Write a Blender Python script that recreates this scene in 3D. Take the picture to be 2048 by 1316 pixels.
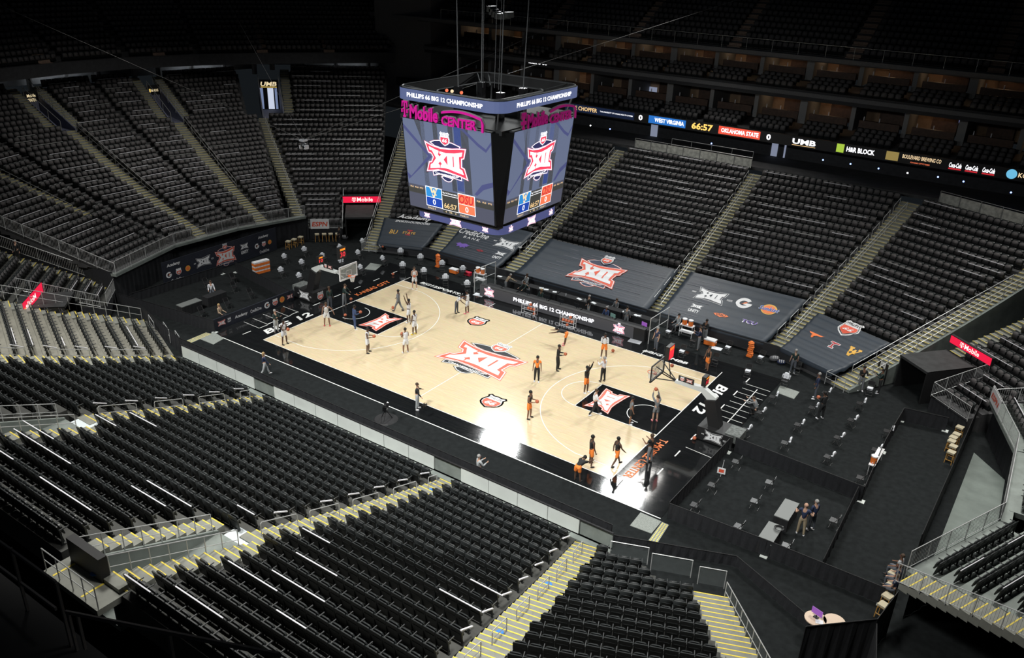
import bpy, bmesh, math, random
import numpy as np
from mathutils import Vector, Matrix
random.seed(7)
for _o in list(bpy.data.objects): bpy.data.objects.remove(_o)
SC = bpy.context.scene
COL = SC.collection
# ---------------------------------------------------------------- camera
CAM = np.array([31.2709, -43.4419, 26.9514]); YAW, PITCH, ROLL, FPX = -0.588916, 0.430959, 0.0377037, 1688.50
_fw = np.array([math.sin(YAW)*math.cos(PITCH), math.cos(YAW)*math.cos(PITCH), -math.sin(PITCH)])
_rt = np.array([math.cos(YAW), -math.sin(YAW), 0.]); _up = np.cross(_rt, _fw)
_r2 = math.cos(ROLL)*_rt + math.sin(ROLL)*_up; _u2 = -math.sin(ROLL)*_rt + math.cos(ROLL)*_up
RM = np.array([_r2, -_u2, _fw])
cd = bpy.data.cameras.new('camera'); cam = bpy.data.objects.new('camera', cd); COL.objects.link(cam)
cd.sensor_fit = 'HORIZONTAL'; cd.sensor_width = 36.0; cd.lens = FPX*36/2048; cd.clip_end = 400; cd.clip_start = .1
_m = Matrix.Identity(4)
for _i in range(3):
    _m[_i][0], _m[_i][1], _m[_i][2], _m[_i][3] = _r2[_i], _u2[_i], -_fw[_i], CAM[_i]
cam.matrix_world = _m
SC.camera = cam
# ---------------------------------------------------------------- world and lights
w = bpy.data.worlds.new('world'); SC.world = w; w.use_nodes = True
w.node_tree.nodes['Background'].inputs[0].default_value = (.55, .68, .8, 1)
w.node_tree.nodes['Background'].inputs[1].default_value = .012
SC.view_settings.view_transform = 'Standard'; SC.view_settings.look = 'None'
SC.view_settings.gamma = 1; SC.view_settings.use_curve_mapping = False
SC.view_settings.exposure = 0.0
def area(name, loc, target, sx, sy, watts, col=(1, 1, 1), spread=120):
    l = bpy.data.lights.new(name, 'AREA'); l.shape = 'RECTANGLE'; l.size = sx; l.size_y = sy
    l.energy = watts; l.color = col; l.spread = math.radians(spread)
    o = bpy.data.objects.new(name, l); COL.objects.link(o); o.location = loc
    o.rotation_euler = (Vector(target)-Vector(loc)).to_track_quat('-Z', 'Y').to_euler()
    return o
# sports lighting: banks along the catwalks on both long sides of the court, aimed at the floor
for _x in (-15.2, .6, 16.4):
    area('floodlight_far', (_x, 24.4, 25.4), (_x*.62, -2.0, 0), 4.0, 1.2, 1080, (.97, 1, .99), 84)
    area('floodlight_near', (_x, -25.5, 26.5), (_x*.66, 3.0, 0), 4.0, 1.2, 1000, (.97, 1, .99), 80)
# house lights over the seating bowl, dimmed
for _x, _y, _t, _e in ((0, 30, (0, 24, 3), 1400), (27, 24, (25, 17, 3), 1500), (-27, 26, (-34, 18, 3), 900),
                       (0, -27, (2, -22, 3), 2600), (20, -27, (19, -21, 3), 2600), (-20, -24, (-20, -19, 3), 2300), (30, 0, (33, 0, 3), 2000), (-34, 2, (-42, 2, 4), 700)):
    area('house_light', (_x, _y, 27), _t, 4, 4, _e, (1, .98, .93), 95)
# ---------------------------------------------------------------- pixel helpers (photo 2048 x 1316 -> rays)
def ray(u, v): return RM.T @ np.array([(u-1024)/FPX, (v-658)/FPX, 1.])
def Z(u, v, z=0.):
    d = ray(u, v); return CAM + d*((z-CAM[2])/d[2])
def PY(u, v, y):
    d = ray(u, v); return CAM + d*((y-CAM[1])/d[1])
def PX(u, v, x):
    d = ray(u, v); return CAM + d*((x-CAM[0])/d[0])
def PL(u, v, p, n):
    d = ray(u, v); n = np.array(n, float); return CAM + d*(((np.array(p, float)-CAM) @ n)/(d @ n))
def proj(P):
    d = RM @ (np.array(P, float)-CAM); return 1024+FPX*d[0]/d[2], 658+FPX*d[1]/d[2], d[2]
def inframe(P, m=20):
    x, y, z = proj(P); return z > 0 and -m < x < 2048+m and -m < y < 1316+m
# ---------------------------------------------------------------- materials
MATS = {}
def mat(name, col, rough=.6, metal=0., emit=0., noise=0., scale=8., bump=0., spec=.5, alpha=1., coat=0., trans=0.):
    if name in MATS: return MATS[name]
    m = bpy.data.materials.new(name); m.use_nodes = True; nt = m.node_tree; b = nt.nodes['Principled BSDF']
    b.inputs['Base Color'].default_value = (*col, 1); b.inputs['Roughness'].default_value = rough
    b.inputs['Metallic'].default_value = metal; b.inputs['Specular IOR Level'].default_value = spec
    if coat: b.inputs['Coat Weight'].default_value = coat; b.inputs['Coat Roughness'].default_value = .1
    if trans: b.inputs['Transmission Weight'].default_value = trans; b.inputs['IOR'].default_value = 1.05
    if alpha < 1: b.inputs['Alpha'].default_value = alpha
    if emit:
        b.inputs['Emission Color'].default_value = (*col, 1); b.inputs['Emission Strength'].default_value = emit
        b.inputs['Base Color'].default_value = (*[c*.2 for c in col], 1)
    if noise or bump:
        tc = nt.nodes.new('ShaderNodeTexCoord'); n = nt.nodes.new('ShaderNodeTexNoise')
        n.inputs['Scale'].default_value = scale; n.inputs['Detail'].default_value = 4
        nt.links.new(tc.outputs['Object'], n.inputs['Vector'])
        if noise:
            r = nt.nodes.new('ShaderNodeValToRGB'); r.color_ramp.elements[0].position = .3; r.color_ramp.elements[1].position = .7
            r.color_ramp.elements[0].color = (*[c*(1-noise) for c in col], 1); r.color_ramp.elements[1].color = (*[min(1, c*(1+noise)) for c in col], 1)
            nt.links.new(n.outputs['Fac'], r.inputs['Fac']); nt.links.new(r.outputs['Color'], b.inputs['Base Color'])
        if bump:
            bp = nt.nodes.new('ShaderNodeBump'); bp.inputs['Strength'].default_value = bump; bp.inputs['Distance'].default_value = .02
            nt.links.new(n.outputs['Fac'], bp.inputs['Height']); nt.links.new(bp.outputs['Normal'], b.inputs['Normal'])
    MATS[name] = m; return m
def plank_mat(name, c1, c2, cm, rough, width, length, rvar=.0, bump=0., spec=.5):
    m = bpy.data.materials.new(name); m.use_nodes = True; nt = m.node_tree; b = nt.nodes['Principled BSDF']; L = nt.links.new
    tc = nt.nodes.new('ShaderNodeTexCoord'); br = nt.nodes.new('ShaderNodeTexBrick')
    br.offset = .37; br.offset_frequency = 2
    br.inputs['Scale'].default_value = 1; br.inputs['Brick Width'].default_value = length; br.inputs['Row Height'].default_value = width
    br.inputs['Mortar Size'].default_value = .004; br.inputs['Mortar Smooth'].default_value = .3
    br.inputs['Color1'].default_value = (*c1, 1); br.inputs['Color2'].default_value = (*c2, 1); br.inputs['Mortar'].default_value = (*cm, 1)
    L(tc.outputs['Object'], br.inputs['Vector'])
    mp = nt.nodes.new('ShaderNodeMapping'); mp.inputs['Scale'].default_value = (.6, 9, 1); L(tc.outputs['Object'], mp.inputs['Vector'])
    n = nt.nodes.new('ShaderNodeTexNoise'); n.inputs['Scale'].default_value = 3; n.inputs['Detail'].default_value = 5; L(mp.outputs['Vector'], n.inputs['Vector'])
    mx = nt.nodes.new('ShaderNodeMix'); mx.data_type = 'RGBA'; mx.blend_type = 'MULTIPLY'; mx.inputs['Factor'].default_value = .35
    L(br.outputs['Color'], mx.inputs['A']); L(n.outputs['Color'], mx.inputs['B'])
    hs = nt.nodes.new('ShaderNodeBrightContrast'); hs.inputs['Bright'].default_value = 0
    L(mx.outputs['Result'], b.inputs['Base Color'])
    b.inputs['Specular IOR Level'].default_value = spec
    ma = nt.nodes.new('ShaderNodeMapRange'); ma.inputs['To Min'].default_value = rough-rvar; ma.inputs['To Max'].default_value = rough+rvar
    ma.inputs['From Min'].default_value = .3; ma.inputs['From Max'].default_value = .7
    L(n.outputs['Fac'], ma.inputs['Value']); L(ma.outputs['Result'], b.inputs['Roughness'])
    if bump:
        n2 = nt.nodes.new('ShaderNodeTexNoise'); n2.inputs['Scale'].default_value = 1.0; n2.inputs['Detail'].default_value = 3
        mp2 = nt.nodes.new('ShaderNodeMapping'); mp2.inputs['Scale'].default_value = (.5, 7, 1); L(tc.outputs['Object'], mp2.inputs['Vector']); L(mp2.outputs['Vector'], n2.inputs['Vector'])
        bp = nt.nodes.new('ShaderNodeBump'); bp.inputs['Strength'].default_value = bump; bp.inputs['Distance'].default_value = .01
        L(n2.outputs['Fac'], bp.inputs['Height']); L(bp.outputs['Normal'], b.inputs['Normal'])
    MATS[name] = m; return m
plank_mat('maple', (.82, .67, .44), (.76, .61, .39), (.64, .50, .31), .15, .06, 1.2, .03, .03)
plank_mat('black_stain', (.013, .014, .015), (.009, .010, .011), (.004, .004, .004), .075, .06, 1.2, .03, .07)
mat('carpet', (.0105, .0125, .013), .95, noise=.25, scale=3, bump=.2, spec=.15)
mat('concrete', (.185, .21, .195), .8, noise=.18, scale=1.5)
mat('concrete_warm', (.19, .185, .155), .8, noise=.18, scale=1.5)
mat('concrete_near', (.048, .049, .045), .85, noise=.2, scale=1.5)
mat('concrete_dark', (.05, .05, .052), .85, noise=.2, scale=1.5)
mat('step_grey', (.205, .21, .185), .8, noise=.15, scale=2)
mat('yellow_paint', (.72, .56, .07), .6, noise=.1)
mat('seat_black', (.0145, .0172, .018), .45, noise=.2, scale=3)
mat('seat_pan', (.082, .076, .077), .75, noise=.15, scale=5)
mat('arm_grey', (.055, .058, .06), .45)
mat('steel', (.50, .51, .51), .4, metal=.25)
mat('rail_grey', (.40, .41, .40), .45, metal=.3)
mat('white_bar', (.68, .68, .72), .5)
mat('white_panel', (.62, .66, .63), .5, noise=.06, scale=1)
mat('black', (.008, .008, .009), .6)
mat('black_gloss', (.008, .008, .009), .25)
mat('drape', (.011, .012, .015), .85, noise=.2, scale=6)
mat('drape_navy', (.013, .015, .022), .85, noise=.2, scale=6)
mat('dark_wall', (.02, .021, .024), .8, noise=.15, scale=1)
mat('glass', (.7, .8, .8), .05, alpha=.03, spec=.2)
mat('white', (.75, .75, .76), .6); mat('white_cloth', (.72, .74, .78), .85, noise=.06, scale=9)
mat('red_print', (.72, .10, .05), .5); mat('orange_print', (.85, .20, .05), .5); mat('navy_print', (.02, .03, .07), .5)
mat('dark_print', (.012, .014, .018), .5, spec=.3); mat('black_print', (.009, .009, .01), .35)
mat('line_white', (.82, .82, .80), .3); mat('purple_print', (.17, .09, .42), .5); mat('gold_print', (.75, .42, .07), .5); mat('crimson_print', (.45, .03, .04), .5)
mat('ball', (.50, .13, .06), .6, noise=.15, scale=20); mat('ball_line', (.02, .015, .012), .7)
mat('orange', (.85, .20, .03), .55); mat('red_plastic', (.55, .02, .05), .5)
mat('wood_leg', (.50, .27, .07), .5, noise=.15); mat('tan_pad', (.45, .40, .28), .7)
def emat(n, c, s): return mat(n, c, .5, emit=s)
# ---------------------------------------------------------------- mesh builder
class MB:
    def __init__(s): s.v = []; s.f = []; s.m = []
    def add(s, vs, fs, m=0):
        o = len(s.v); s.v.extend([tuple(map(float, p)) for p in vs]); s.f.extend([tuple(i+o for i in f) for f in fs]); s.m.extend([m]*len(fs)); return s
    def hexa(s, p, m=0):  # 8 corners: bottom 4 ccw, top 4 ccw
        return s.add(p, [(3, 2, 1, 0), (4, 5, 6, 7), (0, 1, 5, 4), (1, 2, 6, 5), (2, 3, 7, 6), (3, 0, 4, 7)], m)
    def box(s, c, d, m=0, rz=0.):
        x, y, z = d[0]/2, d[1]/2, d[2]/2; ca, sa = math.cos(rz), math.sin(rz)
        q = [(-x, -y, -z), (x, -y, -z), (x, y, -z), (-x, y, -z), (-x, -y, z), (x, -y, z), (x, y, z), (-x, y, z)]
        return s.hexa([(c[0]+a*ca-b*sa, c[1]+a*sa+b*ca, c[2]+e) for a, b, e in q], m)
    def beam(s, p0, p1, w, h, m=0, up=(0, 0, 1)):
        p0, p1 = Vector(p0), Vector(p1); d = (p1-p0).normalized(); u = Vector(up)
        sd = d.cross(u)
        if sd.length < 1e-4: sd = d.cross(Vector((1, 0, 0)))
        sd.normalize(); u2 = sd.cross(d); a = sd*w/2; b = u2*h/2
        return s.hexa([p0-a-b, p0+a-b, p1+a-b, p1-a-b, p0-a+b, p0+a+b, p1+a+b, p1-a+b], m)
    def tube(s, p0, p1, r, m=0, n=6, r1=None, caps=True):
        p0, p1 = Vector(p0), Vector(p1); d = p1-p0
        if d.length < 1e-6: return s
        d.normalize(); a = d.orthogonal().normalized(); b = d.cross(a); r1 = r if r1 is None else r1
        vs = []
        for p, q in ((p0, r), (p1, r1)):
            for i in range(n):
                t = 2*math.pi*i/n; vs.append(p+a*(q*math.cos(t))+b*(q*math.sin(t)))
        fs = [(i, (i+1) % n, n+(i+1) % n, n+i) for i in range(n)]
        if caps: fs += [tuple(range(n-1, -1, -1)), tuple(range(n, 2*n))]
        return s.add(vs, fs, m)
    def path(s, pts, r, m=0, n=5):
        for a, b in zip(pts, pts[1:]): s.tube(a, b, r, m, n)
        return s
    def lathe(s, c, prof, m=0, n=12):  # prof: list of (r, z)
        o = []
        for r, z in prof:
            for i in range(n):
                t = 2*math.pi*i/n; o.append((c[0]+r*math.cos(t), c[1]+r*math.sin(t), c[2]+z))
        k = len(prof); fs = [(j*n+i, j*n+(i+1) % n, (j+1)*n+(i+1) % n, (j+1)*n+i) for j in range(k-1) for i in range(n)]
        fs += [tuple(range(n-1, -1, -1)), tuple(range((k-1)*n, k*n))]
        return s.add(o, fs, m)
    def sphere(s, c, r, m=0, n=10, sc=(1, 1, 1)):
        k = max(4, n//2+1); o = []; fs = []
        for j in range(1, k):
            ph = math.pi*j/k
            for i in range(n):
                t = 2*math.pi*i/n; o.append((c[0]+sc[0]*r*math.sin(ph)*math.cos(t), c[1]+sc[1]*r*math.sin(ph)*math.sin(t), c[2]+sc[2]*r*math.cos(ph)))
        o.append((c[0], c[1], c[2]+sc[2]*r)); o.append((c[0], c[1], c[2]-sc[2]*r)); T = len(o)-2; B = T+1
        for j in range(k-2):
            for i in range(n): fs.append((j*n+i, (j+1)*n+i, (j+1)*n+(i+1) % n, j*n+(i+1) % n))
        for i in range(n): fs.append((T, i, (i+1) % n)); fs.append((B, (k-2)*n+(i+1) % n, (k-2)*n+i))
        return s.add(o, fs, m)
    def prism(s, poly, fn, t0, t1, m=0):  # poly in 2D, fn(x, y, t) -> 3D
        n = len(poly); vs = [fn(x, y, t0) for x, y in poly]+[fn(x, y, t1) for x, y in poly]
        return s.add(vs, [tuple(range(n-1, -1, -1)), tuple(range(n, 2*n))]+[(i, (i+1) % n, n+(i+1) % n, n+i) for i in range(n)], m)
    def mesh(s, name, mats, smooth=False, inv=None):
        me = bpy.data.meshes.new(name); v = s.v
        if inv is not None: v = [tuple(inv @ Vector(p)) for p in v]
        me.from_pydata(v, [], s.f)
        for q in (mats if isinstance(mats, (list, tuple)) else [mats]): me.materials.append(MATS[q] if isinstance(q, str) else q)
        if any(s.m): me.polygons.foreach_set('material_index', s.m)
        if smooth: me.polygons.foreach_set('use_smooth', [True]*len(s.f))
        me.update(); return me
    def build(s, name, mats, parent=None, world=False, smooth=False, label=None):
        inv = None
        if parent is not None and world: inv = WM(parent).inverted()
        o = bpy.data.objects.new(name, s.mesh(name, mats, smooth, inv)); COL.objects.link(o)
        if parent is not None: o.parent = parent
        if label: o['label'] = label
        return o
def WM(o):
    m = Matrix.Translation(o.location) @ o.rotation_euler.to_matrix().to_4x4()
    return WM(o.parent) @ m if o.parent else m
def tag(o, label, cat, group=None, kind=None):
    if label: o['label'] = label
    if cat: o['category'] = cat
    if group: o['group'] = group
    if kind: o['kind'] = kind
    return o
def thing(name, label, cat, loc=(0, 0, 0), rz=0., group=None):
    o = bpy.data.objects.new(name, None); COL.objects.link(o); o.empty_display_size = .1
    o.location = tuple(map(float, loc)); o.rotation_euler = (0, 0, rz); return tag(o, label, cat, group)
def struct(o): o['kind'] = 'structure'; return o
CH = {}
def kids(o): return [c for c in bpy.data.objects if c.parent == o]
def copy_tree(src, loc, rz, label=None, tree=None):
    r = src.copy(); COL.objects.link(r); r.location = tuple(map(float, loc)); r.rotation_euler = (0, 0, rz)
    if label: r['label'] = label
    def rec(node, par):
        for ob, sub in node:
            c = ob.copy(); COL.objects.link(c); c.parent = par; rec(sub, c)
    rec(tree, r); return r
def tree_of(o): return [(c, tree_of(c)) for c in kids(o)]
ORD = ['first', 'second', 'third', 'fourth', 'fifth', 'sixth', 'seventh', 'eighth', 'ninth', 'tenth', 'eleventh', 'twelfth', 'thirteenth', 'fourteenth', 'fifteenth', 'sixteenth', 'seventeenth', 'eighteenth', 'nineteenth', 'twentieth']
def ordw(i):
    if i < 20: return ORD[i]
    t = {2: 'twenty', 3: 'thirty', 4: 'forty', 5: 'fifty', 6: 'sixty'}[(i+1)//10]
    return (t[:-1]+'ieth') if (i+1) % 10 == 0 else t+'-'+ORD[i % 10]
# ---------------------------------------------------------------- flat print: lettering and emblems
TXT = {}
def prep_text(strings):
    tmp = []
    for st, bold, shear in strings:
        c = bpy.data.curves.new('t', 'FONT'); c.body = st; c.size = 1; c.offset = bold; c.shear = shear; c.resolution_u = 2
        o = bpy.data.objects.new('t', c); COL.objects.link(o); tmp.append((st, bold, shear, o, c))
    dg = bpy.context.evaluated_depsgraph_get()
    for st, bold, shear, o, c in tmp:
        me = bpy.data.meshes.new_from_object(o.evaluated_get(dg))
        v = np.array([p.co[:2] for p in me.vertices]); f = [tuple(p.vertices) for p in me.polygons]
        lo, hi = v.min(0), v.max(0); TXT[(st, bold, shear)] = ((v-lo)/(hi-lo), f, (hi-lo)[0]/(hi-lo)[1])
        bpy.data.meshes.remove(me); bpy.data.objects.remove(o); bpy.data.curves.remove(c)
def inset(poly, d):
    P = np.array(poly, float); n = len(P); A = sum(P[i][0]*P[(i+1) % n][1]-P[(i+1) % n][0]*P[i][1] for i in range(n)); sg = 1 if A > 0 else -1
    out = []
    for i in range(n):
        e0 = P[i]-P[i-1]; e1 = P[(i+1) % n]-P[i]; e0 /= np.hypot(*e0)+1e-9; e1 /= np.hypot(*e1)+1e-9
        n0 = sg*np.array([-e0[1], e0[0]]); n1 = sg*np.array([-e1[1], e1[0]]); b = n0+n1; l = b @ b
        out.append(P[i]+b*(2*d/max(l, .35)))
    return out
class Art:
    def __init__(s): s.items = []   # (verts2d, faces, material, layer)
    def poly(s, pts, m, L=0): s.items.append((np.array(pts, float), [tuple(range(len(pts)))], m, L)); return s
    def rect(s, x0, y0, x1, y1, m, L=0): return s.poly([(x0, y0), (x1, y0), (x1, y1), (x0, y1)], m, L)
    def text(s, st, cx, cy, w, h, m, L=0, bold=.012, shear=0., arch=0.):
        v, f, asp = TXT[(st, bold, shear)]
        if h is None: h = w/asp
        if w is None: w = h*asp
        q = (v-.5)*np.array([w, h])+np.array([cx, cy])
        if arch: q[:, 1] += arch*((v[:, 0]-.5)**2)*4
        s.items.append((q, f, m, L)); return s
    def disc(s, cx, cy, r, m, L=0, ry=None, n=24): return s.poly([(cx+r*math.cos(2*math.pi*i/n), cy+(ry or r)*math.sin(2*math.pi*i/n)) for i in range(n)], m, L)
    def put(s, a, cx, cy, k, L=0, rot=0.):
        c, sn = math.cos(rot), math.sin(rot); R = np.array([[c, sn], [-sn, c]])
        for v, f, m, l in a.items: s.items.append(((v*k) @ R+np.array([cx, cy]), f, m, l+L))
        return s
    def place(s, name, fn, parent=None, world=True, cuts=None, label=None, dl=.004):
        mats = []; mb = MB()
        for v, f, m, l in sorted(s.items, key=lambda t: t[3]):
            if m not in mats: mats.append(m)
            if cuts is None: mb.add([fn(x, y, dl*(l+1)) for x, y in v], f, mats.index(m))
            else:
                bm = bmesh.new(); vv = [bm.verts.new((x, y, 0)) for x, y in v]
                for q in f:
                    try: bm.faces.new([vv[i] for i in q])
                    except ValueError: pass
                for cy in cuts:
                    if v[:, 1].min() < cy < v[:, 1].max():
                        bmesh.ops.bisect_plane(bm, geom=bm.verts[:]+bm.edges[:]+bm.faces[:], plane_co=(0, cy, 0), plane_no=(0, 1, 0))
                bm.verts.index_update()
                mb.add([fn(p.co.x, p.co.y, dl*(l+1)) for p in bm.verts], [tuple(p.index for p in q.verts) for q in bm.faces], mats.index(m)); bm.free()
        return mb.build(name, mats, parent, world=world, label=label)
XO = [(-.500,.307),(-.312,.251),(-.113,.226),(.084,.238),(.276,.273),(.487,.295),(.429,.092),(.377,.075),(.367,-.060),(.430,-.081),(.500,-.307),(.320,-.268),(.150,-.248),(-.023,-.227),(-.201,-.223),(-.350,-.259),(-.494,-.290),(-.419,-.079),(-.361,-.066),(-.317,.021),(-.349,.072),(-.422,.084)]
XG = [(-.393,.213),(-.236,.171),(-.141,.153),(.007,.142),(.206,.167),(.394,.215),(.371,.135),(.306,.116),(.305,-.102),(.366,-.124),(.398,-.207),(.223,-.183),(.050,-.152),(-.038,-.150),(-.141,-.158),(-.276,-.184),(-.391,-.208),(-.373,-.127),(-.328,-.108),(-.234,.010),(-.323,.146),(-.372,.141)]
XH = [[(-.056,.009),(.029,.102),(.031,-.087)],[(.158,.104),(.187,.103),(.181,-.097),(.158,-.099)],[(-.152,.049),(-.188,.097),(-.170,.112),(-.157,.165),(-.140,.162),(-.148,.113),(-.101,.099)],[(-.101,-.086),(-.143,-.036),(-.190,-.090),(-.159,-.107),(-.150,-.157),(-.137,-.155),(-.137,-.106)]]
XK = [[(-.337,.294),(-.244,.332),(-.136,.348),(.149,.341),(.329,.299),(.309,.266),(.080,.243),(-.117,.232),(-.249,.248)],[(-.329,-.267),(-.184,-.226),(-.015,-.237),(.154,-.253),(.327,-.263),(.331,-.321),(.165,-.306),(-.007,-.286),(-.171,-.280),(-.320,-.325)],[(-.125,-.339),(-.061,-.384),(.009,-.399),(.070,-.386),(.117,-.336),(-.006,-.324),(-.085,-.316)]]
SHIELD = [(0, -.5), (.16, -.41), (.30, -.33), (.42, -.2), (.46, -.02), (.42, .14), (.36, .26), (.43, .38), (.32, .5), (.16, .43), (0, .47), (-.16, .43), (-.32, .5), (-.43, .38), (-.36, .26), (-.42, .14), (-.46, -.02), (-.42, -.2), (-.30, -.33), (-.16, -.41)]
def shield(white='white', red='red_print', blk='black_print', small=False):
    a = Art(); a.poly(SHIELD, white, 0)
    if not small: a.poly(inset(SHIELD, .05), blk, 1); a.poly(inset(SHIELD, .075), white, 2)
    a.poly([(-.33, .12), (.33, .12), (.36, -.04), (.31, -.2), (.2, -.3), (0, -.4), (-.2, -.3), (-.31, -.2), (-.36, -.04)], red, 3)
    a.text('66', 0, -.10, .42, .27, white, 4, .03, .2)
    if not small: a.text('PHILLIPS', 0, .25, .5, .13, blk, 4, .012, 0.)
    return a
def xii(red='red_print', white='white', dark='navy_print', full=True, rim=None):
    a = Art(); rim = rim or red
    if full:
        for q in XK: a.poly(inset(q, -.020), rim, 0); a.poly(inset(q, -.012), white, 1); a.poly(q, dark, 2)
        a.text('CHAMPIONSHIP', 0, -.287, .56, .036, white, 4, .02, .15, arch=.014)
    a.poly(XO, rim, 3); a.poly(inset(XO, .009), white, 4); a.poly(inset(XO, .023), red, 5); a.poly(XG, white, 6)
    for q in XH: a.poly(q, red, 7)
    if full: a.put(shield(white, red, dark), 0, .40, .26, 8)
    return a
def xii_mono(fg='white', bg='dark_print', words=True):
    a = Art(); a.poly(XO, fg, 0); a.poly(inset(XO, .014), bg, 1); a.poly(inset(XG, -.025), fg, 2)
    for q in XH: a.poly(q, bg, 3)
    if words: a.text('BIG', -.58, .02, .14, .07, fg, 0, .02, .15); a.rect(.52, .03, .70, .05, fg, 0); a.text('TWELVE', .62, -.02, .18, .05, fg, 0, .02, .15)
    return a
def unity(fg='white', bg='dark_print'):
    a = Art(); a.put(xii_mono(fg, bg, False), 0, .3, 1.0); a.text('UNITY', 0, -.28, .92, .34, fg, 0, .03, 0.); return a
def ring_poly(r0, r1, a0, a1, n=20, sy=1.):
    return [(r1*math.cos(a0+(a1-a0)*i/n), sy*r1*math.sin(a0+(a1-a0)*i/n)) for i in range(n+1)]+[(r0*math.cos(a1-(a1-a0)*i/n), sy*r0*math.sin(a1-(a1-a0)*i/n)) for i in range(n+1)]
def g_mark(fg='white', acc='orange_print'):
    a = Art(); a.poly(ring_poly(.27, .5, .75, 2*math.pi-.05, 24, .95), fg, 0); a.rect(.0, -.13, .5, .08, fg, 0); a.poly([(-.12, -.12), (.12, .02), (.2, .16), (.02, .1)], acc, 1); return a
def sun_mark():
    a = Art(); a.disc(0, 0, .5, 'gold_print', 0, .46); a.disc(0, -.02, .42, 'orange_print', 1, .38); a.text('Sunkist', 0, .03, 1.25, .42, 'white', 2, .05, .2); a.text('Sunkist', 0, .03, 1.2, .38, 'blue_print', 3, .025, .2); return a
mat('blue_print', (.03, .10, .42), .5)
def osu_mark(fg='orange_print', bg='dark_print'):
    a = Art(); a.poly([(-.5, .0), (-.3, .12), (-.1, .13), (0, .2), (.2, .13), (.3, .13), (.5, 0), (.3, -.12), (.1, -.13), (0, -.2), (-.2, -.13), (-.3, -.13)], fg, 0); a.text('OSU', 0, 0, .62, .2, bg, 1, .02, .15); return a
def longhorn(fg='orange_print'):
    return Art().poly([(-.5, .24), (-.44, .14), (-.28, .10), (-.14, .06), (0, .05), (.14, .06), (.28, .10), (.44, .14), (.5, .24), (.36, .05), (.2, .0), (.12, -.02), (.1, -.14), (.05, -.26), (0, -.3), (-.05, -.26), (-.1, -.14), (-.12, -.02), (-.2, 0), (-.36, .05)], fg, 0)
def wv_mark(fg='gold_print'):
    a = Art(); a.poly([(-.5, .5), (-.12, .5), (-.12, .36), (-.2, .36), (-.1, .08), (0, .36), (.12, .36), (.2, .08), (.3, .36), (.22, .36), (.22, .5), (.5, .5), (.5, .36), (.42, .36), (.24, -.14), (.36, -.14), (.36, -.26), (.18, -.26), (.08, -.5), (-.12, -.5), (-.22, -.26), (-.16, -.14), (-.08, -.3), (.02, -.3), (.08, -.14), (.0, -.06), (-.08, .06), (-.16, -.14), (-.28, -.06), (-.42, .36), (-.5, .36)], fg, 0); return a
def tt_mark():
    a = Art(); a.poly([(-.5, .5), (.5, .5), (.5, .2), (.14, .2), (.14, -.3), (.28, -.3), (.28, -.5), (-.28, -.5), (-.28, -.3), (-.14, -.3), (-.14, .2), (-.5, .2)], 'white', 0); a.poly([(-.44, .44), (.44, .44), (.44, .26), (.08, .26), (.08, -.36), (.22, -.36), (.22, -.44), (-.22, -.44), (-.22, -.36), (-.08, -.36), (-.08, .26), (-.44, .26)], 'crimson_print', 1); return a
def cat_mark(fg='purple_print'):
    return Art().poly([(-.5, .05), (-.3, .22), (-.1, .15), (.1, .25), (.3, .2), (.5, .12), (.36, .05), (.46, -.04), (.3, -.08), (.34, -.18), (.16, -.14), (.0, -.24), (-.1, -.12), (-.3, -.2), (-.3, -.05)], fg, 0)
def tmark(fg='white'):
    a = Art(); a.poly([(-.42, .5), (.42, .5), (.45, .12), (.36, .12), (.28, .38), (.1, .4), (.1, -.34), (.22, -.4), (.22, -.5), (-.22, -.5), (-.22, -.4), (-.1, -.34), (-.1, .4), (-.28, .38), (-.36, .12), (-.45, .12)], fg, 0)
    a.rect(-.5, -.22, -.28, .0, fg, 0); a.rect(.28, -.22, .5, .0, fg, 0); return a
STR = [('66', .03, .2), ('PHILLIPS', .012, 0.), ('CHAMPIONSHIP', .02, .15), ('BIG', .02, .15), ('TWELVE', .02, .15), ('UNITY', .03, 0.), ('Sunkist', .05, .2), ('Sunkist', .025, .2), ('OSU', .02, .15)]
for _s in ('66', '12', 'BIG 12', '#BIG12MBB', 'BIG12SPORTS', 'KANSAS CITY', 'T-MOBILE CENTER', 'PHILLIPS 66 BIG 12 CHAMPIONSHIP', 'Mobile', 'CENTER', 'WEST VIRGINIA', 'OKLAHOMA STATE', 'UMB', 'H&R BLOCK', 'BOULEVARD BREWING CO', "KANSAS CITY'S BEER", 'E CHOPPER', 'THE UNIVERSITY OF KANSAS HEALTH SYSTEM', 'ILLIPS 66', '0', '66:57', 'Academy', 'SPORTS+OUTDOORS', 'CreditOne', 'B A N K', 'BU', 'STATE', 'TCU', 'ESPN', 'PLR', 'FLS', 'PTS', 'FOULS: 0', '4', 'TOL', 'Big 12 Championship', 'Coca-Cola', 'KC', '30', '10', 'OSU', 'WARNING'):
    STR.append((_s, .012, 0.))
for _s in ('#BIG12MBB', 'BIG12SPORTS', 'Academy', 'SPORTS+OUTDOORS', 'ESPN', 'TCU', 'OSU', 'BIG 12', 'KC', 'Coca-Cola', 'UMB', '66:57'): STR.append((_s, .03, .18))
for _s in ('UMB', 'CENTER', 'Mobile', 'PHILLIPS 66 BIG 12 CHAMPIONSHIP', 'WEST VIRGINIA', 'OKLAHOMA STATE', '66:57', '0', 'H&R BLOCK'): STR.append((_s, .035, 0.))
prep_text(sorted(set(STR)))
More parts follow.
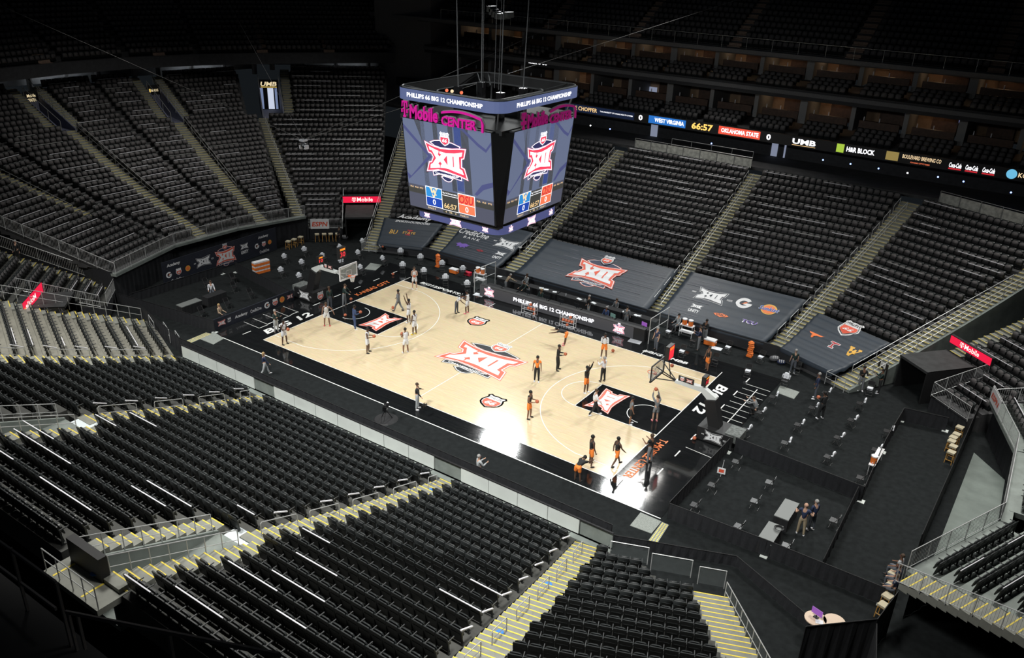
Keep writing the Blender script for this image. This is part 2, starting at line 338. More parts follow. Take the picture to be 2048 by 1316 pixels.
# ---------------------------------------------------------------- floor and court
CW, CH2 = 14.326, 7.62
floor = struct(MB().box((0, 0, -.27), (120, 100, .5)).build('floor', 'carpet'))
tag(floor, 'dark carpeted arena floor around the court', 'floor')
apron = MB().add([(-18.1, -9.2, 0), (18.1, -9.2, 0), (18.1, 10.2, 0), (-18.1, 10.2, 0), (-18.1, -9.2, -.02), (18.1, -9.2, -.02), (18.1, 10.2, -.02), (-18.1, 10.2, -.02)], [(0, 1, 2, 3), (4, 5, 1, 0), (5, 6, 2, 1), (6, 7, 3, 2), (7, 4, 0, 3)]).build('court_apron', 'black_stain', floor, world=True, label='glossy black stained border of the court')
FL = lambda x, y, t: (x, y, t)
# hardwood with the two painted keys left black
a = Art(); K, F = 1.829, 5.79
a.poly([(-CW, -CH2), (CW, -CH2), (CW, -K), (CW-F, -K), (CW-F, K), (CW, K), (CW, CH2), (-CW, CH2), (-CW, K), (-CW+F, K), (-CW+F, -K), (-CW, -K)], 'maple', 0)
a.place('hardwood', FL, floor, label='pale maple playing surface', dl=.002)
a = Art(); lw = .025
def seg(x0, y0, x1, y1, w=lw, m='line_white', L=2):
    dx, dy = x1-x0, y1-y0; l = math.hypot(dx, dy); nx, ny = -dy/l*w, dx/l*w
    a.poly([(x0-nx, y0-ny), (x1-nx, y1-ny), (x1+nx, y1+ny), (x0+nx, y0+ny)], m, L)
seg(-CW, -CH2, CW, -CH2); seg(-CW, CH2, CW, CH2); seg(0, -CH2, 0, CH2)
for s_ in (-1, 1):
    seg(s_*CW, -CH2, s_*CW, CH2, .03); hx = s_*(CW-1.6)
    seg(s_*CW, K, s_*(CW-F), K); seg(s_*CW, -K, s_*(CW-F), -K); seg(s_*(CW-F), -K, s_*(CW-F), K)
    R3 = 6.75; yb = 6.6; a0 = math.asin(yb/R3)
    a.poly([(hx-s_*r*math.cos(t), r*math.sin(t)) for r, ts in ((R3, np.linspace(-a0, a0, 48)), (R3-.05, np.linspace(a0, -a0, 48))) for t in ts], 'line_white', 2)
    for y_ in (-yb, yb): seg(s_*CW, y_, hx-s_*R3*math.cos(a0), y_)
    a.poly([(s_*(CW-F)-s_*r*math.cos(t), r*math.sin(t)) for r, ts in ((1.83, np.linspace(-1.57, 1.57, 24)), (1.78, np.linspace(1.57, -1.57, 24))) for t in ts], 'line_white', 2)
    a.poly([(hx-s_*r*math.cos(t), r*math.sin(t)) for r, ts in ((1.25, np.linspace(-1.57, 1.57, 24)), (1.2, np.linspace(1.57, -1.57, 24))) for t in ts], 'line_white', 2)
    seg(s_*CW, CH2, s_*CW, CH2+1.0)
    for i in range(8): seg(s_*16.2, -7.95+2.31*i, s_*16.2, -7.2+2.31*i, .04)
    for x_ in (5.2, 8.5): seg(s_*x_-.0, CH2, s_*x_, CH2+.9)
for i in range(9): seg(16.3, 8.0-.74*i, 18.0, 7.95-.74*i, .02)
seg(17.2, 7.7, 17.22, 1.7, .03); seg(16.3, -2.0, 18.0, -2.15, .02)
for y_ in (-6.45, -5.6, -4.6, -3.6, -2.6): seg(-17.9, y_, -16.1, y_-.04, .02)
seg(-16.12, -6.45, -16.1, -5.7, .03); seg(-16.1, -4.2, -16.1, -3.4, .03)
seg(-18.1, -9.2, 18.1, -9.2, .035)
a.place('court_lines', FL, floor, dl=.002)
xii('red_print', 'white', 'dark_print').items  # centre emblem
Art().put(xii('red_print', 'line_white', 'dark_print'), -.06, -.32, 5.9).place('centre_court_emblem', FL, floor, dl=.002, label='large red and white XII emblem at centre court')
for x_, y_ in ((-4.19, 4.75), (4.06, -4.71)):
    Art().put(shield('line_white', 'red_print', 'dark_print'), x_, y_, 1.75).place('shield_emblem', FL, floor, dl=.002)
# key emblems read from behind each basket
for s_ in (-1, 1):
    Art().put(xii('red_print', 'line_white', 'dark_print', False), s_*9.9, 0, 3.0, rot=s_*math.pi/2).place('key_emblem', FL, floor, dl=.003)
def words(st, cx, cy, w, h, m, rot, bold=.012, shear=0.):
    Art().put(Art().text(st, 0, 0, w, h, m, 3, bold, shear), cx, cy, 1., rot=rot).place('lettering', FL, floor, dl=.003)
words('BIG 12', -15.2, -4.5, 4.6, .78, 'line_white', math.pi/2, .03, .18)
words('BIG 12', 15.2, 4.5, 4.6, .78, 'line_white', -math.pi/2, .03, .18)
words('KANSAS CITY', -15.1, 4.7, 4.0, .5, 'orange_print', math.pi/2)
words('T-MOBILE CENTER', 14.95, -4.5, 4.9, .52, 'orange_print', -math.pi/2)
words('BIG12SPORTS', -10.75, 8.25, 4.2, .42, 'line_white', 0, .03, .18)
words('#BIG12MBB', 10.1, 8.3, 3.5, .42, 'line_white', 0, .03, .18)
# grey ramps and yellow-edged threshold strips at the court corners
def slab(name, pts, z0, z1, m, label, cat, parent=None):
    n = len(pts); mb = MB().add([(*p, z0) for p in pts]+[(*p, z1) for p in pts], [tuple(range(n-1, -1, -1)), tuple(range(n, 2*n))]+[(i, (i+1) % n, n+(i+1) % n, n+i) for i in range(n)])
    o = mb.build(name, m, parent, world=parent is not None)
    return tag(o, label, cat) if parent is None else o
mat('ramp_grey', (.24, .26, .24), .8, noise=.25, scale=20)
for q, lab in (([(1283, 1053), (1258, 1055), (1300, 1083), (1330, 1046)], None),):
    pass
def pxpoly(px, z=0.): return [tuple(Z(u, v, z)[:2]) for u, v in px]
for px, lab in (([(1260, 1051), (1303, 1067), (1323, 1043), (1281, 1025)], 'grey ramp mat at the near right court corner'),
                ([(400, 678), (427, 689), (448, 677), (428, 664)], 'grey ramp mat at the near left court corner'),
                ([(729, 538), (751, 541), (764, 530), (741, 526)], 'grey floor mat beside chairs behind the left hoop'),
                ([(1553, 785), (1588, 798), (1599, 784), (1560, 771)], 'grey floor mat behind the right basket')):
    slab('floor_mat', pxpoly(px), -.02, .012, 'ramp_grey', lab, 'mat')
mat('yellow_dash', (.75, .62, .12), .6)
for px, lab in (([(1290, 1090), (1308, 1097), (1338, 1050), (1324, 1044)], 'yellow and black threshold strip beside the near right ramp'),
                ([(367, 684), (380, 687), (424, 668), (412, 665)], 'yellow striped threshold strip beside the near left ramp')):
    P_ = pxpoly(px); r = thing('threshold_strip', lab, 'strip', (*P_[0], -.02)); slab('plate', P_, -.02, .01, 'ramp_grey', None, None, r)
    A_, B_, C_, D_ = map(np.array, P_)
    for t in (.18, .5, .82):
        p, q = A_+(B_-A_)*t, D_+(C_-D_)*t; mb = MB()
        for i in range(16):
            e0, e1 = p+(q-p)*(i/16), p+(q-p)*((i+.62)/16); w_ = (B_-A_)*.07
            mb.add([(*(e0-w_), .013), (*(e0+w_), .013), (*(e1+w_), .013), (*(e1-w_), .013)], [(0, 1, 2, 3)])
        mb.build('yellow_line', 'yellow_dash', r, world=True)['kind'] = 'stuff'
# ---------------------------------------------------------------- seating bowl
ROWD = .865
def zA(k): return .18+.253*k+.003*k*k          # tread level of the long sides
def zW(k): return 1.0+.253*k+.003*k*k          # corner blocks
def zE(k): return 2.48+.19*k+.0029*k*k         # end blocks
class Block:
    def __init__(s, name, p0, deg, rows, a, b, zf, side, skip=None, hide=None, drop=0., pitch=.555, base=0.):
        s.name = name; s.p0 = np.array(p0, float); t = math.radians(deg); s.u = np.array([math.cos(t), math.sin(t)])
        s.n = np.array([-s.u[1], s.u[0]])*side; s.rows = rows; s.a = a; s.b = b; s.zf = zf; s.side = side; s.skip = skip; s.hide = hide; s.pitch = pitch; s.base = base
        s.rz = math.atan2(s.n[1], s.n[0])-math.pi/2   # local +y points outward
    def pt(s, sv, off, z): p = s.p0+s.u*sv+s.n*off; return (p[0], p[1], z)
    def at(s, sv, k, dz=0.): return s.pt(sv, ROWD*k, s.zf(k)+dz)
E2 = [np.array(p) for p in ((-27.95, -10.14), (-30.3, -3.2), (-30.0, 3.2), (-28.2, 9.6))]
def seginfo(i):
    d = E2[i+1]-E2[i]; l = np.hypot(*d); u = d/l; n = np.array([-u[1], u[0]]); return E2[i]+n, math.degrees(math.atan2(u[1], u[0])), l
B = {}
def cst0(v): return lambda k: v
def blk(name, *a, **k): B[name] = Block(name, *a, **k); return B[name]
R24, R33 = range(24), range(33)
N22 = range(22)
# far side (n = +y)
blk('far centre', (0, 14.22), 0, R24, lambda k: -7.15, lambda k: 5.65, zA, 1)
blk('far right of centre', (0, 14.22), 0, R24, lambda k: 6.9, lambda k: 15.45+.16*k, zA, 1)
blk('far left of centre', (0, 14.22), 0, R24, lambda k: -14.9-.16*k, lambda k: -8.6, zA, 1)
blk('far right corner', (16.4, 14.22), -21.5, R24, lambda k: .8-.164*k, lambda k: 5.15+.14*k, zA, 1)
blk('far left corner', (-16.4, 14.22), 21.5, range(26), lambda k: -5.2-.14*k, lambda k: -.8+.164*k, zA, 1)
blk('right tunnel', (27.6, 12.9), -40, range(26), lambda k: .35 if k < 4 else -2.3, lambda k: 3.1+.15*k, zW, 1)
blk('left tunnel', (-28.1, 11.8), 43, range(32), lambda k: -1.45-.25*k if k < 22 else -3.9-.12*(k-22), lambda k: 1.65 if k < 6 else 5.3+.04*k, zW, 1)
# left end (n outward)
for i, (nm, a_, b_, rw) in enumerate((('left end near', lambda k: .35, lambda k: 6.1, R33),)):
    p, dg, l = seginfo(0); blk(nm, p, dg, rw, a_, b_, zE, 1)
p, dg, l = seginfo(0); blk('left end second', p, dg, R33, lambda k: 7.25 if k > 7 else 6.1, lambda k: 7.3+.163*k, zE, 1)
p, dg, l = seginfo(1); blk('left end third', p, dg, R33, lambda k: -.163*k, lambda k: 2.3 if k < 24 else 1.05, zE, 1); blk('left end middle', p, dg, R33, lambda k: 3.5 if k < 24 else 4.55, lambda k: l1+.0985*k, zE, 1); l1 = l
p, dg, l = seginfo(2); blk('left end fifth', p, dg, R33, lambda k: -.0985*k, lambda k: 1.9 if k < 23 else .85, zE, 1); blk('left end far', p, dg, R33, lambda k: 3.1 if k < 23 else 4.25, lambda k: 4.9+.29*k-(1.3 if k >= 22 else 0), zE, 1)
# near side (n = -y)
def nvl(k): return 5.2 if k >= 15 else 6.9
def nvr(k): return 8.85 if k >= 15 else 8.13
blk('near centre', (0, -14.22), 0, N22, lambda k: -5.3 if k >= 13 else -6.8, nvl, zA, -1)
blk('near right of centre', (0, -14.22), 0, N22, nvr, lambda k: 15.5+.16*k, zA, -1)
blk('near left of centre', (0, -14.22), 0, N22, lambda k: -15.35-.16*k, lambda k: -8.9 if k >= 13 else -8.05, zA, -1)
blk('near right corner', (16.4-.0, -14.22-.25), 21.5, N22, lambda k: .67-.157*k, lambda k: {0: 1.25, 1: 3.07, 2: 3.55}.get(k, 4.75+.165*k), zA, -1)
blk('near left corner', (-16.4, -14.22), -21.5, N22, lambda k: -6.3-.14*k, lambda k: -.75+.157*k, zA, -1)
blk('near left tunnel', (-28.1, -11.8), -43, range(24), lambda k: -1.45-.2*k, lambda k: 1.65 if k < 6 else 5.3, zW, -1)
# right end: mirrored frame of the left end, set where the photo shows it
RE = [np.array(p) for p in ((29.6, -9.1), (32.5, -2.5), (32.3, 5.1), (30.4, 10.6))]
def rinfo(i):
    d = RE[i+1]-RE[i]; l = np.hypot(*d); u = d/l; n = np.array([u[1], -u[0]]); return RE[i]+n, math.degrees(math.atan2(u[1], u[0])), l
p, dg, l = rinfo(0); blk('right end near', p, dg, range(14), lambda k: .4, lambda k: 6.9+.16*k, zE, -1)
p, dg, l = rinfo(1); blk('right end middle', p, dg, range(10), lambda k: 1.2-.1*k, lambda k: 7.4, zE, -1)
p, dg, l = rinfo(2); blk('right end far', p, dg, range(12), lambda k: .3, lambda k: 5.6, zE, -1)
TARP = {'far centre': 6.6, 'far right of centre': 6.6, 'far left of centre': 6.6, 'far right corner': 5.6, 'far left corner': 4.2}
# --- terrace structure, one stepped mass per block
for nm, b in B.items():
    mb = MB(); lo = b.rows[0]
    for k in b.rows:
        a0, b0 = b.a(k)-.05, b.b(k)+.05; o0, o1 = ROWD*k-.70, ROWD*k+.165; z = b.zf(k)
        zb = max(-.02, z-1.2) if k > 2 else -.02
        if 'end' in nm: zb = z-.28 if k < 3 else z-.6
        mb.hexa([b.pt(a0, o0, zb), b.pt(b0, o0, zb), b.pt(b0, o1, zb), b.pt(a0, o1, zb), b.pt(a0, o0, z), b.pt(b0, o0, z), b.pt(b0, o1, z), b.pt(a0, o1, z)])
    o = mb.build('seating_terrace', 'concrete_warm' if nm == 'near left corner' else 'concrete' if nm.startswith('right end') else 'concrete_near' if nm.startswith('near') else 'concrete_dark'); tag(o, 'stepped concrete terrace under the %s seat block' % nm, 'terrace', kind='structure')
# --- seats
def rrect(w, h, r, z0, n=3):
    pts = [(-w/2, z0), (w/2, z0)]
    for i in range(n+1):
        t = math.pi/2*i/n; pts.append((w/2-r+r*math.cos(t), z0+h-r+r*math.sin(t)))
    for i in range(n+1):
        t = math.pi/2+math.pi/2*i/n; pts.append((-w/2+r+r*math.cos(t), z0+h-r+r*math.sin(t)))
    return pts
def slant(y0, y1, z0, z1): return lambda x, z, t: (x, y0+(y1-y0)*(z-z0)/(z1-z0)+t, z)
def seat_parts(n=3):
    back = MB().prism(rrect(.53, .72, .05, .11, n), slant(-.14, 0, .11, .83), -.045, 0)
    back.prism([(-.2, .55), (.2, .55), (.2, .60), (-.2, .60)], slant(-.14, 0, .11, .83), 0, .012)
    pan = MB().prism(rrect(.46, .40, .13, .40, n), slant(-.22, -.13, .40, .80), -.055, 0); pan.m[1:] = [1]*(len(pan.m)-1)
    arm = MB().box((-.268, -.23, .66), (.03, .34, .035)); arm.box((-.268, -.10, .63), (.028, .08, .09))
    leg = MB().box((-.268, -.09, .29), (.028, .07, .58)); leg.box((-.268, -.11, .015), (.03, .2, .03))
    return back, pan, arm, leg
SEATS = []      # (block, row, seat index, x, y, z, rz)
for nm, b in B.items():
    for k in b.rows:
        if nm in TARP and k < TARP[nm]: continue
        a0, b0 = b.a(k)+.28, b.b(k)-.28; n = int((b0-a0)/b.pitch)+1
        if n < 1: continue
        st = (a0+b0)/2-(n-1)*b.pitch/2
        for i in range(n):
            P_ = b.at(st+i*b.pitch, k)
            if inframe((P_[0], P_[1], P_[2]+.5), 30): SEATS.append((nm, k, i, n, *P_, b.rz))
dist = [(np.linalg.norm(np.array(s[4:7])-CAM), i) for i, s in enumerate(SEATS)]; dist.sort()
NEAR = set(i for _, i in dist[:300])
back, pan, arm, leg = seat_parts(3)
mats_ = [('backrest', back.mesh('backrest', 'seat_black')), ('seat', pan.mesh('seat', ['seat_pan', 'seat_black'])), ('armrest', arm.mesh('armrest', 'arm_grey')), ('support_leg', leg.mesh('support_leg', 'seat_black'))]
def empt(name, loc, rz):
    o = bpy.data.objects.new(name, None); COL.objects.link(o); o.empty_display_size = .1; o.location = loc; o.rotation_euler = (0, 0, rz); return o
for i in sorted(NEAR):
    nm, k, j, n, x, y, z, rz = SEATS[i]
    r = empt('arena_seat', (x, y, z), rz)
    where = {'near right of centre': 'near block between long aisles', 'near right corner': 'lower right block', 'near centre': 'near centre block'}.get(nm, nm+' block')
    tag(r, 'black folding seat, %s row, %s from left, %s' % (ordw(k), ordw(j), where), 'seat', 'folding arena seats nearest the camera')
    for pn, me in mats_:
        c = bpy.data.objects.new(pn, me); COL.objects.link(c); c.parent = r
def merge(parts):
    v = []; f = []; m = []
    for q, mi in parts:
        o = len(v); v += q.v; f += [tuple(i+o for i in t) for t in q.f]; m += [mi if (mi != 1 or not j) else 0 for j in q.m]
    return np.array(v), f, np.array(m)
def instance_mesh(name, proto, places, mats):
    v, f, m = proto; nv = len(v); N = len(places)
    A_ = np.array([p[:4] for p in places]); c, s_ = np.cos(A_[:, 3])[:, None], np.sin(A_[:, 3])[:, None]
    X = v[None, :, 0]*c-v[None, :, 1]*s_+A_[:, 0][:, None]; Y = v[None, :, 0]*s_+v[None, :, 1]*c+A_[:, 1][:, None]; Zz = v[None, :, 2]+A_[:, 2][:, None]
    V = np.stack([X, Y, Zz], 2).reshape(-1, 3)
    lt = np.array([len(q) for q in f]); li = np.concatenate([np.array(q) for q in f])
    LI = (li[None, :]+(np.arange(N)*nv)[:, None]).ravel(); LT = np.tile(lt, N); LS = np.concatenate([[0], np.cumsum(LT)[:-1]])
    me = bpy.data.meshes.new(name); me.vertices.add(len(V)); me.vertices.foreach_set('co', V.ravel())
    me.loops.add(len(LI)); me.loops.foreach_set('vertex_index', LI); me.polygons.add(len(LT)); me.polygons.foreach_set('loop_start', LS); me.polygons.foreach_set('loop_total', LT)
    for q in mats: me.materials.append(MATS[q])
    me.polygons.foreach_set('material_index', np.tile(m, N)); me.update(calc_edges=True); me.validate()
    o = bpy.data.objects.new(name, me); COL.objects.link(o); return o
# suite balconies on the far side and the upper deck
EXTRA = []
for lv, z0 in ((0, 11.0), (1, 15.1)):
    for j in range(3):
        for x in np.arange(-34, 42, .6):
            if (x+35) % 4.7 > .9: EXTRA.append((x, 38.6+.95*j, z0+.22*j, 0.))
def zU(k): return 18.5+.47*k
def zL(k): return 14.3+.47*k
U0 = Block('upper far', (0, 38.6), 0, range(15), lambda k: -30, lambda k: 44, zU, 1)
UAIS = [-27.5, -20.0, -9.6, 1.0, 12.0, 23.4, 33.5]
UP = [np.array(Z(u, v, 13.2)[:2]) for u, v in ((-260, 215), (-120, 186), (0, 163), (130, 148), (260, 137), (400, 130), (530, 127), (650, 126), (788, 125))]
UBL = []
for i in range(len(UP)-1):
    d = UP[i+1]-UP[i]; l = np.hypot(*d); u = d/l; n = np.array([-u[1], u[0]])
    UBL.append((Block('upper left %d' % i, UP[i]+n*.9, math.degrees(math.atan2(u[1], u[0])), range(14), cst0(-.0), cst0(l), zL, 1), l))
for k in U0.rows:
    for s in np.arange(-34, 56, .56):
        if min(abs(s-q) for q in UAIS) > .75: EXTRA.append((*U0.at(s, k), U0.rz))
for ub, l in UBL:
    for k in ub.rows:
        for s in np.arange(.6-.1*k, l-.3+.1*k, .56): EXTRA.append((*ub.at(s, k), ub.rz))
EXTRA = [e for e in EXTRA if inframe((e[0], e[1], e[2]+.5), 30)]
b2, p2, a2, l2 = seat_parts(2)
o = instance_mesh('arena_seats', merge([(b2, 0), (p2, 1), (a2, 2), (l2, 0)]), [(s[4], s[5], s[6], s[7]) for i, s in enumerate(SEATS) if i not in NEAR]+EXTRA, ['seat_black', 'seat_pan', 'arm_grey'])
tag(o, 'rows of empty dark folding seats filling the arena bowl', 'seats', kind='stuff')
# --- aisle stairs: every step its own part with a yellow nosing
STEP = {}
def step_mesh(w, h, d=.43):
    key = (round(w, 2), round(h, 2))
    if key not in STEP:
        mb = MB().box((0, 0, -h/2-.15), (w, d, h+.3)); mb.box((0, -d/2+.03, .004), (w*.98, .055, .01), 1)
        STEP[key] = mb.mesh('step', ['step_grey', 'yellow_paint'])
    return STEP[key]
def aisle(b, rows, fa, fb, label, half=True, nose=True):
    k0 = rows[0]; r = thing('aisle_stairs', label, 'stairs', b.at((fa(k0)+fb(k0))/2, k0), b.rz); inv = WM(r).inverted()
    for k in rows:
        s0, s1 = fa(k), fb(k); h = b.zf(k+1)-b.zf(k)
        for j in (0, 1):
            off = ROWD*k-.70+.2162+.4325*j; z = b.zf(k)+(h/2)*j
            o = bpy.data.objects.new('step', step_mesh(s1-s0, h/2)); COL.objects.link(o); o.parent = r
            o.location = inv @ Vector(b.pt((s0+s1)/2, off, z))
    return r
cst = lambda v: (lambda k: v)
aisle(B['far centre'], range(0, 24), cst(-8.55), cst(-7.2), 'stepped aisle on the far side between the left tarp and the centre tarp')
aisle(B['far centre'], range(0, 24), cst(5.7), cst(6.85), 'stepped aisle on the far side right of the centre tarp')
aisle(B['right tunnel'], range(4, 22), cst(-3.4), cst(-2.35), 'narrow stairs above the right tunnel sign')
D1 = Block('d', (16.4, 14.22), -10.75, R24, None, None, zA, 1); aisle(D1, range(0, 24), cst(-.8), cst(.72), 'stepped aisle with yellow edges between the two right tarps')
D2 = Block('d', (-16.4, 14.22), 10.75, R24, None, None, zA, 1); aisle(D2, range(0, 20), cst(-.72), cst(.75), 'stepped aisle between the two leftmost tarps')
aisle(B['far right corner'], range(0, 20), lambda k: 5.2+.14*k, lambda k: 6.5+.14*k, 'railed aisle stairs climbing beside the right tunnel')
aisle(B['far left corner'], range(0, 26), lambda k: -6.6-.14*k, lambda k: -5.25-.14*k, 'railed aisle stairs climbing beside the left tunnel')
aisle(B['left tunnel'], range(0, 22), lambda k: -2.55-.25*k, lambda k: -1.5-.25*k, 'stairs left of the tunnel block leading to the upper portal')
aisle(B['left tunnel'], range(22, 32), lambda k: -4.95-.12*(k-22), lambda k: -3.95-.12*(k-22), 'upper stairs right of the lit end portal')
p_ = B['left end near']; aisle(p_, range(8, 33), cst(6.15), cst(7.2), 'end stand stairs nearest the left photo edge')
p_ = B['left end third']; aisle(p_, range(0, 24), cst(2.35), cst(3.45), 'long end stand stairs down to the sponsor banner'); aisle(p_, range(24, 33), cst(1.1), cst(2.05), 'upper stairs left of the first dark portal'); aisle(p_, range(24, 33), cst(3.55), cst(4.5), 'upper stairs right of the first dark portal')
p_ = B['left end fifth']; aisle(p_, range(0, 23), cst(1.95), cst(3.05), 'end stand stairs below the second portal'); aisle(p_, range(23, 33), cst(.9), cst(1.8), 'upper stairs left of the second portal'); aisle(p_, range(23, 33), cst(3.3), cst(4.2), 'upper stairs right of the second portal')
nb = B['near centre']
aisle(nb, range(0, 15), cst(6.95), cst(8.08), 'near aisle stairs with yellow edges in the middle of the near stand')
aisle(nb, range(15, 21), cst(5.25), cst(6.05), 'narrow stairs on the left of the near portal'); aisle(nb, range(15, 22), cst(7.78), cst(8.75), 'narrow stairs on the right of the near portal')
aisle(nb, range(0, 13), cst(-8.0), cst(-6.85), 'near aisle stairs left of the near centre block'); aisle(nb, range(13, 20), cst(-6.3), cst(-5.4), 'narrow stairs on the right of the left near portal')
D3 = Block('d', (16.4, -14.22), 10.75, N22, None, None, zA, -1); aisle(D3, range(0, 22), cst(-.72), cst(.70), 'lower right aisle stairs with handrails and yellow edges')
D4 = Block('d', (-16.4, -14.22), -10.75, N22, None, None, zA, -1); aisle(D4, range(0, 20), cst(-.68), cst(.72), 'aisle stairs between the two left near blocks')
aisle(B['near right corner'], range(3, 14), lambda k: 4.8+.165*k, lambda k: 6.35+.165*k, 'stairs at the right end of the lower right block')
aisle(B['near left corner'], range(0, 22), lambda k: -7.6-.14*k, lambda k: -6.35-.14*k, 'railed stairs at the left end of the near stand')
aisle(B['near left tunnel'], range(0, 22), lambda k: -2.5-.2*k, lambda k: -1.5-.2*k, 'railed stairs beside the left end stand')
# ---------------------------------------------------------------- railings, bars and straps
def rail(name, label, pts, h=.95, every=1.6, mid=True, pick=0., cat='railing', m='steel', r=.022, panel=None, group=None):
    pts = [np.array(p, float) for p in pts]; root = thing(name, label, cat, pts[0], 0, group)
    up = np.array([0, 0, h])
    MB().path([p+up for p in pts], r, n=6).build('top_rail', m, root, world=True)
    if mid: MB().path([p+up*(.5 if not pick else .12) for p in pts], r*.8, n=5).build('mid_rail' if not pick else 'bottom_rail', m, root, world=True)
    for a_, b_ in zip(pts, pts[1:]):
        l = np.linalg.norm(b_-a_); n = max(1, int(round(l/every)))
        for i in range(n+1):
            if i == n and b_ is not pts[-1]: continue
            q = a_+(b_-a_)*(i/n); MB().tube(q, q+up, r, 0, 6).build('post', m, root, world=True)
        if pick:
            mb = MB(); c = int(l/pick)
            for i in range(1, c):
                q = a_+(b_-a_)*(i/c); mb.tube(q+up*.12, q+up*.98, .009, 0, 3, caps=False)
            o = mb.build('pickets', m, root, world=True); o['kind'] = 'stuff'
        if panel:
            mb = MB(); d = (b_-a_); mb.hexa([a_+up*.08, b_+up*.08, b_+up*.08+np.array([.0, .012, 0]), a_+up*.08+np.array([0, .012, 0]), a_+up*.92, b_+up*.92, b_+up*.92+np.array([0, .012, 0]), a_+up*.92+np.array([0, .012, 0])])
            mb.build('panel', panel, root, world=True)
    return root
def loop_rail(b, s, k0, k1, label, h=.92, group=None):   # inverted-U handrail in the middle of an aisle
    p0, p1 = np.array(b.at(s, k0)), np.array(b.at(s, k1)); up = np.array([0, 0, h]); root = thing('handrail', label, 'handrail', p0, 0, group)
    d = (p1-p0)*.08
    MB().path([p0+up*.9, p0+d*.4+up, p1-d*.4+up, p1+up*.9], .022, n=6).build('top_rail', 'steel', root, world=True)
    MB().path([p0+up*.55, p1+up*.55], .018, n=5).build('mid_rail', 'steel', root, world=True)
    for q in (p0, p1): MB().tube(q, q+up*.92, .022).build('post', 'steel', root, world=True)
    return root
def bar(b, s0, s1, k, dz, label, m='white_bar', group=None, r=.022, doff=-.03):
    p, q = np.array(b.at(s0, k, dz)), np.array(b.at(s1, k, dz)); sh = np.append(b.n*doff, 0)
    o = MB().tube(p+sh, q+sh, r, 0, 5); o = o.build('seat_row_bar', m); return tag(o, label, 'bar', group)
# near aisles
for s_, nm, ks in ((7.5, 'middle near aisle', ((.3, 1.1), (2.2, 4.2), (5.4, 7.4), (8.4, 10.4), (11.2, 13.4))), (-7.4, 'left near aisle', ((.3, 1.1), (2.4, 4.4), (5.6, 7.6), (8.8, 11.2)))):
    for i, (k0, k1) in enumerate(ks): loop_rail(nb, s_, k0, k1, '%s steel handrail loop up from the court in the %s' % (ordw(i), nm), group='near handrail loops')
for i, k0 in enumerate(np.arange(.4, 14, 2.6)): loop_rail(D3, .0, k0, k0+1.5, '%s handrail up from the white wall in the lower right aisle' % ordw(i), group='near handrail loops')
for i, k0 in enumerate(np.arange(1.2, 18, 4.1)): loop_rail(D4, -.1, k0, k0+2.6, '%s handrail up from the court in the far left near aisle' % ordw(i), group='near handrail loops')
# portal rails of the near stand
def ptn(x, k, dz=0.): return nb.at(x, k, dz)
rail('portal_railing', 'long steel railing on the left side of the near portal', [ptn(6.1, 14.9), ptn(6.1, 20.8)], .95, .75)
rail('portal_railing', 'long steel railing on the right side of the near portal', [ptn(7.74, 14.9), ptn(7.74, 20.8)], .95, .75, panel='glass')
rail('portal_railing', 'railing on the right side of the left near portal', [ptn(-6.4, 13.2), ptn(-6.4, 19)], .95, .9)
rail('portal_railing', 'railing on the left side of the left near portal', [ptn(-8.1, 13.2), ptn(-8.1, 19)], .95, .9)
o = MB().box((7.3, -14.22-ROWD*21.55, zA(21)-.1), (3.2, 1.15, .24)).build('top_landing', 'step_grey'); tag(o, 'grey landing behind the near portal', 'landing', kind='structure')
for x0_, y0_, x1_, y1_ in ((5.8, 20.95, 6.2, 20.95), (7.9, 20.95, 8.8, 20.95), (6.2, 21.0, 6.2, 22.1), (7.9, 21.0, 7.9, 22.1)):
    MB().box(((x0_+x1_)/2, -14.22-ROWD*(y0_+y1_)/2, zA(21)+.026), (abs(x1_-x0_)+.08, abs(y1_-y0_)*ROWD+.08, .012)).build('yellow_edge', 'yellow_paint', o, world=True)
rail('back_railing', 'dark steel railing at the top landing of the near stand', [(5.75, -33.35, zA(21)), (7.4, -33.35, zA(21)), (8.85, -33.35, zA(21))], .95, .8, m='rail_grey')
# portal pits, walls and header
def wallbox(name, pts4, z0, z1, m, parent=None): return MB().hexa([(*p, z0) for p in pts4]+[(*p, z1) for p in pts4]).build(name, m, parent, world=True)
for x0, x1, k0, k1, lab in ((6.05, 7.78, 15, 20.9, 'middle'), (-8.15, -6.35, 13.2, 19, 'left')):
    yA, yB = -14.22-ROWD*k0+.3, -14.22-ROWD*k1; zf_ = zA(k0)-.05
    o = MB().box(((x0+x1)/2, (yA+yB)/2, zf_-.1), (x1-x0, abs(yA-yB), .2)).build('portal_floor', 'concrete'); tag(o, 'concrete landing inside the %s near portal' % lab, 'landing', kind='structure')
    for xs in (x0+.09, x1-.09):
        o = MB().hexa([(xs-.06, yB, zf_), (xs+.06, yB, zf_), (xs+.06, yA, zf_), (xs-.06, yA, zf_), (xs-.06, yB, zA(k1)+.02), (xs+.06, yB, zA(k1)+.02), (xs+.06, yA, zA(k0)+.02), (xs-.06, yA, zA(k0)+.02)]).build('portal_wall', 'concrete'); struct(o); tag(o, 'sloping concrete side wall of the %s near portal' % lab, 'wall')
    o = MB().box(((x0+x1)/2, yB-.15, zA(k1)+.1), (x1-x0+.2, .3, 1.9)).build('portal_header', 'black'); struct(o); tag(o, 'black header wall over the %s near portal' % lab, 'wall')
mat('white_plate', (.62, .68, .70), .5)
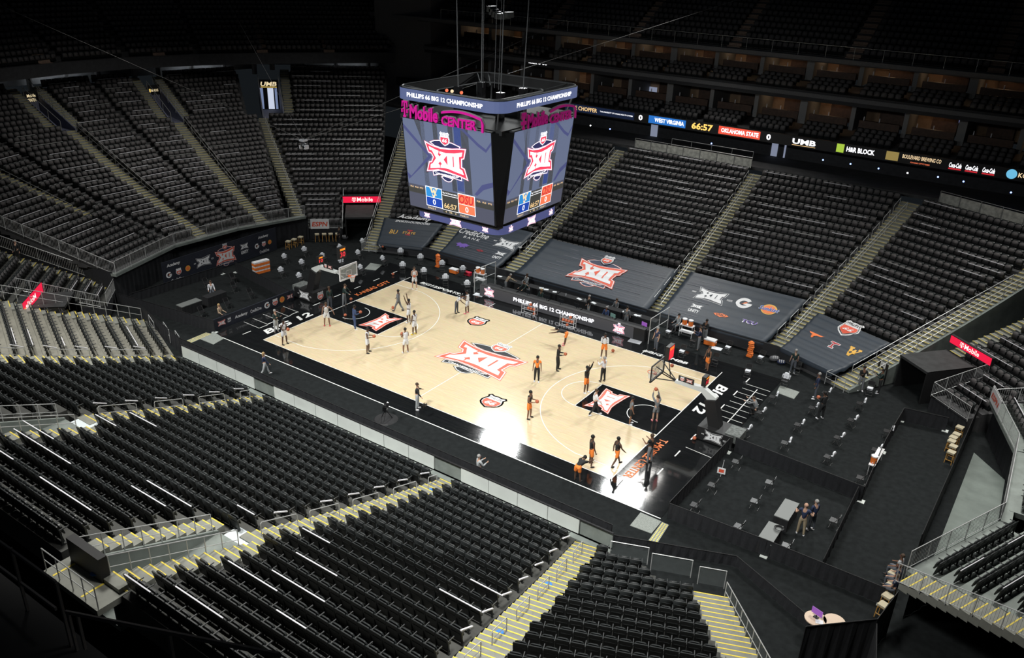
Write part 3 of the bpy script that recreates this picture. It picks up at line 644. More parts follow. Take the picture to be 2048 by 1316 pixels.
for x0, x1, k0, lab in ((6.3, 7.72, 14.2, 'middle'), (-7.9, -6.6, 12.3, 'left')):
    P_ = nb.at((x0+x1)/2, k0, .02); tag(MB().box(P_, (x1-x0, .95, .03)).build('landing_plate', 'white_plate'), 'white landing plate in front of the %s near portal' % lab, 'plate')
# blue stickers on the steps
mat('sticker_blue', (.05, .2, .55), .5)
for s_, k, w_ in ((7.6, 1.0, 'middle aisle near the court'), (7.3, 4.6, 'middle aisle fifth row'), (7.6, 8.6, 'middle aisle ninth row'), (7.7, 11.6, 'middle aisle twelfth row'), (5.7, 16.6, 'left portal stairs upper part'), (8.3, 15.2, 'right portal stairs lowest steps'), (8.3, 17.6, 'right portal stairs middle'), (7.4, 21.2, 'top landing')):
    P_ = np.array(nb.at(s_, k)); j = 0
    z_ = nb.zf(int(k))+(nb.zf(int(k)+1)-nb.zf(int(k)))/2*(1 if (ROWD*k-(ROWD*int(k)-.7)) > .4325 else 0)
    tag(MB().lathe((P_[0], P_[1], z_+.006), [(.16, 0), (.16, .006)], 0, 12).build('floor_sticker', 'sticker_blue'), 'round blue distancing sticker, %s' % w_, 'sticker')
for i, k in enumerate((.6, 2.6, 5.0, 8.2, 11.0, 13.2)):
    P_ = np.array(D3.at(-.2+.35*(i % 2), k)); z_ = D3.zf(int(k))+(D3.zf(int(k)+1)-D3.zf(int(k)))/2*(1 if (ROWD*(k-int(k))+.7) > .4325 else 0)
    tag(MB().lathe((P_[0], P_[1], z_+.006), [(.17, 0), (.17, .006)], 0, 12).build('floor_sticker', 'sticker_blue'), '%s blue distancing sticker up the lower right aisle' % ordw(i), 'sticker')
# white straps across near seat rows (row, from, to)
NS = [('near centre', 13, 5.6, 6.7), ('near centre', 15, 2.0, 5.0), ('near centre', 17, -5.2, -.6), ('near centre', 16, -6.2, -3.6), ('near centre', 16, 2.3, 4.6), ('near centre', 19, -4.4, -1.6), ('near centre', 19, .4, 4.0), ('near centre', 10, -6.3, -4.0),
      ('near centre', 12, -6.4, -4.6), ('near right of centre', 12, 8.6, 10.2), ('near right of centre', 14, 10.2, 12.4), ('near right of centre', 16, 10.9, 13.6), ('near right of centre', 17, 9.6, 12.2), ('near right of centre', 20, 10.4, 12.8), ('near right of centre', 21, 9.0, 10.4),
      ('near right of centre', 11, 15.2, 17.2), ('near right of centre', 9, 15.4, 16.9), ('near right of centre', 18, 13.2, 14.6)]
for i, (nm, k, s0, s1) in enumerate(NS):
    b = B[nm]; p, q = np.array(b.at(s0, k, .86)), np.array(b.at(s1, k, .86)); mb = MB().beam(p, q, .05, .03)
    tag(mb.build('seat_strap', 'white_bar'), 'white strap on the %s row, %s block, %s half' % (ordw(k), nm, 'left' if (s0 < 0 if 'centre' in nm and 'of' not in nm else s0 < 11.5) else 'right'), 'strap', 'white straps on the near rows')
# slanting white bars on the row ends beside the near aisles
for nm, fn, ks, sg, wd in (('near centre', nvl, (1, 3, 5, 7, 9, 12), -1, 'middle near aisle'), ('near right of centre', lambda k: 15.5+.16*k, (1, 3, 5, 7, 9, 11, 13), -1, 'lower right aisle'), ('near left of centre', lambda k: -8.05, (1, 3, 5, 7, 9, 11), -1, 'left near aisle'), ('near left corner', lambda k: -.75+.157*k, (2, 4, 6, 8, 10, 12, 14), -1, 'far left near aisle')):
    b = B[nm]
    for i, k in enumerate(ks):
        p = np.array(b.at(fn(k)+.02, k-.75, .80)); q = np.array(b.at(fn(k)+.04, k+.05, .90))
        tag(MB().beam(p, q, .07, .05).build('row_end_bar', 'white_bar'), '%s white bar from the court on row ends along the %s' % (ordw(i), wd), 'bar', 'white bars on the row ends')
# pale rails threaded along the far and end seat rows
FAR = {'far centre': 'the far centre block', 'far right of centre': 'the far block right of centre', 'far left of centre': 'the far block left of centre', 'far right corner': 'the far right corner block', 'left tunnel': 'the block beside the left tunnel', 'right tunnel': 'the block beside the right tunnel', 'left end near': 'the end block at the left photo edge', 'left end second': 'the second end block from the left', 'left end third': 'the third end block from the left', 'left end middle': 'the middle end block', 'left end fifth': 'the end block under the second portal', 'left end far': 'the end block left of the lit portal', 'far left corner': 'the far left corner block', 'near left tunnel': 'the corner block at the left edge', 'near left corner': 'the near block at the left edge', 'right end near': 'the end block at the right edge', 'right end middle': 'the middle right end block', 'right end far': 'the far right end block'}
rnd = random.Random(3)
for nm, wd in FAR.items():
    b = B[nm]; end = 'end' in nm
    for k in b.rows:
        if nm in TARP and k < TARP[nm]+.2: continue
        a0, b0 = b.a(k)+.3, b.b(k)-.3; L = b0-a0; c = 0
        if L < 1.4: continue
        s = a0 if k % 2 else a0+rnd.uniform(0, 2.5)
        while s < b0-1.2:
            ln = min(rnd.choice((1.7, 2.3, 3.0, 3.6)), b0-s)
            if rnd.random() < (.75 if (end and k < 14) else .55):
                P_ = b.at(s+ln/2, k, .6)
                if inframe(P_, 0):
                    bright = end and k < 12
                    bar(b, s, s+ln, k, .70 if not end else .84, '%s pale bar along the %s row in %s' % (ordw(c), ordw(k), wd), 'white_bar' if bright or rnd.random() < .85 else 'rail_grey', 'pale bars along the seat rows', .026 if not bright else .028, -.30 if not end else -.05); c += 1
            s += ln+rnd.uniform(1.5, 3.6)
# far aisle handrails
for b, s_, wd, kr in ((B['far centre'], 5.78, 'aisle right of the centre tarp', range(1, 23, 2)), (B['far centre'], -8.45, 'aisle left of the centre tarp', range(3, 23, 2)), (D1, -.72, 'aisle between the two right tarps', range(1, 23, 2))):
    for i, k in enumerate(kr):
        p0, p1 = np.array(b.at(s_, k)), np.array(b.at(s_, k+1.3)); up = np.array([0, 0, .9]); r = thing('handrail', '%s handrail from the bottom of the %s' % (ordw(i), wd), 'handrail', p0, 0, 'far aisle handrails')
        MB().tube(p0+up, p1+up, .022).build('top_rail', 'steel', r, world=True); MB().tube(p0, p0+up, .02).build('post', 'steel', r, world=True); MB().tube(p1, p1+up, .02).build('post', 'steel', r, world=True)
    c0 = s_+(.6 if b is not D1 else .72)
    rail('centre_handrail', 'long double handrail down the middle of the %s' % wd, [b.at(c0, kr[0]), b.at(c0, 22)], .85, 1.9, m='steel')
fr = B['far right corner']; fl = B['far left corner']
rail('stair_railing', 'tall steel railing on the tunnel side of the right stairs', [fr.at(6.55, .2), fr.at(6.55+.14*19, 19)], 1.0, 1.3)
rail('stair_railing', 'lower steel railing on the tarp side of the right stairs', [fr.at(5.2+.4, 1), fr.at(5.25+.14*17+.4, 17)], .8, 2.2)
rail('stair_railing', 'steel railing between the left tunnel and its stairs', [fl.at(-6.62, .2), fl.at(-6.62-.14*25, 25)], 1.0, 1.3)
rail('landing_railing', 'small steel railing around the landing below the left stairs', [fl.at(-6.6, -.2), fl.at(-6.6, -1.4, .25), fl.at(-5.2, -1.4, .25)], .95, .7, pick=.12)
rail('landing_railing', 'small steel railing around the landing below the right stairs', [fr.at(5.0, -.6), fr.at(5.0, -1.3, .2), fr.at(6.5, -1.3, .2)], .95, .9)
rail('stair_railing', 'railing beside the stairs below the lit end portal', [B['left tunnel'].at(-2.0, 0), B['left tunnel'].at(-2.0-.25*20, 20)], .95, 1.6)
for b, s0, sl, k0, k1, wd in ((B['left end near'], 6.15, 0, 9, 32, 'first end stand aisle'), (B['left end third'], 3.4, 0, 8, 32, 'long end stand aisle'), (B['left end fifth'], 3.0, 0, 7, 31, 'end aisle below the second portal')):
    rail('aisle_handrail', 'handrail running up the %s' % wd, [b.at(s0, k0), b.at(s0, k1)], .9, 2.2, m='rail_grey')
# platforms of the end stand with picket guardrails
def E3(p, z): return (p[0], p[1], z)
for i, wd in enumerate(('left end platform above the banner, near part', 'left end platform above the banner, middle part', 'left end platform above the banner, far part')):
    A_, C_ = E2[i], E2[i+1]; rail('guardrail', 'picket guardrail on the %s' % wd, [E3(A_+(C_-A_)*.0, 2.48), E3(C_-(C_-A_)*.02, 2.48)], 1.05, 1.6, pick=.12)
    u = (C_-A_)/np.hypot(*(C_-A_)); n = np.array([-u[1], u[0]])
    o = MB().hexa([(*A_, 2.25), (*C_, 2.25), (*(C_+n*.5), 2.25), (*(A_+n*.5), 2.25), (*A_, 2.47), (*C_, 2.47), (*(C_+n*.5), 2.47), (*(A_+n*.5), 2.47)]).build('platform_edge', 'concrete'); tag(o, 'grey metal edge of the %s' % wd, 'platform', kind='structure')
b = B['left end near']
rail('side_railing', 'long stepped railing on the near side of the left end stand', [b.at(.1, -1.0), b.at(.1, 14), b.at(.1, 26)], 1.05, 1.7, pick=.14)
b = B['near left tunnel']; W0 = b.pt(-1.6, -1.0, 1.0); W1 = b.pt(1.75, -1.0, 1.0)
rail('guardrail', 'picket guardrail across the front of the left corner block', [W0, W1], 1.05, 1.6, pick=.12)
rail('guardrail', 'stepped picket guardrail beside the red tunnel sign at the left edge', [b.at(1.75, -.6), b.at(1.75, 5.6)], 1.05, .9, pick=.12)
rail('guardrail', 'picket guardrail between the left corner block and the end stand', [b.at(-2.6, -1), b.at(-2.6-.2*22, 22)], 1.05, 1.6, pick=.14)
b = B['left tunnel']; rail('guardrail', 'picket guardrail carrying the white sports network banner', [b.pt(-2.6, -1.0, 1.0), b.pt(1.75, -1.0, 1.0)], 1.0, 1.5, pick=.12)
rail('guardrail', 'steel railing on the left wall of the left tunnel', [b.at(1.75, -.6), b.at(1.75, 5.4)], 1.0, 1.5)
b = B['right tunnel']; rail('guardrail', 'picket guardrail across the front of the right corner block', [b.pt(.2, -1.0, 1.0), b.pt(3.4, -1.0, 1.0)], 1.05, 1.6, pick=.12)
rail('guardrail', 'picket guardrail between the right tunnel and the corner seats', [b.pt(.2, -1.0, 1.0), b.at(.2, 3.6)], 1.05, 1.2, pick=.12)
for i, wd in enumerate(('near', 'middle', 'far')):
    A_, C_ = RE[i], RE[i+1]; rail('guardrail', 'picket guardrail on the %s part of the right end platform' % wd, [E3(A_, 2.48), E3(C_, 2.48)], 1.05, 1.6, pick=.12)
    u = (C_-A_)/np.hypot(*(C_-A_)); n = np.array([u[1], -u[0]])
    o = MB().hexa([(*A_, 2.25), (*C_, 2.25), (*(C_+n*.5), 2.25), (*(A_+n*.5), 2.25), (*A_, 2.47), (*C_, 2.47), (*(C_+n*.5), 2.47), (*(A_+n*.5), 2.47)]).build('platform_edge', 'concrete'); tag(o, 'grey metal edge of the right end platform, %s part' % wd, 'platform', kind='structure')
b = B['right end near']; rail('side_railing', 'stepped picket railing at the lower right photo edge', [b.at(-.95, -1.0), b.at(-.95, 13)], 1.05, 1.15, pick=.12)
b = B['right end far']; rail('side_railing', 'picket railing at the far end of the right end stand', [b.at(5.7, -1.0), b.at(5.7, 11)], 1.05, 1.3, pick=.12)
aisle(B['right end near'], range(0, 14), cst(-.9), cst(.3), 'grey metal stairs at the lower right photo edge')
# glass-fronted guardrails stepping back in front of the lower right block
b = B['near right corner']
for i, (s0, s1, k) in enumerate(((1.35, 3.14, .86), (3.32, 5.16, 1.52), (5.47, 6.65, 2.15))):
    rail('glass_guardrail', '%s glass guardrail from the aisle before the lower right seats' % ordw(i), [b.pt(s0, ROWD*k-.75, zA(k)), b.pt(s1, ROWD*k-.75, zA(k))], 1.0, 2.2, mid=False, panel='glass')
rail('glass_guardrail', 'long glass guardrail down the right side of the lower right stairs', [b.at(6.65, 2.2), b.at(8.3, 12)], 1.05, .95, panel='glass')
b = B['near left corner']
rail('glass_guardrail', 'long steel railing along the left stairs at the left photo edge', [b.at(-7.7, -.2), b.at(-7.7-.14*20, 20)], 1.05, .8, mid=True)
for i, (s0, s1, k) in enumerate(((-6.2, -4.6, .4), (-4.4, -2.8, -.3), (-2.5, -1.4, -.7))):
    rail('glass_guardrail', '%s steel guardrail before the near left block, from the left' % ordw(i), [b.pt(s0, ROWD*k-.75, .2), b.pt(s1, ROWD*k-.75, .2)], 1.0, 1.6)
# ---------------------------------------------------------------- drapes, front walls, tarps
def pleat(name, pts, z0, z1, label, m='drape', amp=.035, step=.16, cat='drape', rail_=True, thick=.02):
    pts = [np.array(p, float) for p in pts]; root = thing(name, label, cat, (*pts[0], z0)); mb = MB()
    for a_, b_ in zip(pts, pts[1:]):
        d = b_-a_; l = np.hypot(*d); u = d/l; n = np.array([-u[1], u[0]]); c = max(2, int(l/step))
        row = []
        for i in range(c+1):
            q = a_+u*(l*i/c)+n*(amp*(1 if i % 2 else -1)*(.6+.4*math.sin(i*1.7))); row.append(q)
        V = [(*q, z0+.01) for q in row]+[(*(q*.35+(a_+u*(l*i/c))*.65), z1) for i, q in enumerate(row)]; k = c+1
        mb.add(V, [(i, i+1, k+i+1, k+i) for i in range(c)])
    mb.build('fabric', m, root, world=True)
    if rail_:
        MB().path([(*p, z1) for p in pts], .022, n=5).build('top_pole', 'black', root, world=True)
        for p in pts:
            MB().tube((*p, z0), (*p, z1), .022).build('upright', 'black', root, world=True)
    return root
# near dasher wall with white panels, black drape beyond it
wn = thing('wall_near', 'white panelled wall in front of the near seats', 'wall', (0, -13.0, 0)); struct(wn)
xs = np.arange(-16.2, 17.2, 1.86)
for i, x in enumerate(xs):
    gate = i in (4, 12, 17)
    MB().box((x+.93, -13.0 if not gate else -12.94, .60 if not gate else .55), (1.82, .08, .86 if not gate else .8)).build('gate_panel' if gate else 'panel', 'concrete' if gate else 'white_panel', wn, world=True)
MB().box((.5, -13.0, 1.05), (33.6, .1, .05)).build('cap', 'black', wn, world=True)
MB().box((.5, -13.22, .04), (33.6, .34, .12)).build('kerb', 'concrete', wn, world=True)
pleat('floor_drape', [(-24.3, -10.9), (-17.0, -12.6), (17.0, -12.62)], -.02, 1.22, 'long black drape in front of the near white wall', amp=.05, step=.22)
pleat('floor_drape', [(17.0, -12.62), (22.6, -10.4), (27, -12.5)], -.02, .62, 'low black drape before the lower right seats', amp=.04, step=.2)
# far front wall
wf = thing('wall_far', 'black draped wall below the far tarps', 'wall', (0, 13.4, 0)); struct(wf)
pf = [(-20.9, 11.74), (-16.5, 13.39), (16.5, 13.39), (20.9, 11.74)]
for i, (p, q) in enumerate(zip(pf, pf[1:])):
    p, q = np.array(p), np.array(q); u = (q-p)/np.hypot(*(q-p)); n = np.array([-u[1], u[0]])
    MB().hexa([(*p, -.02), (*q, -.02), (*(q+n*.1), -.02), (*(p+n*.1), -.02), (*p, .9), (*q, .9), (*(q+n*.1), .9), (*(p+n*.1), .9)]).build('panel', 'dark_wall', wf, world=True)
    MB().beam((*p, .0), (*q, .0), .04, .05).build('base_trim', 'concrete_dark', wf, world=True)
# black curtains below the end platforms
pleat('curtain', [E2[0]+.35*np.array([-.95, -.3]), E2[1]+.4*np.array([-1, -.1]), E2[2]+.4*np.array([-1, .1]), E2[3]+.4*np.array([-.9, .3]), (-28.4, 10.0)], -.02, 2.25, 'tall black curtain under the left end platform', amp=.06, step=.25, rail_=False)
pleat('curtain', [E2[0]+.35*np.array([-.95, -.3]), (-34, -11.2), (-44, -13.5)], -.02, 2.6, 'black curtain closing the near side of the left end stand', amp=.06, step=.3, rail_=False)
b = B['near left tunnel']; pleat('curtain', [b.pt(-1.6, -.95, 0)[:2], b.pt(1.75, -.95, 0)[:2], b.pt(1.8, 5.2, 0)[:2]], -.02, .98, 'dark curtain below the left corner block', m='dark_wall', amp=.03, rail_=False)
b = B['left tunnel']; pleat('curtain', [b.pt(-2.6, -.95, 0)[:2], b.pt(1.75, -.95, 0)[:2]], -.02, .98, 'dark curtain behind the bar stools by the left tunnel', amp=.03, rail_=False)
b = B['right tunnel']; pleat('curtain', [b.pt(.2, -.95, 0)[:2], b.pt(3.4, -.95, 0)[:2]], -.02, .98, 'dark curtain below the right corner block', amp=.03, rail_=False)
pleat('curtain', [RE[0]+.4*np.array([.9, -.3]), RE[1]+.4*np.array([1, 0]), RE[2]+.4*np.array([1, 0]), RE[3]+.4*np.array([.9, .3])], -.02, 2.25, 'tall black curtain under the right end platform', amp=.05, step=.3, rail_=False)
# slanting black partition and bare concrete strip beside the right end
q0, q1, q2 = Z(1935, 880)[:2], Z(1826, 1132)[:2], Z(1795, 1195)[:2]
pleat('partition_drape', [Z(1973, 790, .9)[:2], q0, q1], -.02, 1.9, 'tall black partition drape along the right end walkway', amp=.04, step=.3)
pleat('partition_drape', [Z(1612, 1253, 2.4)[:2], Z(1755, 1238, 2.4)[:2], Z(1797, 1182, 2.4)[:2]], -.02, 2.4, 'tall black drape wall in front of the two round tables', amp=.04, step=.25)
pleat('partition_drape', [Z(1755, 1238, 2.4)[:2]+np.array([.05, -.3]), Z(1755, 1238, 2.4)[:2]+np.array([1.2, -5.5])], -.02, 2.4, 'second tall black drape wall at the lower right', amp=.04, step=.25)
mat('bare_concrete', (.13, .155, .14), .7, noise=.2, scale=1)
o = MB().add([(*Z(u, v, -.01)[:2], -.012) for u, v in ((1948, 905), (2010, 960), (1990, 1080), (1880, 1135), (1865, 1120))], [(0, 1, 2, 3, 4)]).build('bare_floor', 'bare_concrete', floor, world=True)
# --- tarps over the lowest far rows
mat('tarp', (.016, .026, .040), .55, noise=.12, scale=2); mat('tarp_stripe', (.10, .10, .125), .55)
def tsurf(b, wav=.05, lift=.90):
    def f(s, off, t):
        k = off/ROWD; z = b.zf(max(k, -.2))+lift-wav*abs(math.sin(math.pi*k))*(1 if k > 0 else .3)
        if k < -.2: z -= (abs(k)-.2)*.12
        n = .95
        return b.pt(s, off-.3*t, z+n*t)
    return f
def tinv(b, u, v, lift=.90):
    d = ray(u, v)
    for t in np.linspace(40, 110, 3500):
        P_ = CAM+t*d; q = P_[:2]-b.p0; off = q @ b.n
        if off > -1.5 and P_[2] < b.zf(max(off/ROWD, -.2))+lift: return q @ b.u, off
def tarp(b, k1, a0, a1, b0, b1, label, wav=.05, stripes=None, hang=.22):
    fn = tsurf(b, wav); root = thing('seat_tarp', label, 'tarp', b.pt((a0+b0)/2, 0, b.zf(0)))
    ks = list(np.arange(-.95, k1+.01, .25)); nc = 24; mb = MB(); V = []
    for k in ks:
        s0, s1 = a0+(a1-a0)*(k+.95)/(k1+.95), b0+(b1-b0)*(k+.95)/(k1+.95)
        sag = [(s0-.02, -hang), *[(s0+(s1-s0)*i/nc, 0) for i in range(nc+1)], (s1+.02, -hang)]
        for s, dz in sag:
            x, y, z = fn(s, k*ROWD, 0); V.append((x, y, z+dz*(1+.25*math.sin(k*6.28))))
    w_ = nc+3
    x0 = [(*b.pt(a0+(b0-a0)*min(max((i-1)/nc, 0), 1), -.97*ROWD, 0)[:2], fn(a0, -.95*ROWD, 0)[2]-.3) for i in range(w_)]
    V = x0+V; rws = len(ks)+1
    mb.add(V, [(j*w_+i, j*w_+i+1, (j+1)*w_+i+1, (j+1)*w_+i) for j in range(rws-1) for i in range(w_-1)])
    mb.build('cover', 'tarp', root, world=True, smooth=True)
    cuts = list(np.arange(-1, 8, .25)*ROWD)
    if stripes:
        a = Art(); rr = random.Random(len(label))
        for i, (x0_, x1_, y_) in enumerate(stripes): a.rect(x0_, y_-.022, x1_, y_+.022, 'tarp_stripe')
        a.place('printed_stripes', fn, root, cuts=cuts, dl=.012)
    def logo(art, u, v, size, name='printed_emblem', rot=0.):
        s, o_ = tinv(b, u, v); Art().put(art, s, o_, size, rot=rot).place(name, fn, root, cuts=cuts, dl=.014)
    return root, logo
def stripes(xa, xb, ya, yb, sl0, sl1, n):
    return [(xa+sl0*i/n+.25*math.sin(i*2.1), xb+sl1*i/n+.3*math.sin(i*1.3), ya+(yb-ya)*i/n) for i in range(n)]
c = B['far centre']
_, lg = tarp(c, 5.75, -6.7, -6.7, 6.0, 5.85, 'large dark tarp with the red XII emblem behind the press tables', stripes=stripes(-5.2, -3.0, .2, 4.6, 1.5, 0, 9)+stripes(1.6, 4.6, -.2, 4.4, 0, .8, 14)+stripes(-3.2, -1.2, 3.1, 4.6, 2.2, 3.4, 5))
lg(xii('red_print', 'white', 'navy_print'), 1193, 547, 4.6)
c = B['far right of centre']
_, lg = tarp(c, 6.0, 7.0, 6.95, 15.5, 16.55, 'dark tarp with G and orange fruit emblems right of centre', stripes=stripes(7.6, 9.6, -.4, 4.5, 0, .5, 14))
lg(xii_mono('white', 'tarp'), 1422, 592, 2.5); lg(unity('white', 'tarp'), 1390, 617, .95); lg(g_mark(), 1488, 606, 1.25); lg(sun_mark(), 1538, 619, 1.25)
lg(osu_mark('orange_print', 'tarp'), 1442, 630, 1.25); lg(Art().text('TCU', 0, 0, 1., .36, 'white', 0, .03, .18).text('TCU', 0, 0, .94, .31, 'purple_print', 1, .012, 0.), 1499, 644, 1.2)
c = B['far right corner']
_, lg = tarp(c, 5.0, .75, -.15, 5.2, 6.0, 'rippled dark tarp with a longhorn and a 66 shield at the right', wav=.12)
lg(shield(), 1699, 656, 1.75); lg(longhorn(), 1630, 668, 1.35); lg(tt_mark(), 1667, 688, .75); lg(wv_mark(), 1705, 702, .95)
c = B['far left of centre']
_, lg = tarp(c, 5.9, -14.95, -16.0, -8.65, -8.65, 'dark tarp with a purple emblem left of the centre tarp', stripes=stripes(-13.4, -9.4, -.4, 3.4, -.2, .2, 12))
lg(Art().text('CreditOne', 0, .12, 1.3, .34, 'white', 0, .012, 0.).text('B A N K', .1, -.17, .7, .12, 'white', 0, .012, 0.), 945, 470, 2.6); lg(xii_mono('white', 'tarp'), 1014, 488, 2.3); lg(unity('white', 'tarp'), 997, 511, 1.0)
lg(cat_mark(), 924, 490, 1.5); lg(osu_mark('crimson_print', 'tarp'), 960, 501, .8)
c = B['far left corner']
_, lg = tarp(c, 4.0, -5.25, -6.1, -.8, -.1, 'dark tarp with yellow letters at the far left corner', wav=.08)
lg(Art().text('Academy', 0, .1, 1.4, .36, 'white', 0, .03, .18).text('SPORTS+OUTDOORS', 0, -.16, 1.4, .12, 'white', 0, .03, .18), 828, 439, 2.5)
lg(Art().text('BU', 0, 0, .8, .7, 'gold_print', 0, .012, 0.), 787, 463, .9); lg(Art().poly([(-.3, .5), (.3, .5), (.3, .3), (.1, .3), (.1, -.3), (.3, -.3), (.3, -.5), (-.3, -.5), (-.3, -.3), (-.1, -.3), (-.1, .3), (-.3, .3)], 'crimson_print', 0).text('STATE', 0, 0, 1.5, .34, 'gold_print', 1, .012, 0.), 818, 465, .85)
# --- tunnels with red signs
emat('sign_red', (.85, .012, .06), 1.0); emat('sign_white', (1, .92, .85), 1.2)
def tmob_sign(name, b, s0, s1, off, z0, z1, label):
    root = thing(name, label, 'sign', b.pt((s0+s1)/2, off, z0)); f = lambda x, y, t: b.pt(s0+(s1-s0)*x, off-.09-t, z0+(z1-z0)*y)
    MB().hexa([b.pt(s0, off-.08, z0), b.pt(s1, off-.08, z0), b.pt(s1, off+.14, z0), b.pt(s0, off+.14, z0), b.pt(s0, off-.08, z1), b.pt(s1, off-.08, z1), b.pt(s1, off+.14, z1), b.pt(s0, off+.14, z1)]).build('case', 'black', root, world=True)
    Art().rect(.015, .06, .985, .94, 'sign_red').place('lit_face', f, root)
    w_ = (s1-s0)/(z1-z0); a = Art(); t = Art().put(tmark('sign_white'), 0, 0, 1.)
    for v, fc, m, l in t.items: a.items.append((v*np.array([.58/w_, .58])+np.array([.30, .5]), fc, m, 2))
    tv, tf, asp = TXT[('Mobile', .012, 0.)]; hh = .58; ww = hh*asp/w_
    a.items.append(((tv-.5)*np.array([ww, hh])+np.array([.30+.42/w_+ww/2, .52]), tf, 'sign_white', 2)); a.place('lettering', f, root)
    return root
def tunnel(b, s0, s1, off0, off1, h, label):
    root = thing('tunnel', label, 'tunnel', b.pt((s0+s1)/2, off0, -.02)); r2 = root
    for s in (s0, s1): MB().hexa([b.pt(s-.05, off0, -.02), b.pt(s+.05, off0, -.02), b.pt(s+.05, off1, -.02), b.pt(s-.05, off1, -.02), b.pt(s-.05, off0, h), b.pt(s+.05, off0, h), b.pt(s+.05, off1, h), b.pt(s-.05, off1, h)]).build('side_wall', 'black', root, world=True)
    mb = MB(); n = 5   # draped cloth roof, sagging a little
    V = [b.pt(s0-.08+(s1-s0+.16)*i/n, off0-.05+(off1-off0)*j/6, h+.06-.10*math.sin(math.pi*i/n)*math.sin(math.pi*j/6)-(.0 if j else .02)) for j in range(7) for i in range(n+1)]
    mb.add(V, [(j*(n+1)+i, j*(n+1)+i+1, (j+1)*(n+1)+i+1, (j+1)*(n+1)+i) for j in range(6) for i in range(n)])
    mb.add([b.pt(s0-.08, off0-.05, h+.05), b.pt(s1+.08, off0-.05, h+.05), b.pt(s1+.08, off0-.05, h-.12), b.pt(s0-.08, off0-.05, h-.12)], [(0, 1, 2, 3)])
    mb.build('roof', 'tunnel_cloth', root, world=True, smooth=False)
    MB().hexa([b.pt(s0, off1, -.02), b.pt(s1, off1, -.02), b.pt(s1, off1+.1, -.02), b.pt(s0, off1+.1, -.02), b.pt(s0, off1, h), b.pt(s1, off1, h), b.pt(s1, off1+.1, h), b.pt(s0, off1+.1, h)]).build('back', 'black', root, world=True)
    return root
mat('tunnel_cloth', (.028, .03, .031), .8, noise=.3, scale=2)
b = B['right tunnel']; tunnel(b, -3.1, -.6, -1.0, 2.8, 2.35, 'black draped tunnel mouth below the right red sign'); tmob_sign('tunnel_sign', b, -3.3, .47, 2.95, 2.9, 3.5, 'lit red sign over the right tunnel')
b = B['left tunnel']; tunnel(b, 2.1, 4.7, -1.3, 2.9, 2.2, 'black draped tunnel mouth below the left red sign'); tmob_sign('tunnel_sign', b, 1.67, 5.55, 3.05, 2.4, 3.12, 'lit red sign over the left tunnel')
b = B['near left tunnel']; tunnel(b, 2.2, 4.9, 1.0, 4.6, 2.4, 'dark tunnel mouth below the red sign at the left edge')
A_, C_ = Z(84, 568, 3.), Z(45, 612, 3.)
root = thing('tunnel_sign', 'lit red sign seen from the side at the left photo edge', 'sign', (*((A_+C_)/2)[:2], 2.6)); u3 = (C_-A_)/np.linalg.norm(C_-A_); nn = np.array([u3[1], -u3[0], 0])*1.0
f = lambda x, y, t: tuple(A_+(C_-A_)*x+np.array([0, 0, -.75+.95*y])+nn*(-.0)+np.array([.66, -.66, .3])*t)
MB().prism([(0, 0), (1, 0), (1, 1), (0, 1)], lambda x, y, t: f(x, y, t), -.2, 0).build('case', 'black', root, world=True)
Art().rect(.01, .04, .99, .96, 'sign_red').put(Art().text('Mobile', .62, .5, .5, .42, 'sign_white', 2), 0, 0, 1).place('lit_face', f, root)
# white sports network banners
def banner(name, f, label, cat='banner', items=None, bg='white'):
    root = thing(name, label, cat, f(.5, 0, 0)); MB().prism([(0, 0), (1, 0), (1, 1), (0, 1)], f, -.02, 0).build('cloth', bg, root, world=True)
    for it in items or []: it.place('print', f, root)
    return root
b = B['left tunnel']; banner('network_banner', lambda x, y, t: b.pt(-1.25+1.75*x, -1.06-t, 1.05+.95*y), 'white banner with red letters hung on the rail above the stools', items=[Art().text('ESPN', .5, .5, .86, .5, 'red_print', 2, .03, .18)])
A_, C_ = np.array([*RE[3], 2.5]), np.array([*(RE[3]+(RE[2]-RE[3])*.34), 2.5]); banner('network_banner', lambda x, y, t: tuple(A_+(C_-A_)*x+np.array([-.05-t, -.02, .05+.95*y])), 'white banner with red letters on the right end rail', items=[Art().text('ESPN', .5, .5, .8, .4, 'red_print', 2, .03, .18)])
# long sponsor banner below the left end stand
mat('banner_navy', (.014, .017, .028), .6, noise=.2, scale=1.5)
A_, C_ = PX(322, 576, -28.15), PX(556, 492, -28.15); A_[2] = 0; C_[2] = 0; A_[1], C_[1] = -6.1, 6.0
f = lambda x, y, t: (-28.15+t-.25*x, A_[1]+(C_[1]-A_[1])*x, .05+2.15*y)
root = thing('sponsor_banner', 'long navy sponsor banner with XII emblem behind the left court end', 'banner', (-28.2, 0, 0))
MB().prism([(0, 0), (1, 0), (1, 1), (0, 1)], f, -.04, 0).build('cloth', 'banner_navy', root, world=True)
g = lambda x, y, t: f(x/12.1, y/2.15, t)
st = Art(); 
for i in range(16): st.rect(2.2+.5*math.sin(i), .1+.125*i, 9.6+.8*math.cos(i*1.4), .112+.125*i, 'stripe_navy')
mat('stripe_navy', (.045, .05, .075), .6); st.place('printed_stripes', g, root)
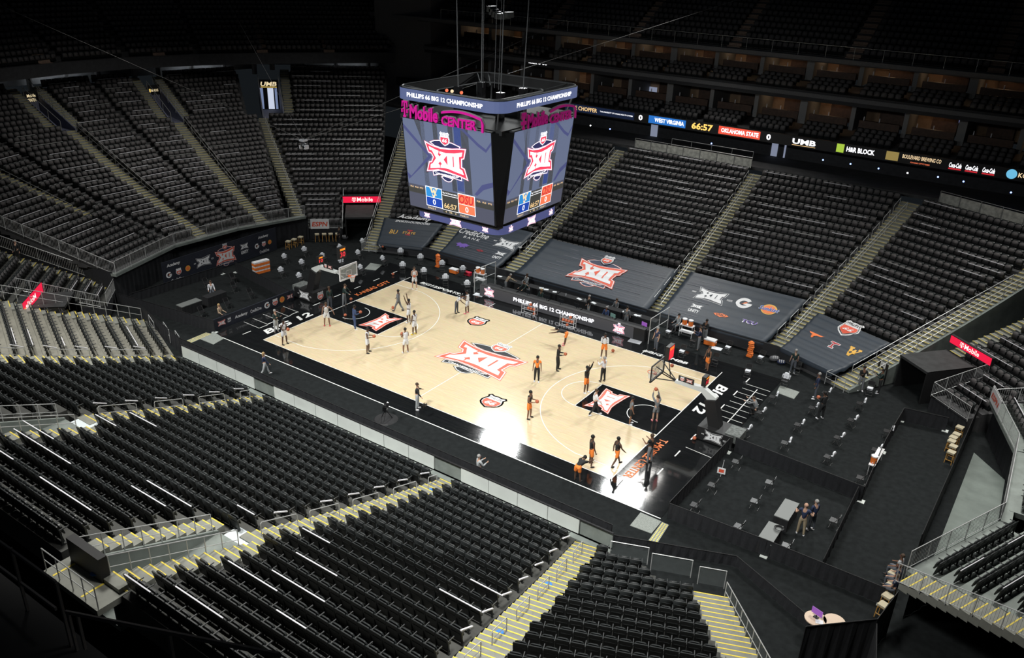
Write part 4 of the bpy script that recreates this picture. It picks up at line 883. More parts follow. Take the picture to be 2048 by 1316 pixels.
for art, x, y, s in ((Art().text('Academy', 0, 0, 1, .26, 'white', 0, .03, .18), 1.1, 1.72, 1.3), (g_mark(), .55, .95, .55), (shield(small=True), 1.5, .98, .6), (Art().disc(0, 0, .5, 'gold_print').disc(0, 0, .38, 'orange_print', 1), 2.4, 1.0, .5), (Art().text('CreditOne', 0, 0, 1, .26, 'white'), 1.3, .35, 1.2),
                     (xii_mono('white', 'banner_navy'), 4.0, 1.15, 1.5), (xii('red_print', 'white', 'navy_print'), 6.3, 1.0, 2.2), (unity('white', 'banner_navy'), 8.4, 1.05, .9), (g_mark(), 9.8, .95, .5), (shield(small=True), 10.6, .95, .5), (Art().disc(0, 0, .5, 'gold_print').disc(0, 0, .38, 'orange_print', 1), 11.3, .95, .42), (Art().text('Academy', 0, 0, 1, .26, 'white', 0, .03, .18), 10.6, 1.65, 1.2), (Art().text('CreditOne', 0, 0, 1, .26, 'white'), 10.6, .3, 1.1)):
    Art().put(art, x, y, s, 1).place('printed_emblem', g, root)

# concrete side wall between the right stairs and the tunnel
b = B['far right corner']; mb = MB()
for k in range(0, 19): mb.hexa([b.pt(6.5+.14*k, ROWD*k-.7, -.02), b.pt(6.66+.14*k, ROWD*k-.7, -.02), b.pt(6.66+.14*(k+1), ROWD*k+.17, -.02), b.pt(6.5+.14*(k+1), ROWD*k+.17, -.02), b.pt(6.5+.14*k, ROWD*k-.7, zA(k)+.02), b.pt(6.66+.14*k, ROWD*k-.7, zA(k)+.02), b.pt(6.66+.14*(k+1), ROWD*k+.17, zA(k+1)+.02), b.pt(6.5+.14*(k+1), ROWD*k+.17, zA(k+1)+.02)])
o = mb.build('wall_stair', 'concrete'); tag(o, 'sloping concrete wall between the right stairs and tunnel', 'wall', kind='structure')
# ---------------------------------------------------------------- centre-hung scoreboard
mat('led_royal2', (.02, .05, .26), .5, emit=.9); emat('led_blue', (.10, .13, .27), .9); emat('led_blue2', (.075, .085, .22), .9); emat('led_slate', (.14, .17, .27), .9); emat('led_dark', (.055, .055, .05), .9); emat('led_grey', (.085, .09, .13), .9)
emat('led_white', (.95, .95, 1.), 1.5); emat('led_red', (.95, .06, .12), 1.0); emat('led_navy', (.035, .035, .12), .9); emat('led_amber', (1., .66, .30), 1.1); emat('led_royal', (.012, .06, .40), 1.0); emat('led_sky', (.03, .27, .66), 1.0); emat('led_orange', (.95, .20, .09), 1.0); emat('led_crimson', (.68, .035, .04), 1.0); emat('led_cream', (1, .75, .45), 1.0); emat('led_pink', (.9, .35, .5), 1.1); emat('led_black', (.01, .01, .012), .5)
mat('magenta', (.80, .014, .38), .35, noise=.05); mat('truss', (.16, .165, .17), .45, metal=.6); mat('sign_edge', (.30, .31, .32), .4, metal=.4)
SB = thing('scoreboard', 'huge four-sided video scoreboard hanging above centre court', 'scoreboard', (0, 0, 10.6))
def rbox(hx, hy, r, n=6):
    pts = []
    for cx, cy, t0 in ((hx-r, hy-r, 0), (-hx+r, hy-r, 90), (-hx+r, -hy+r, 180), (hx-r, -hy+r, 270)):
        for i in range(n+1):
            t = math.radians(t0+90*i/n); pts.append((cx+r*math.cos(t), cy+r*math.sin(t)))
    return pts
def band(hx, hy, r, z0, z1, thick=.12, bow=0.):
    P_ = rbox(hx, hy, r); Q = rbox(hx-thick, hy-thick, max(r-thick, .05)); n = len(P_); mb = MB()
    V = [(*p, z0) for p in P_]+[(*p, z1) for p in P_]+[(*p, z0) for p in Q]+[(*p, z1) for p in Q]
    F_ = [(i, (i+1) % n, n+(i+1) % n, n+i) for i in range(n)]; G = [(2*n+(i+1) % n, 2*n+i, 3*n+i, 3*n+(i+1) % n) for i in range(n)]
    T_ = [(n+i, n+(i+1) % n, 3*n+(i+1) % n, 3*n+i) for i in range(n)]; U_ = [((i+1) % n, i, 2*n+i, 2*n+(i+1) % n) for i in range(n)]
    mb.add(V, F_, 0); o = len(mb.v); mb.f += G+T_+U_; mb.m += [1]*(len(G)+len(T_)+len(U_)); return mb
ringt = band(3.95, 4.55, 1.0, 18.12, 18.78).build('upper_ribbon_screen', ['led_blue', 'black'], SB, world=True)
ringb = band(3.42, 3.42, .9, 10.62, 11.16).build('lower_ribbon_screen', ['led_blue2', 'black'], SB, world=True)
faces = {'-y': (lambda x, y, t: (x, -y-t, 0), ), }
def fsc(side, top=17.02, bot=11.42):   # screen planes: (s, v) metres from the centre of the face, v up from the bottom edge
    def f(s, v, t):
        q = v/(top-bot); z = bot+v
        if side == 0: d = 3.85+(4.47-3.85)*q; return (s, -d-t, z)
        if side == 1: d = 3.52+(4.13-3.52)*q; return (d+t, s, z)
        if side == 2: d = 3.85+(4.47-3.85)*q; return (-s, d+t, z)
        d = 3.52+(4.13-3.52)*q; return (-d-t, -s, z)
    return f
HS = 5.6
for side in range(4):
    f = fsc(side); W = 3.3
    MB().prism([(-W-.06, -.05), (W+.06, -.05), (W+.06, HS+.06), (-W-.06, HS+.06)], f, -.35, -.01).build('screen_case', 'black', SB, world=True)
    sc = Art().rect(-W, 0, W, HS, 'led_slate').place('video_screen', f, SB)
    if side > 1: continue
    a = Art()   # background pattern
    for x0, x1 in ((-1.9, -1.55), (-.9, -.55), (.25, .6), (1.2, 1.75)): a.poly([(x0, 1.6), (x1, 1.6), (x1-.1, HS), (x0-.1, HS)], 'led_dark', 0)
    a.poly([(.65, 1.7), (1.15, 1.7), (1.1, HS), (.6, HS)], 'led_royal2', 0); a.poly([(-2.4, HS), (-1.95, HS), (-1.9, 4.4)], 'led_dark', 0)
    a.poly([(-W, 5.0), (-1.5, 3.5), (-3.0, 2.0), (-W, 2.2), (-W, 2.0), (-3.2, 1.75), (-1.2, 3.5), (-W, 5.25)], 'led_blue2', 1)
    a.poly([(W, 4.9), (2.9, 4.4), (2.3, 4.7), (1.0, HS), (1.3, HS), (2.4, 4.85), (2.9, 4.6), (W, 5.1)], 'led_blue2', 1); a.poly([(1.9, 1.7), (2.5, 2.4), (W, 2.7), (W, 2.4), (2.6, 2.1), (2.1, 1.65)], 'led_blue2', 1)
    a.place('background_graphic', f, sc)
    Art().put(xii('led_red', 'led_white', 'led_navy', True, 'led_pink'), -.1, 3.45, 3.25).place('emblem_graphic', f, sc)
    a = Art(); a.rect(-W, 0, W, 1.5, 'led_grey', 2); a.rect(-W, .95, W, 1.28, 'led_dark', 3)
    for j, st_ in enumerate(('PLR', 'FLS', 'PTS')): a.text(st_, -3.0+.38*j, 1.32, .26, .1, 'led_amber', 4); a.text(st_, 2.2+.42*j, 1.32, .26, .1, 'led_amber', 4)
    a.rect(-1.92, .28, -.62, 1.56, 'led_white', 4); a.rect(-1.88, .9, -.66, 1.52, 'led_sky', 5); a.rect(-1.88, .32, -.66, .87, 'led_royal', 5)
    a.put(Art().put(wv_mark('led_cream'), 0, 0, .62), -1.27, 1.22, 1., 6); a.text('0', -1.27, .6, .24, .36, 'led_white', 6)
    a.rect(-.62, .05, .62, 1.5, 'led_dark', 4); a.text('66:57', 0, .55, .98, .34, 'led_amber', 6); a.text('Big 12 Championship', 0, 1.36, 1.1, .13, 'led_white', 6); a.rect(-.62, 1.2, .62, 1.23, 'led_white', 5); a.rect(-.62, .26, .62, .29, 'led_white', 5)
    a.text('4', -.38, .15, .08, .12, 'led_cream', 6); a.text('TOL', 0, .15, .24, .12, 'led_cream', 6); a.text('4', .38, .15, .08, .12, 'led_cream', 6)
    a.rect(.62, .28, 1.92, 1.56, 'led_white', 4); a.rect(.66, .9, 1.88, 1.52, 'led_orange', 5); a.rect(.66, .32, 1.88, .87, 'led_orange', 5); a.text('OSU', 1.27, 1.21, 1.14, .56, 'led_crimson', 6, .03, .18); a.text('0', 1.27, .6, .24, .36, 'led_white', 6)
    a.text('FOULS: 0', -1.5, .15, .6, .12, 'led_cream', 6); a.text('FOULS: 0', 1.05, .15, .6, .12, 'led_cream', 6)
    a.place('score_graphic', f, sc)
    # ribbons
    g = (lambda s, v, t: (s, -4.55-t, 18.12+v)) if side == 0 else (lambda s, v, t: (3.95+t, s, 18.12+v))
    Art().text('PHILLIPS 66 BIG 12 CHAMPIONSHIP', -.05 if side == 0 else .1, .33, 5.6 if side == 0 else 6.0, .27, 'led_white', 0, .035, 0.).place('lettering', g, ringt)
    g = (lambda s, v, t: (s, -3.42-t, 10.62+v)) if side == 0 else (lambda s, v, t: (3.42+t, s, 10.62+v))
    for x_, k_ in ((-2.3, .42), (0., .85), (2.3, .42)): Art().put(xii('led_pink', 'led_white', 'led_navy', k_ < .5, 'led_pink'), x_, .25, k_*1.15).place('emblem_graphic', g, ringb)
    # channel letter sign on top of the screens
    yb = 4.62 if side == 0 else 4.3
    def h(s, v, t, side=side, yb=yb): return (s, -yb-t, 17.0+v) if side == 0 else (yb+t, s, 17.0+v)
    sg = MB(); tv, tf, asp = TXT[('Mobile', .035, 0.)]; cv, cf, casp = TXT[('CENTER', .035, 0.)]
    items = [(tmark('m').items[0][0]*np.array([.5, .95])+np.array([-2.85, .62]), [tuple(range(16))]), (tmark('m').items[1][0]*np.array([.5, .95])+np.array([-2.85, .62]), [(0, 1, 2, 3)]), (tmark('m').items[2][0]*np.array([.5, .95])+np.array([-2.85, .62]), [(0, 1, 2, 3)]), (tv*np.array([2.15, .82])+np.array([-2.45, .12]), tf), (cv*np.array([2.55, .55])+np.array([-.05, .06]), cf)]
    arc = [(-.05+2.85*i/14, .74+.28*math.sin(math.pi*(.12+.80*i/14))) for i in range(15)]; arc2 = [(x, y-.13) for x, y in reversed(arc)]
    items.append((np.array(arc+[(3.0, .5), (3.0, .02), (2.86, .02), (2.84, .5)]+arc2), [tuple(range(34))]))
    for tt, mname, nm in ((.0, 'sign_edge', 'sign_backing'), (.11, 'magenta', 'sign_letters')):
        mb = MB()
        for v, fc in items:
            sh = np.array([.02, .035]) if mname == 'sign_edge' else 0
            n = len(v); k = 1.0
            mb.add([h(x, y, tt) for x, y in v+sh], fc)
            mb.add([h(x, y, tt+.06) for x, y in v+sh], fc)
        mb.build(nm, mname, SB, world=True)

# dark corner fins between the screens, roof deck and trusses
for sx, sy in ((1, -1), (1, 1), (-1, 1), (-1, -1)):
    P_ = lambda x, y, z: (sx*x, sy*y, z)
    MB().hexa([P_(3.3, 3.86, 11.35), P_(3.53, 3.3, 11.35), P_(3.0, 3.0, 11.35), P_(2.9, 3.2, 11.35), P_(3.34, 4.48, 17.0), P_(4.14, 3.34, 17.0), P_(3.0, 3.0, 17.0), P_(2.9, 3.2, 17.0)]).build('corner_fin', 'black_gloss', SB, world=True)
MB().box((0, 0, 17.0), (7.6, 8.2, .25)).build('deck', 'black', SB, world=True); MB().box((0, 0, 11.2), (6.6, 7.0, .3)).build('lower_deck', 'black', SB, world=True)
rb = rbox(3.85, 4.45, 1.0); n_ = len(rb)
MB().path([(*p, 18.82) for p in rb]+[(*rb[0], 18.82)], .05, n=5).build('ring_rail', 'truss', SB, world=True)
ri = rbox(2.4, 2.8, .8); MB().path([(*p, 18.5) for p in ri]+[(*ri[0], 18.5)], .05, n=5).build('inner_ring', 'truss', SB, world=True)
for i in range(0, n_, 3): MB().tube((*rb[i], 18.8), (*ri[i], 18.3), .04, 0, 5).build('brace', 'truss', SB, world=True); 
for i in range(0, n_, 4): MB().tube((*rb[i], 18.15), (*[c*.93 for c in rb[i]], 17.1), .05, 0, 5).build('strut', 'truss', SB, world=True)
for x, y in ((-1.6, -1.2), (1.6, -1.2), (1.6, 1.2), (-1.6, 1.2)):
    MB().box((x, y, 17.9), (.4, .4, 1.6)).build('motor', 'black_gloss', SB, world=True)
for x, y in ((-1.6, -1.2), (1.6, -1.2), (1.6, 1.2), (-1.6, 1.2), (-.6, 0), (.6, 0), (0, .4)):
    tag(MB().tube((x, y, 18.6), (x*1.2, y*1.2, 34), .035 if abs(x) > 1 else .018, 0, 5).build('hoist_cable', 'truss'), 'dark hoist cable above the scoreboard, %s' % ('front' if y < 0 else 'rear' if y > .5 else 'centre')+(' left' if x < -.3 else ' right' if x > .3 else ' middle')+(' corner' if abs(x) > 1 else ' thin strand'), 'cable', 'scoreboard hoist cables')
for i, (x, y, c_) in enumerate(((-.9, -3.2, 'led_orange'), (-.5, -3.2, 'led_cream'), (.2, -3.2, 'led_orange'))): MB().sphere((x, y, 18.75), .1, 0, 8).build('work_light', c_, SB, world=True)
# ---------------------------------------------------------------- upper levels
YR = 37.0
mat('suite_wall', (.32, .21, .13), .8, noise=.2, scale=2); mat('suite_wood', (.07, .035, .02), .6, noise=.3, scale=3); mat('suite_grey', (.2, .2, .2), .8)
mat('deck_grey', (.10, .10, .105), .8, noise=.1); mat('ribbed', (.035, .036, .04), .8, noise=.2, scale=3); mat('brown_step', (.26, .18, .135), .85, noise=.2)
emat('suite_lamp', (1, .66, .38), 13.); emat('tv_blue', (.30, .34, .75), .9); emat('spot_blue', (.2, .3, 1.), 5.); emat('spot_white', (1, 1, 1), 5.); emat('lit_white', (.55, .62, .85), .35)
# concourse wall behind the far seats, fascias and slabs
o = MB().box((3, 41.5, 9.4), (96, .2, 2.6)).build('wall_concourse', 'ribbed'); tag(o, 'dark ribbed concourse wall behind the far seats', 'wall', kind='structure')
o = MB().box((3, 38.6, 8.0), (96, 6.2, .3)).build('concourse_floor', 'concrete_dark'); tag(o, 'concourse walkway behind the far seats', 'floor', kind='structure')
wr = struct(thing('wall_ribbon', 'black ribbon fascia carrying the lit advertising band', 'fascia', (0, YR, 10.4)))
MB().box((3, YR+.15, 10.8), (96, .3, .95)).build('fascia', 'black', wr, world=True)
f = lambda x, y, t: (x, YR-t, y)
def rib(u0, u1, v, art): # place art spanning px u0..u1 centred on px row v
    p, q = PY(u0, v, YR), PY(u1, v, YR); return p[0], q[0]
def rtext(st, uc, vc, wpx, hgt, m, bold=.012, shear=0.):
    p = PY(uc, vc, YR); w_ = PY(uc+wpx/2, vc, YR)[0]-PY(uc-wpx/2, vc, YR)[0]
    Art().text(st, p[0], 10.83, w_, hgt, m, 2, bold, shear).place('lettering', f, wr)
def rrectp(u0, u1, m, z0=10.42, z1=11.22, L=1):
    p, q = PY(u0, 270, YR)[0], PY(u1, 270, YR)[0]; Art().rect(p, z0, q, z1, m, L).place('lit_panel', f, wr)
emat('rib_blue', (.02, .16, .55), 1.0); emat('rib_red', (.85, .09, .05), 1.0); emat('rib_navy', (.006, .012, .035), 1.0); emat('rib_green', (.42, .62, .06), .9); emat('rib_gold', (.45, .33, .10), .6); emat('rib_amber', (1, .62, .15), 1.2); emat('rib_cola', (.55, .02, .03), 1.0)
def xs_(u): return u
for u0, u1, m in ((1130, 1268, 'rib_navy'), (1297, 1371, 'rib_blue'), (1437, 1520, 'rib_red'), (1673, 1688, 'rib_green'), (1772, 1797, 'rib_gold')):
    v0 = 231+(u0-1300)*.146; v1 = 231+(u1-1300)*.146
    p, q = PY(u0, v0+10, YR)[0], PY(u1, v1+10, YR)[0]; Art().rect(p, 10.44, q, 11.2, m, 1).place('lit_panel', f, wr)
for st_, u, wpx, hg, m, bd in (('E CHOPPER', 1172, 44, .42, 'led_amber', .012), ('THE UNIVERSITY OF KANSAS HEALTH SYSTEM', 1232, 66, .14, 'led_white', .012), ('0', 1281, 8, .55, 'led_white', .035), ('WEST VIRGINIA', 1338, 60, .42, 'led_white', .035), ('66:57', 1404, 43, .66, 'rib_amber', .035), ('OKLAHOMA STATE', 1479, 76, .42, 'led_white', .035), ('0', 1537, 9, .55, 'led_white', .035), ('UMB', 1608, 48, .5, 'led_white', .035), ('H&R BLOCK', 1721, 58, .45, 'led_white', .035), ('BOULEVARD BREWING CO', 1843, 80, .34, 'led_cream', .012), ("KANSAS CITY'S BEER", 1842, 40, .12, 'led_orange', .012), ('Coca-Cola', 1911, 26, .42, 'led_white', .03), ('Coca-Cola', 1944, 26, .42, 'led_white', .03), ('Coca-Cola', 1978, 26, .42, 'led_white', .03), ('KC', 2046, 18, .4, 'led_cream', .012)):
    v = 241+(u-1300)*.146; p = PY(u, v, YR)[0]; w_ = PY(u+wpx/2, v, YR)[0]-PY(u-wpx/2, v, YR)[0]
    zc = 10.83 if 'BEER' not in st_ else 10.52
    sh = .18 if st_ == 'Coca-Cola' else 0.
    Art().text(st_, p, zc+(.12 if 'BREWING' in st_ else 0), w_, hg, m, 3, bd, sh).place('lettering', f, wr)
    if st_ == 'Coca-Cola': Art().rect(p-w_/2, 10.46, p+w_/2, 10.58, 'rib_cola', 2).place('lit_panel', f, wr)
    if st_ == 'UMB': Art().rect(p-w_/2, 10.46, p+w_/2, 10.50, 'led_amber', 2).place('lit_panel', f, wr)
p = PY(2024, 346, YR); emat('rib_sky', (.15, .5, .75), 1.); Art().disc(p[0], 10.83, .4, 'rib_sky', 2).place('lit_panel', f, wr)
o = MB().box((3, 38.3, 14.85), (96, .3, .9)).build('suite_fascia', 'dark_wall'); tag(o, 'dark fascia between the two suite levels', 'fascia', kind='structure')
p = PY(1075, 138, 38.1); Art().text('ILLIPS 66', p[0], 14.85, 2.4, .42, 'led_white', 1).place('lettering', lambda x, y, t: (x, 38.12-t, y), o)
for nm, z, y0, y1, m, lab in (('suite_slab', 11.05, 37.35, 47, 'deck_grey', 'floor slab of the lower suites'), ('suite_slab', 15.1, 38.1, 47, 'deck_grey', 'floor slab of the upper suites'), ('upper_slab', 18.45, 36.9, 39.4, 'deck_grey', 'grey slab edge under the upper far deck')):
    o = MB().box((3, (y0+y1)/2, z-.18), (96, y1-y0, .36)).build(nm, m); tag(o, lab, 'slab', kind='structure')
rail('deck_railing', 'thin railing along the front of the upper far deck', [(-34, 37.1, 18.45), (44, 37.1, 18.45)], 1.05, 2.4, m='rail_grey', mid=False)
# suites: open fronted rooms with warm back walls, wood counters, screens and grey piers
rs = random.Random(11)
for lv, zf_, zc in ((0, 11.7, 14.4), (1, 15.8, 18.2)):
    for i, x0 in enumerate(np.arange(-35, 42, 4.7)):
        x1 = x0+4.7
        if not (inframe((x0, 42, zf_+1), 150) or inframe((x1, 42, zf_+1), 150)): continue
        r = thing('suite_room', '%s open suite from the left on the %s far level' % (ordw(i), 'lower' if lv == 0 else 'upper'), 'suite', ((x0+x1)/2, 41.6, zf_), 0, 'far side suites')
        MB().box(((x0+x1)/2, 46.2, (zf_+zc)/2), (4.7, .2, zc-zf_)).build('back_wall', 'suite_wall', r, world=True)
        MB().box((x0+.25, 43.8, (zf_+zc)/2), (.4 if i % 3 else .7, 4.8, zc-zf_)).build('pier', 'suite_grey', r, world=True)
        MB().box(((x0+x1)/2+.3, 41.9, zf_+.5), (3.6, .4, 1.0)).build('counter', 'suite_wood', r, world=True)
        MB().box(((x0+x1)/2+.6, 45.7, zf_+1.0), (2.2, .6, 2.0)).build('cabinet', 'suite_wood', r, world=True)
        MB().box((x0+1.6+rs.random(), 44, zc-.06), (.5, .5, .05)).build('ceiling_lamp', 'suite_lamp' if rs.random() < (.9 if lv else .5) else 'black', r, world=True)
        if rs.random() < .55:
            MB().box((x1-.8, 46.0, zf_+1.5), (.75, .08, .45)).build('wall_screen', 'tv_blue', r, world=True)
        for j in range(2): MB().tube((x0+1.2+1.4*j, 41.9, zf_+1.0), (x0+1.2+1.4*j, 41.9, zf_+1.35), .05, 0, 6).build('cup_post', 'white_bar', r, world=True)
for i, (u, v) in enumerate(((1305, 186), (1595, 208), (2010, 270))):
    p = PY(u, v, 45.9); tag(MB().box((p[0], 45.9, p[2]), (1.0, .08, 1.3)).build('lit_doorway', 'lit_white'), '%s bright doorway from the left in the lower suites' % ordw(i), 'doorway')
for i, (u, v, c_) in enumerate(((1220, 258, 'spot_blue'), (1181, 251, 'spot_white'), (1423, 287, 'spot_blue'), (1646, 320, 'spot_blue'), (1701, 328, 'spot_blue'), (1757, 337, 'spot_blue'), (1815, 346, 'spot_white'), (1876, 354, 'spot_blue'), (1927, 363, 'spot_blue'), (2022, 385, 'spot_blue'))):
    p = PY(u, v, 36.2); tag(MB().sphere(p, .075, 0, 8).build('aisle_light', c_), '%s small %s light from the left along the far concourse' % (ordw(i), 'blue' if 'blue' in c_ else 'white'), 'light', 'concourse marker lights')
# doorways in the concourse wall
for i, (u0, u1, v0, v1) in enumerate(((1300, 1316, 247, 275), (1539, 1558, 280, 320), (1565, 1574, 283, 318))):
    p, q = PY(u0, v1, 41.3), PY(u1, v0, 41.3); tag(MB().box(((p[0]+q[0])/2, 41.35, (8.15+10.4)/2), (q[0]-p[0], .1, 2.2)).build('lit_doorway', 'lit_white'), '%s pale doorway from the left behind the far seats' % ordw(i), 'doorway')
# panelled guards at the back of the far blocks
mat('frost', (.42, .42, .38), .5, noise=.35, scale=3)
def guard(b, s0, s1, k, z, n, label):
    r = thing('panel_guard', label, 'guard', b.pt((s0+s1)/2, ROWD*k, z))
    for i in range(n):
        a0, a1 = s0+(s1-s0)*i/n+.05, s0+(s1-s0)*(i+1)/n-.05
        MB().hexa([b.pt(a0, ROWD*k, z), b.pt(a1, ROWD*k, z), b.pt(a1, ROWD*k+.05, z), b.pt(a0, ROWD*k+.05, z), b.pt(a0, ROWD*k, z+.85), b.pt(a1, ROWD*k, z+.85), b.pt(a1, ROWD*k+.05, z+.85), b.pt(a0, ROWD*k+.05, z+.85)]).build('panel', 'frost', r, world=True)
        MB().tube(b.pt(a0-.05, ROWD*k, z), b.pt(a0-.05, ROWD*k, z+1.0), .025).build('post', 'rail_grey', r, world=True)
    MB().tube(b.pt(s0, ROWD*k, z+1.0), b.pt(s1, ROWD*k, z+1.0), .025).build('top_rail', 'rail_grey', r, world=True)
guard(B['far centre'], -7.0, 5.4, 24.3, 8.05, 7, 'pale panelled guard behind the far centre block')
guard(B['far right corner'], -2.2, 8.4, 24.3, 8.05, 6, 'pale panelled guard behind the far right corner block')
rail('concourse_railing', 'thin railing on the concourse behind the far centre block', [(-3.5, 36.4, 8.15), (5.0, 36.4, 8.15)], 1.2, 1.9, m='rail_grey')
# upper far deck terrace and its brown stairs
for b, a0, a1, rows, lab in ((U0, -40, 58, 16, 'upper far deck'),):
    mb = MB()
    for k in range(rows): mb.hexa([b.pt(a0, ROWD*k-.7, b.zf(k)-.6), b.pt(a1, ROWD*k-.7, b.zf(k)-.6), b.pt(a1, ROWD*k+.165, b.zf(k)-.6), b.pt(a0, ROWD*k+.165, b.zf(k)-.6), b.pt(a0, ROWD*k-.7, b.zf(k)), b.pt(a1, ROWD*k-.7, b.zf(k)), b.pt(a1, ROWD*k+.165, b.zf(k)), b.pt(a0, ROWD*k+.165, b.zf(k))])
    tag(mb.build('seating_terrace', 'concrete_dark'), 'dark stepped terrace of the '+lab, 'terrace', kind='structure')
def dim_aisle(b, s, rows, label, w_=1.25):
    r = thing('aisle_stairs', label, 'stairs', b.at(s, 0), b.rz); inv = WM(r).inverted(); me = MB().box((0, 0, -.1), (w_, .43, .26)).mesh('step', 'brown_step')
    for k in range(rows):
        for j in (0, 1):
            o = bpy.data.objects.new('step', me); COL.objects.link(o); o.parent = r; o.location = inv @ Vector(b.pt(s, ROWD*k-.48+.4325*j, b.zf(k)+.04+(b.zf(k+1)-b.zf(k))/2*j))
for i, s in enumerate(UAIS): dim_aisle(U0, s, 15, '%s dim brown stairs from the left on the upper far deck' % ordw(i))
# left upper deck with its fascia
wl = struct(thing('wall_left_fascia', 'dark fascia of the upper deck above the left end stand', 'fascia', (*UP[3], 13.2)))
for i, (ub, l) in enumerate(UBL):
    p, q = UP[i], UP[i+1]; n = ub.n
    MB().hexa([(*p, 13.15), (*q, 13.15), (*(q+n*.3), 13.15), (*(p+n*.3), 13.15), (*p, 14.35), (*q, 14.35), (*(q+n*.3), 14.35), (*(p+n*.3), 14.35)]).build('panel', 'ribbed', wl, world=True)
    mb = MB()
    for k in range(14): mb.hexa([ub.pt(-.2*k, ROWD*k-.7, zL(k)-.6), ub.pt(l+.2*k, ROWD*k-.7, zL(k)-.6), ub.pt(l+.2*k, ROWD*k+.165, zL(k)-.6), ub.pt(-.2*k, ROWD*k+.165, zL(k)-.6), ub.pt(-.2*k, ROWD*k-.7, zL(k)), ub.pt(l+.2*k, ROWD*k-.7, zL(k)), ub.pt(l+.2*k, ROWD*k+.165, zL(k)), ub.pt(-.2*k, ROWD*k+.165, zL(k))])
    tag(mb.build('seating_terrace', 'concrete_dark'), 'dark stepped terrace %d of the left upper deck' % (i+1), 'terrace', kind='structure')
for j, (u, v) in enumerate(((98, 132), (322, 117), (527, 111), (660, 110))):
    best = None
    for i, (ub, l) in enumerate(UBL):
        P_ = PL(u, v, (*UP[i], 0), (*ub.n, 0)); s = (P_[:2]-UP[i]) @ ub.u
        if 0 <= s <= l: best = (ub, s)
    if best: dim_aisle(best[0], best[1], 14, '%s dim brown stairs from the left on the left upper deck' % ordw(j))
# lit back wall behind the top of the left end stand
mat('pale_wall', (.15, .155, .16), .8, noise=.2, scale=1)
wb = struct(thing('wall_left', 'pale back wall behind the top of the left end stand', 'wall', (-60, 8, 11)))
for nm, s0, s1 in (('left end near', 0, 6), ('left end second', 7, 13.4), ('left end third', -6.2, 2.6), ('left end middle', 2.6, 10.4), ('left end fifth', -3.5, 3), ('left end far', 3, 16.2), ('left tunnel', -8.5, 7.2)):
    b = B[nm]; k_ = 34.6 if 'tunnel' not in nm else 33.0; z = b.zf(33)-.3
    MB().hexa([b.pt(s0, ROWD*k_, z), b.pt(s1, ROWD*k_, z), b.pt(s1, ROWD*k_+.2, z), b.pt(s0, ROWD*k_+.2, z), b.pt(s0, ROWD*k_, z+2.4), b.pt(s1, ROWD*k_, z+2.4), b.pt(s1, ROWD*k_+.2, z+2.4), b.pt(s0, ROWD*k_+.2, z+2.4)]).build('panel', 'pale_wall', wb, world=True)
    for s in np.arange(s0+1.5, s1, 3.8): MB().tube(b.pt(s, ROWD*(k_-1), z-.5), b.pt(s, ROWD*(k_-1), z+2.4), .3, 0, 8).build('column', 'suite_grey', wb, world=True)
# concourse lights over the walkway behind the left end stand
for nm, s in (('left end third', -2), ('left end middle', 7), ('left end far', 9), ('left tunnel', 2)):
    b = B[nm]; k_ = 33.2 if 'tunnel' not in nm else 31.8
    q = b.pt(s, ROWD*k_, b.zf(33)+1.6); t = b.pt(s, ROWD*(k_+1.3), b.zf(33)+.8); area('concourse_light', q, t, 5, .3, 55, (.9, .95, 1), 170)
# portals in the left end stand
def portal(b, s0, s1, k0, k1, lit, label, sign, slope=0.):
    fl_ = b.zf(k0)-.1; r = thing('portal', label, 'portal', b.pt((s0+s1)/2, ROWD*k0, fl_)); S_ = lambda s, k: s+slope*(k-k0)
    MB().hexa([b.pt(S_(s, k), ROWD*k-.5, fl_-.1+dz) for dz in (0, .12) for s, k in ((s0, k0), (s1, k0), (s1, k1), (s0, k1))]).build('floor_slab', 'portal_floor', r, world=True)
    for s in (s0, s1): MB().hexa([b.pt(S_(s, k0)-.06, ROWD*k0-.5, fl_), b.pt(S_(s, k0)+.06, ROWD*k0-.5, fl_), b.pt(S_(s, k1)+.06, ROWD*k1, fl_), b.pt(S_(s, k1)-.06, ROWD*k1, fl_), b.pt(S_(s, k0)-.06, ROWD*k0-.5, b.zf(k0)+.15), b.pt(S_(s, k0)+.06, ROWD*k0-.5, b.zf(k0)+.15), b.pt(S_(s, k1)+.06, ROWD*k1, b.zf(k1)+.15), b.pt(S_(s, k1)-.06, ROWD*k1, b.zf(k1)+.15)]).build('side_wall', 'portal_floor', r, world=True)
    f = lambda x, y, t: b.pt(S_(s0+(s1-s0)*x, k1), ROWD*k1-t, fl_+(b.zf(k1)+.6-fl_)*y)
    MB().prism([(0, 0), (1, 0), (1, 1), (0, 1)], f, -.2, 0).build('header', 'black', r, world=True)
    a = Art()
    if lit: a.rect(.05, 0, .2, .72, 'lit_blue', 1); a.rect(.42, 0, .72, .72, 'lit_bright', 1); a.rect(.78, 0, .9, .72, 'lit_blue', 1)
    else: a.rect(.08, 0, .92, .66, 'lit_dim', 1)
    a.place('doorway', f, r)
    sign.place('sign', f, r)
    for s in (s0, s1): 
        q = [np.array(b.pt(S_(s, k0), ROWD*k0-.5, b.zf(k0)+.15)), np.array(b.pt(S_(s, k1), ROWD*k1, b.zf(k1)+.15))]; up = np.array([0, 0, .95])
        MB().tube(q[0]+up, q[1]+up, .03).build('top_rail', 'rail_grey', r, world=True)
        for t in (0, .33, .66, 1): MB().tube(q[0]+(q[1]-q[0])*t, q[0]+(q[1]-q[0])*t+up, .025).build('post', 'rail_grey', r, world=True)
    return r
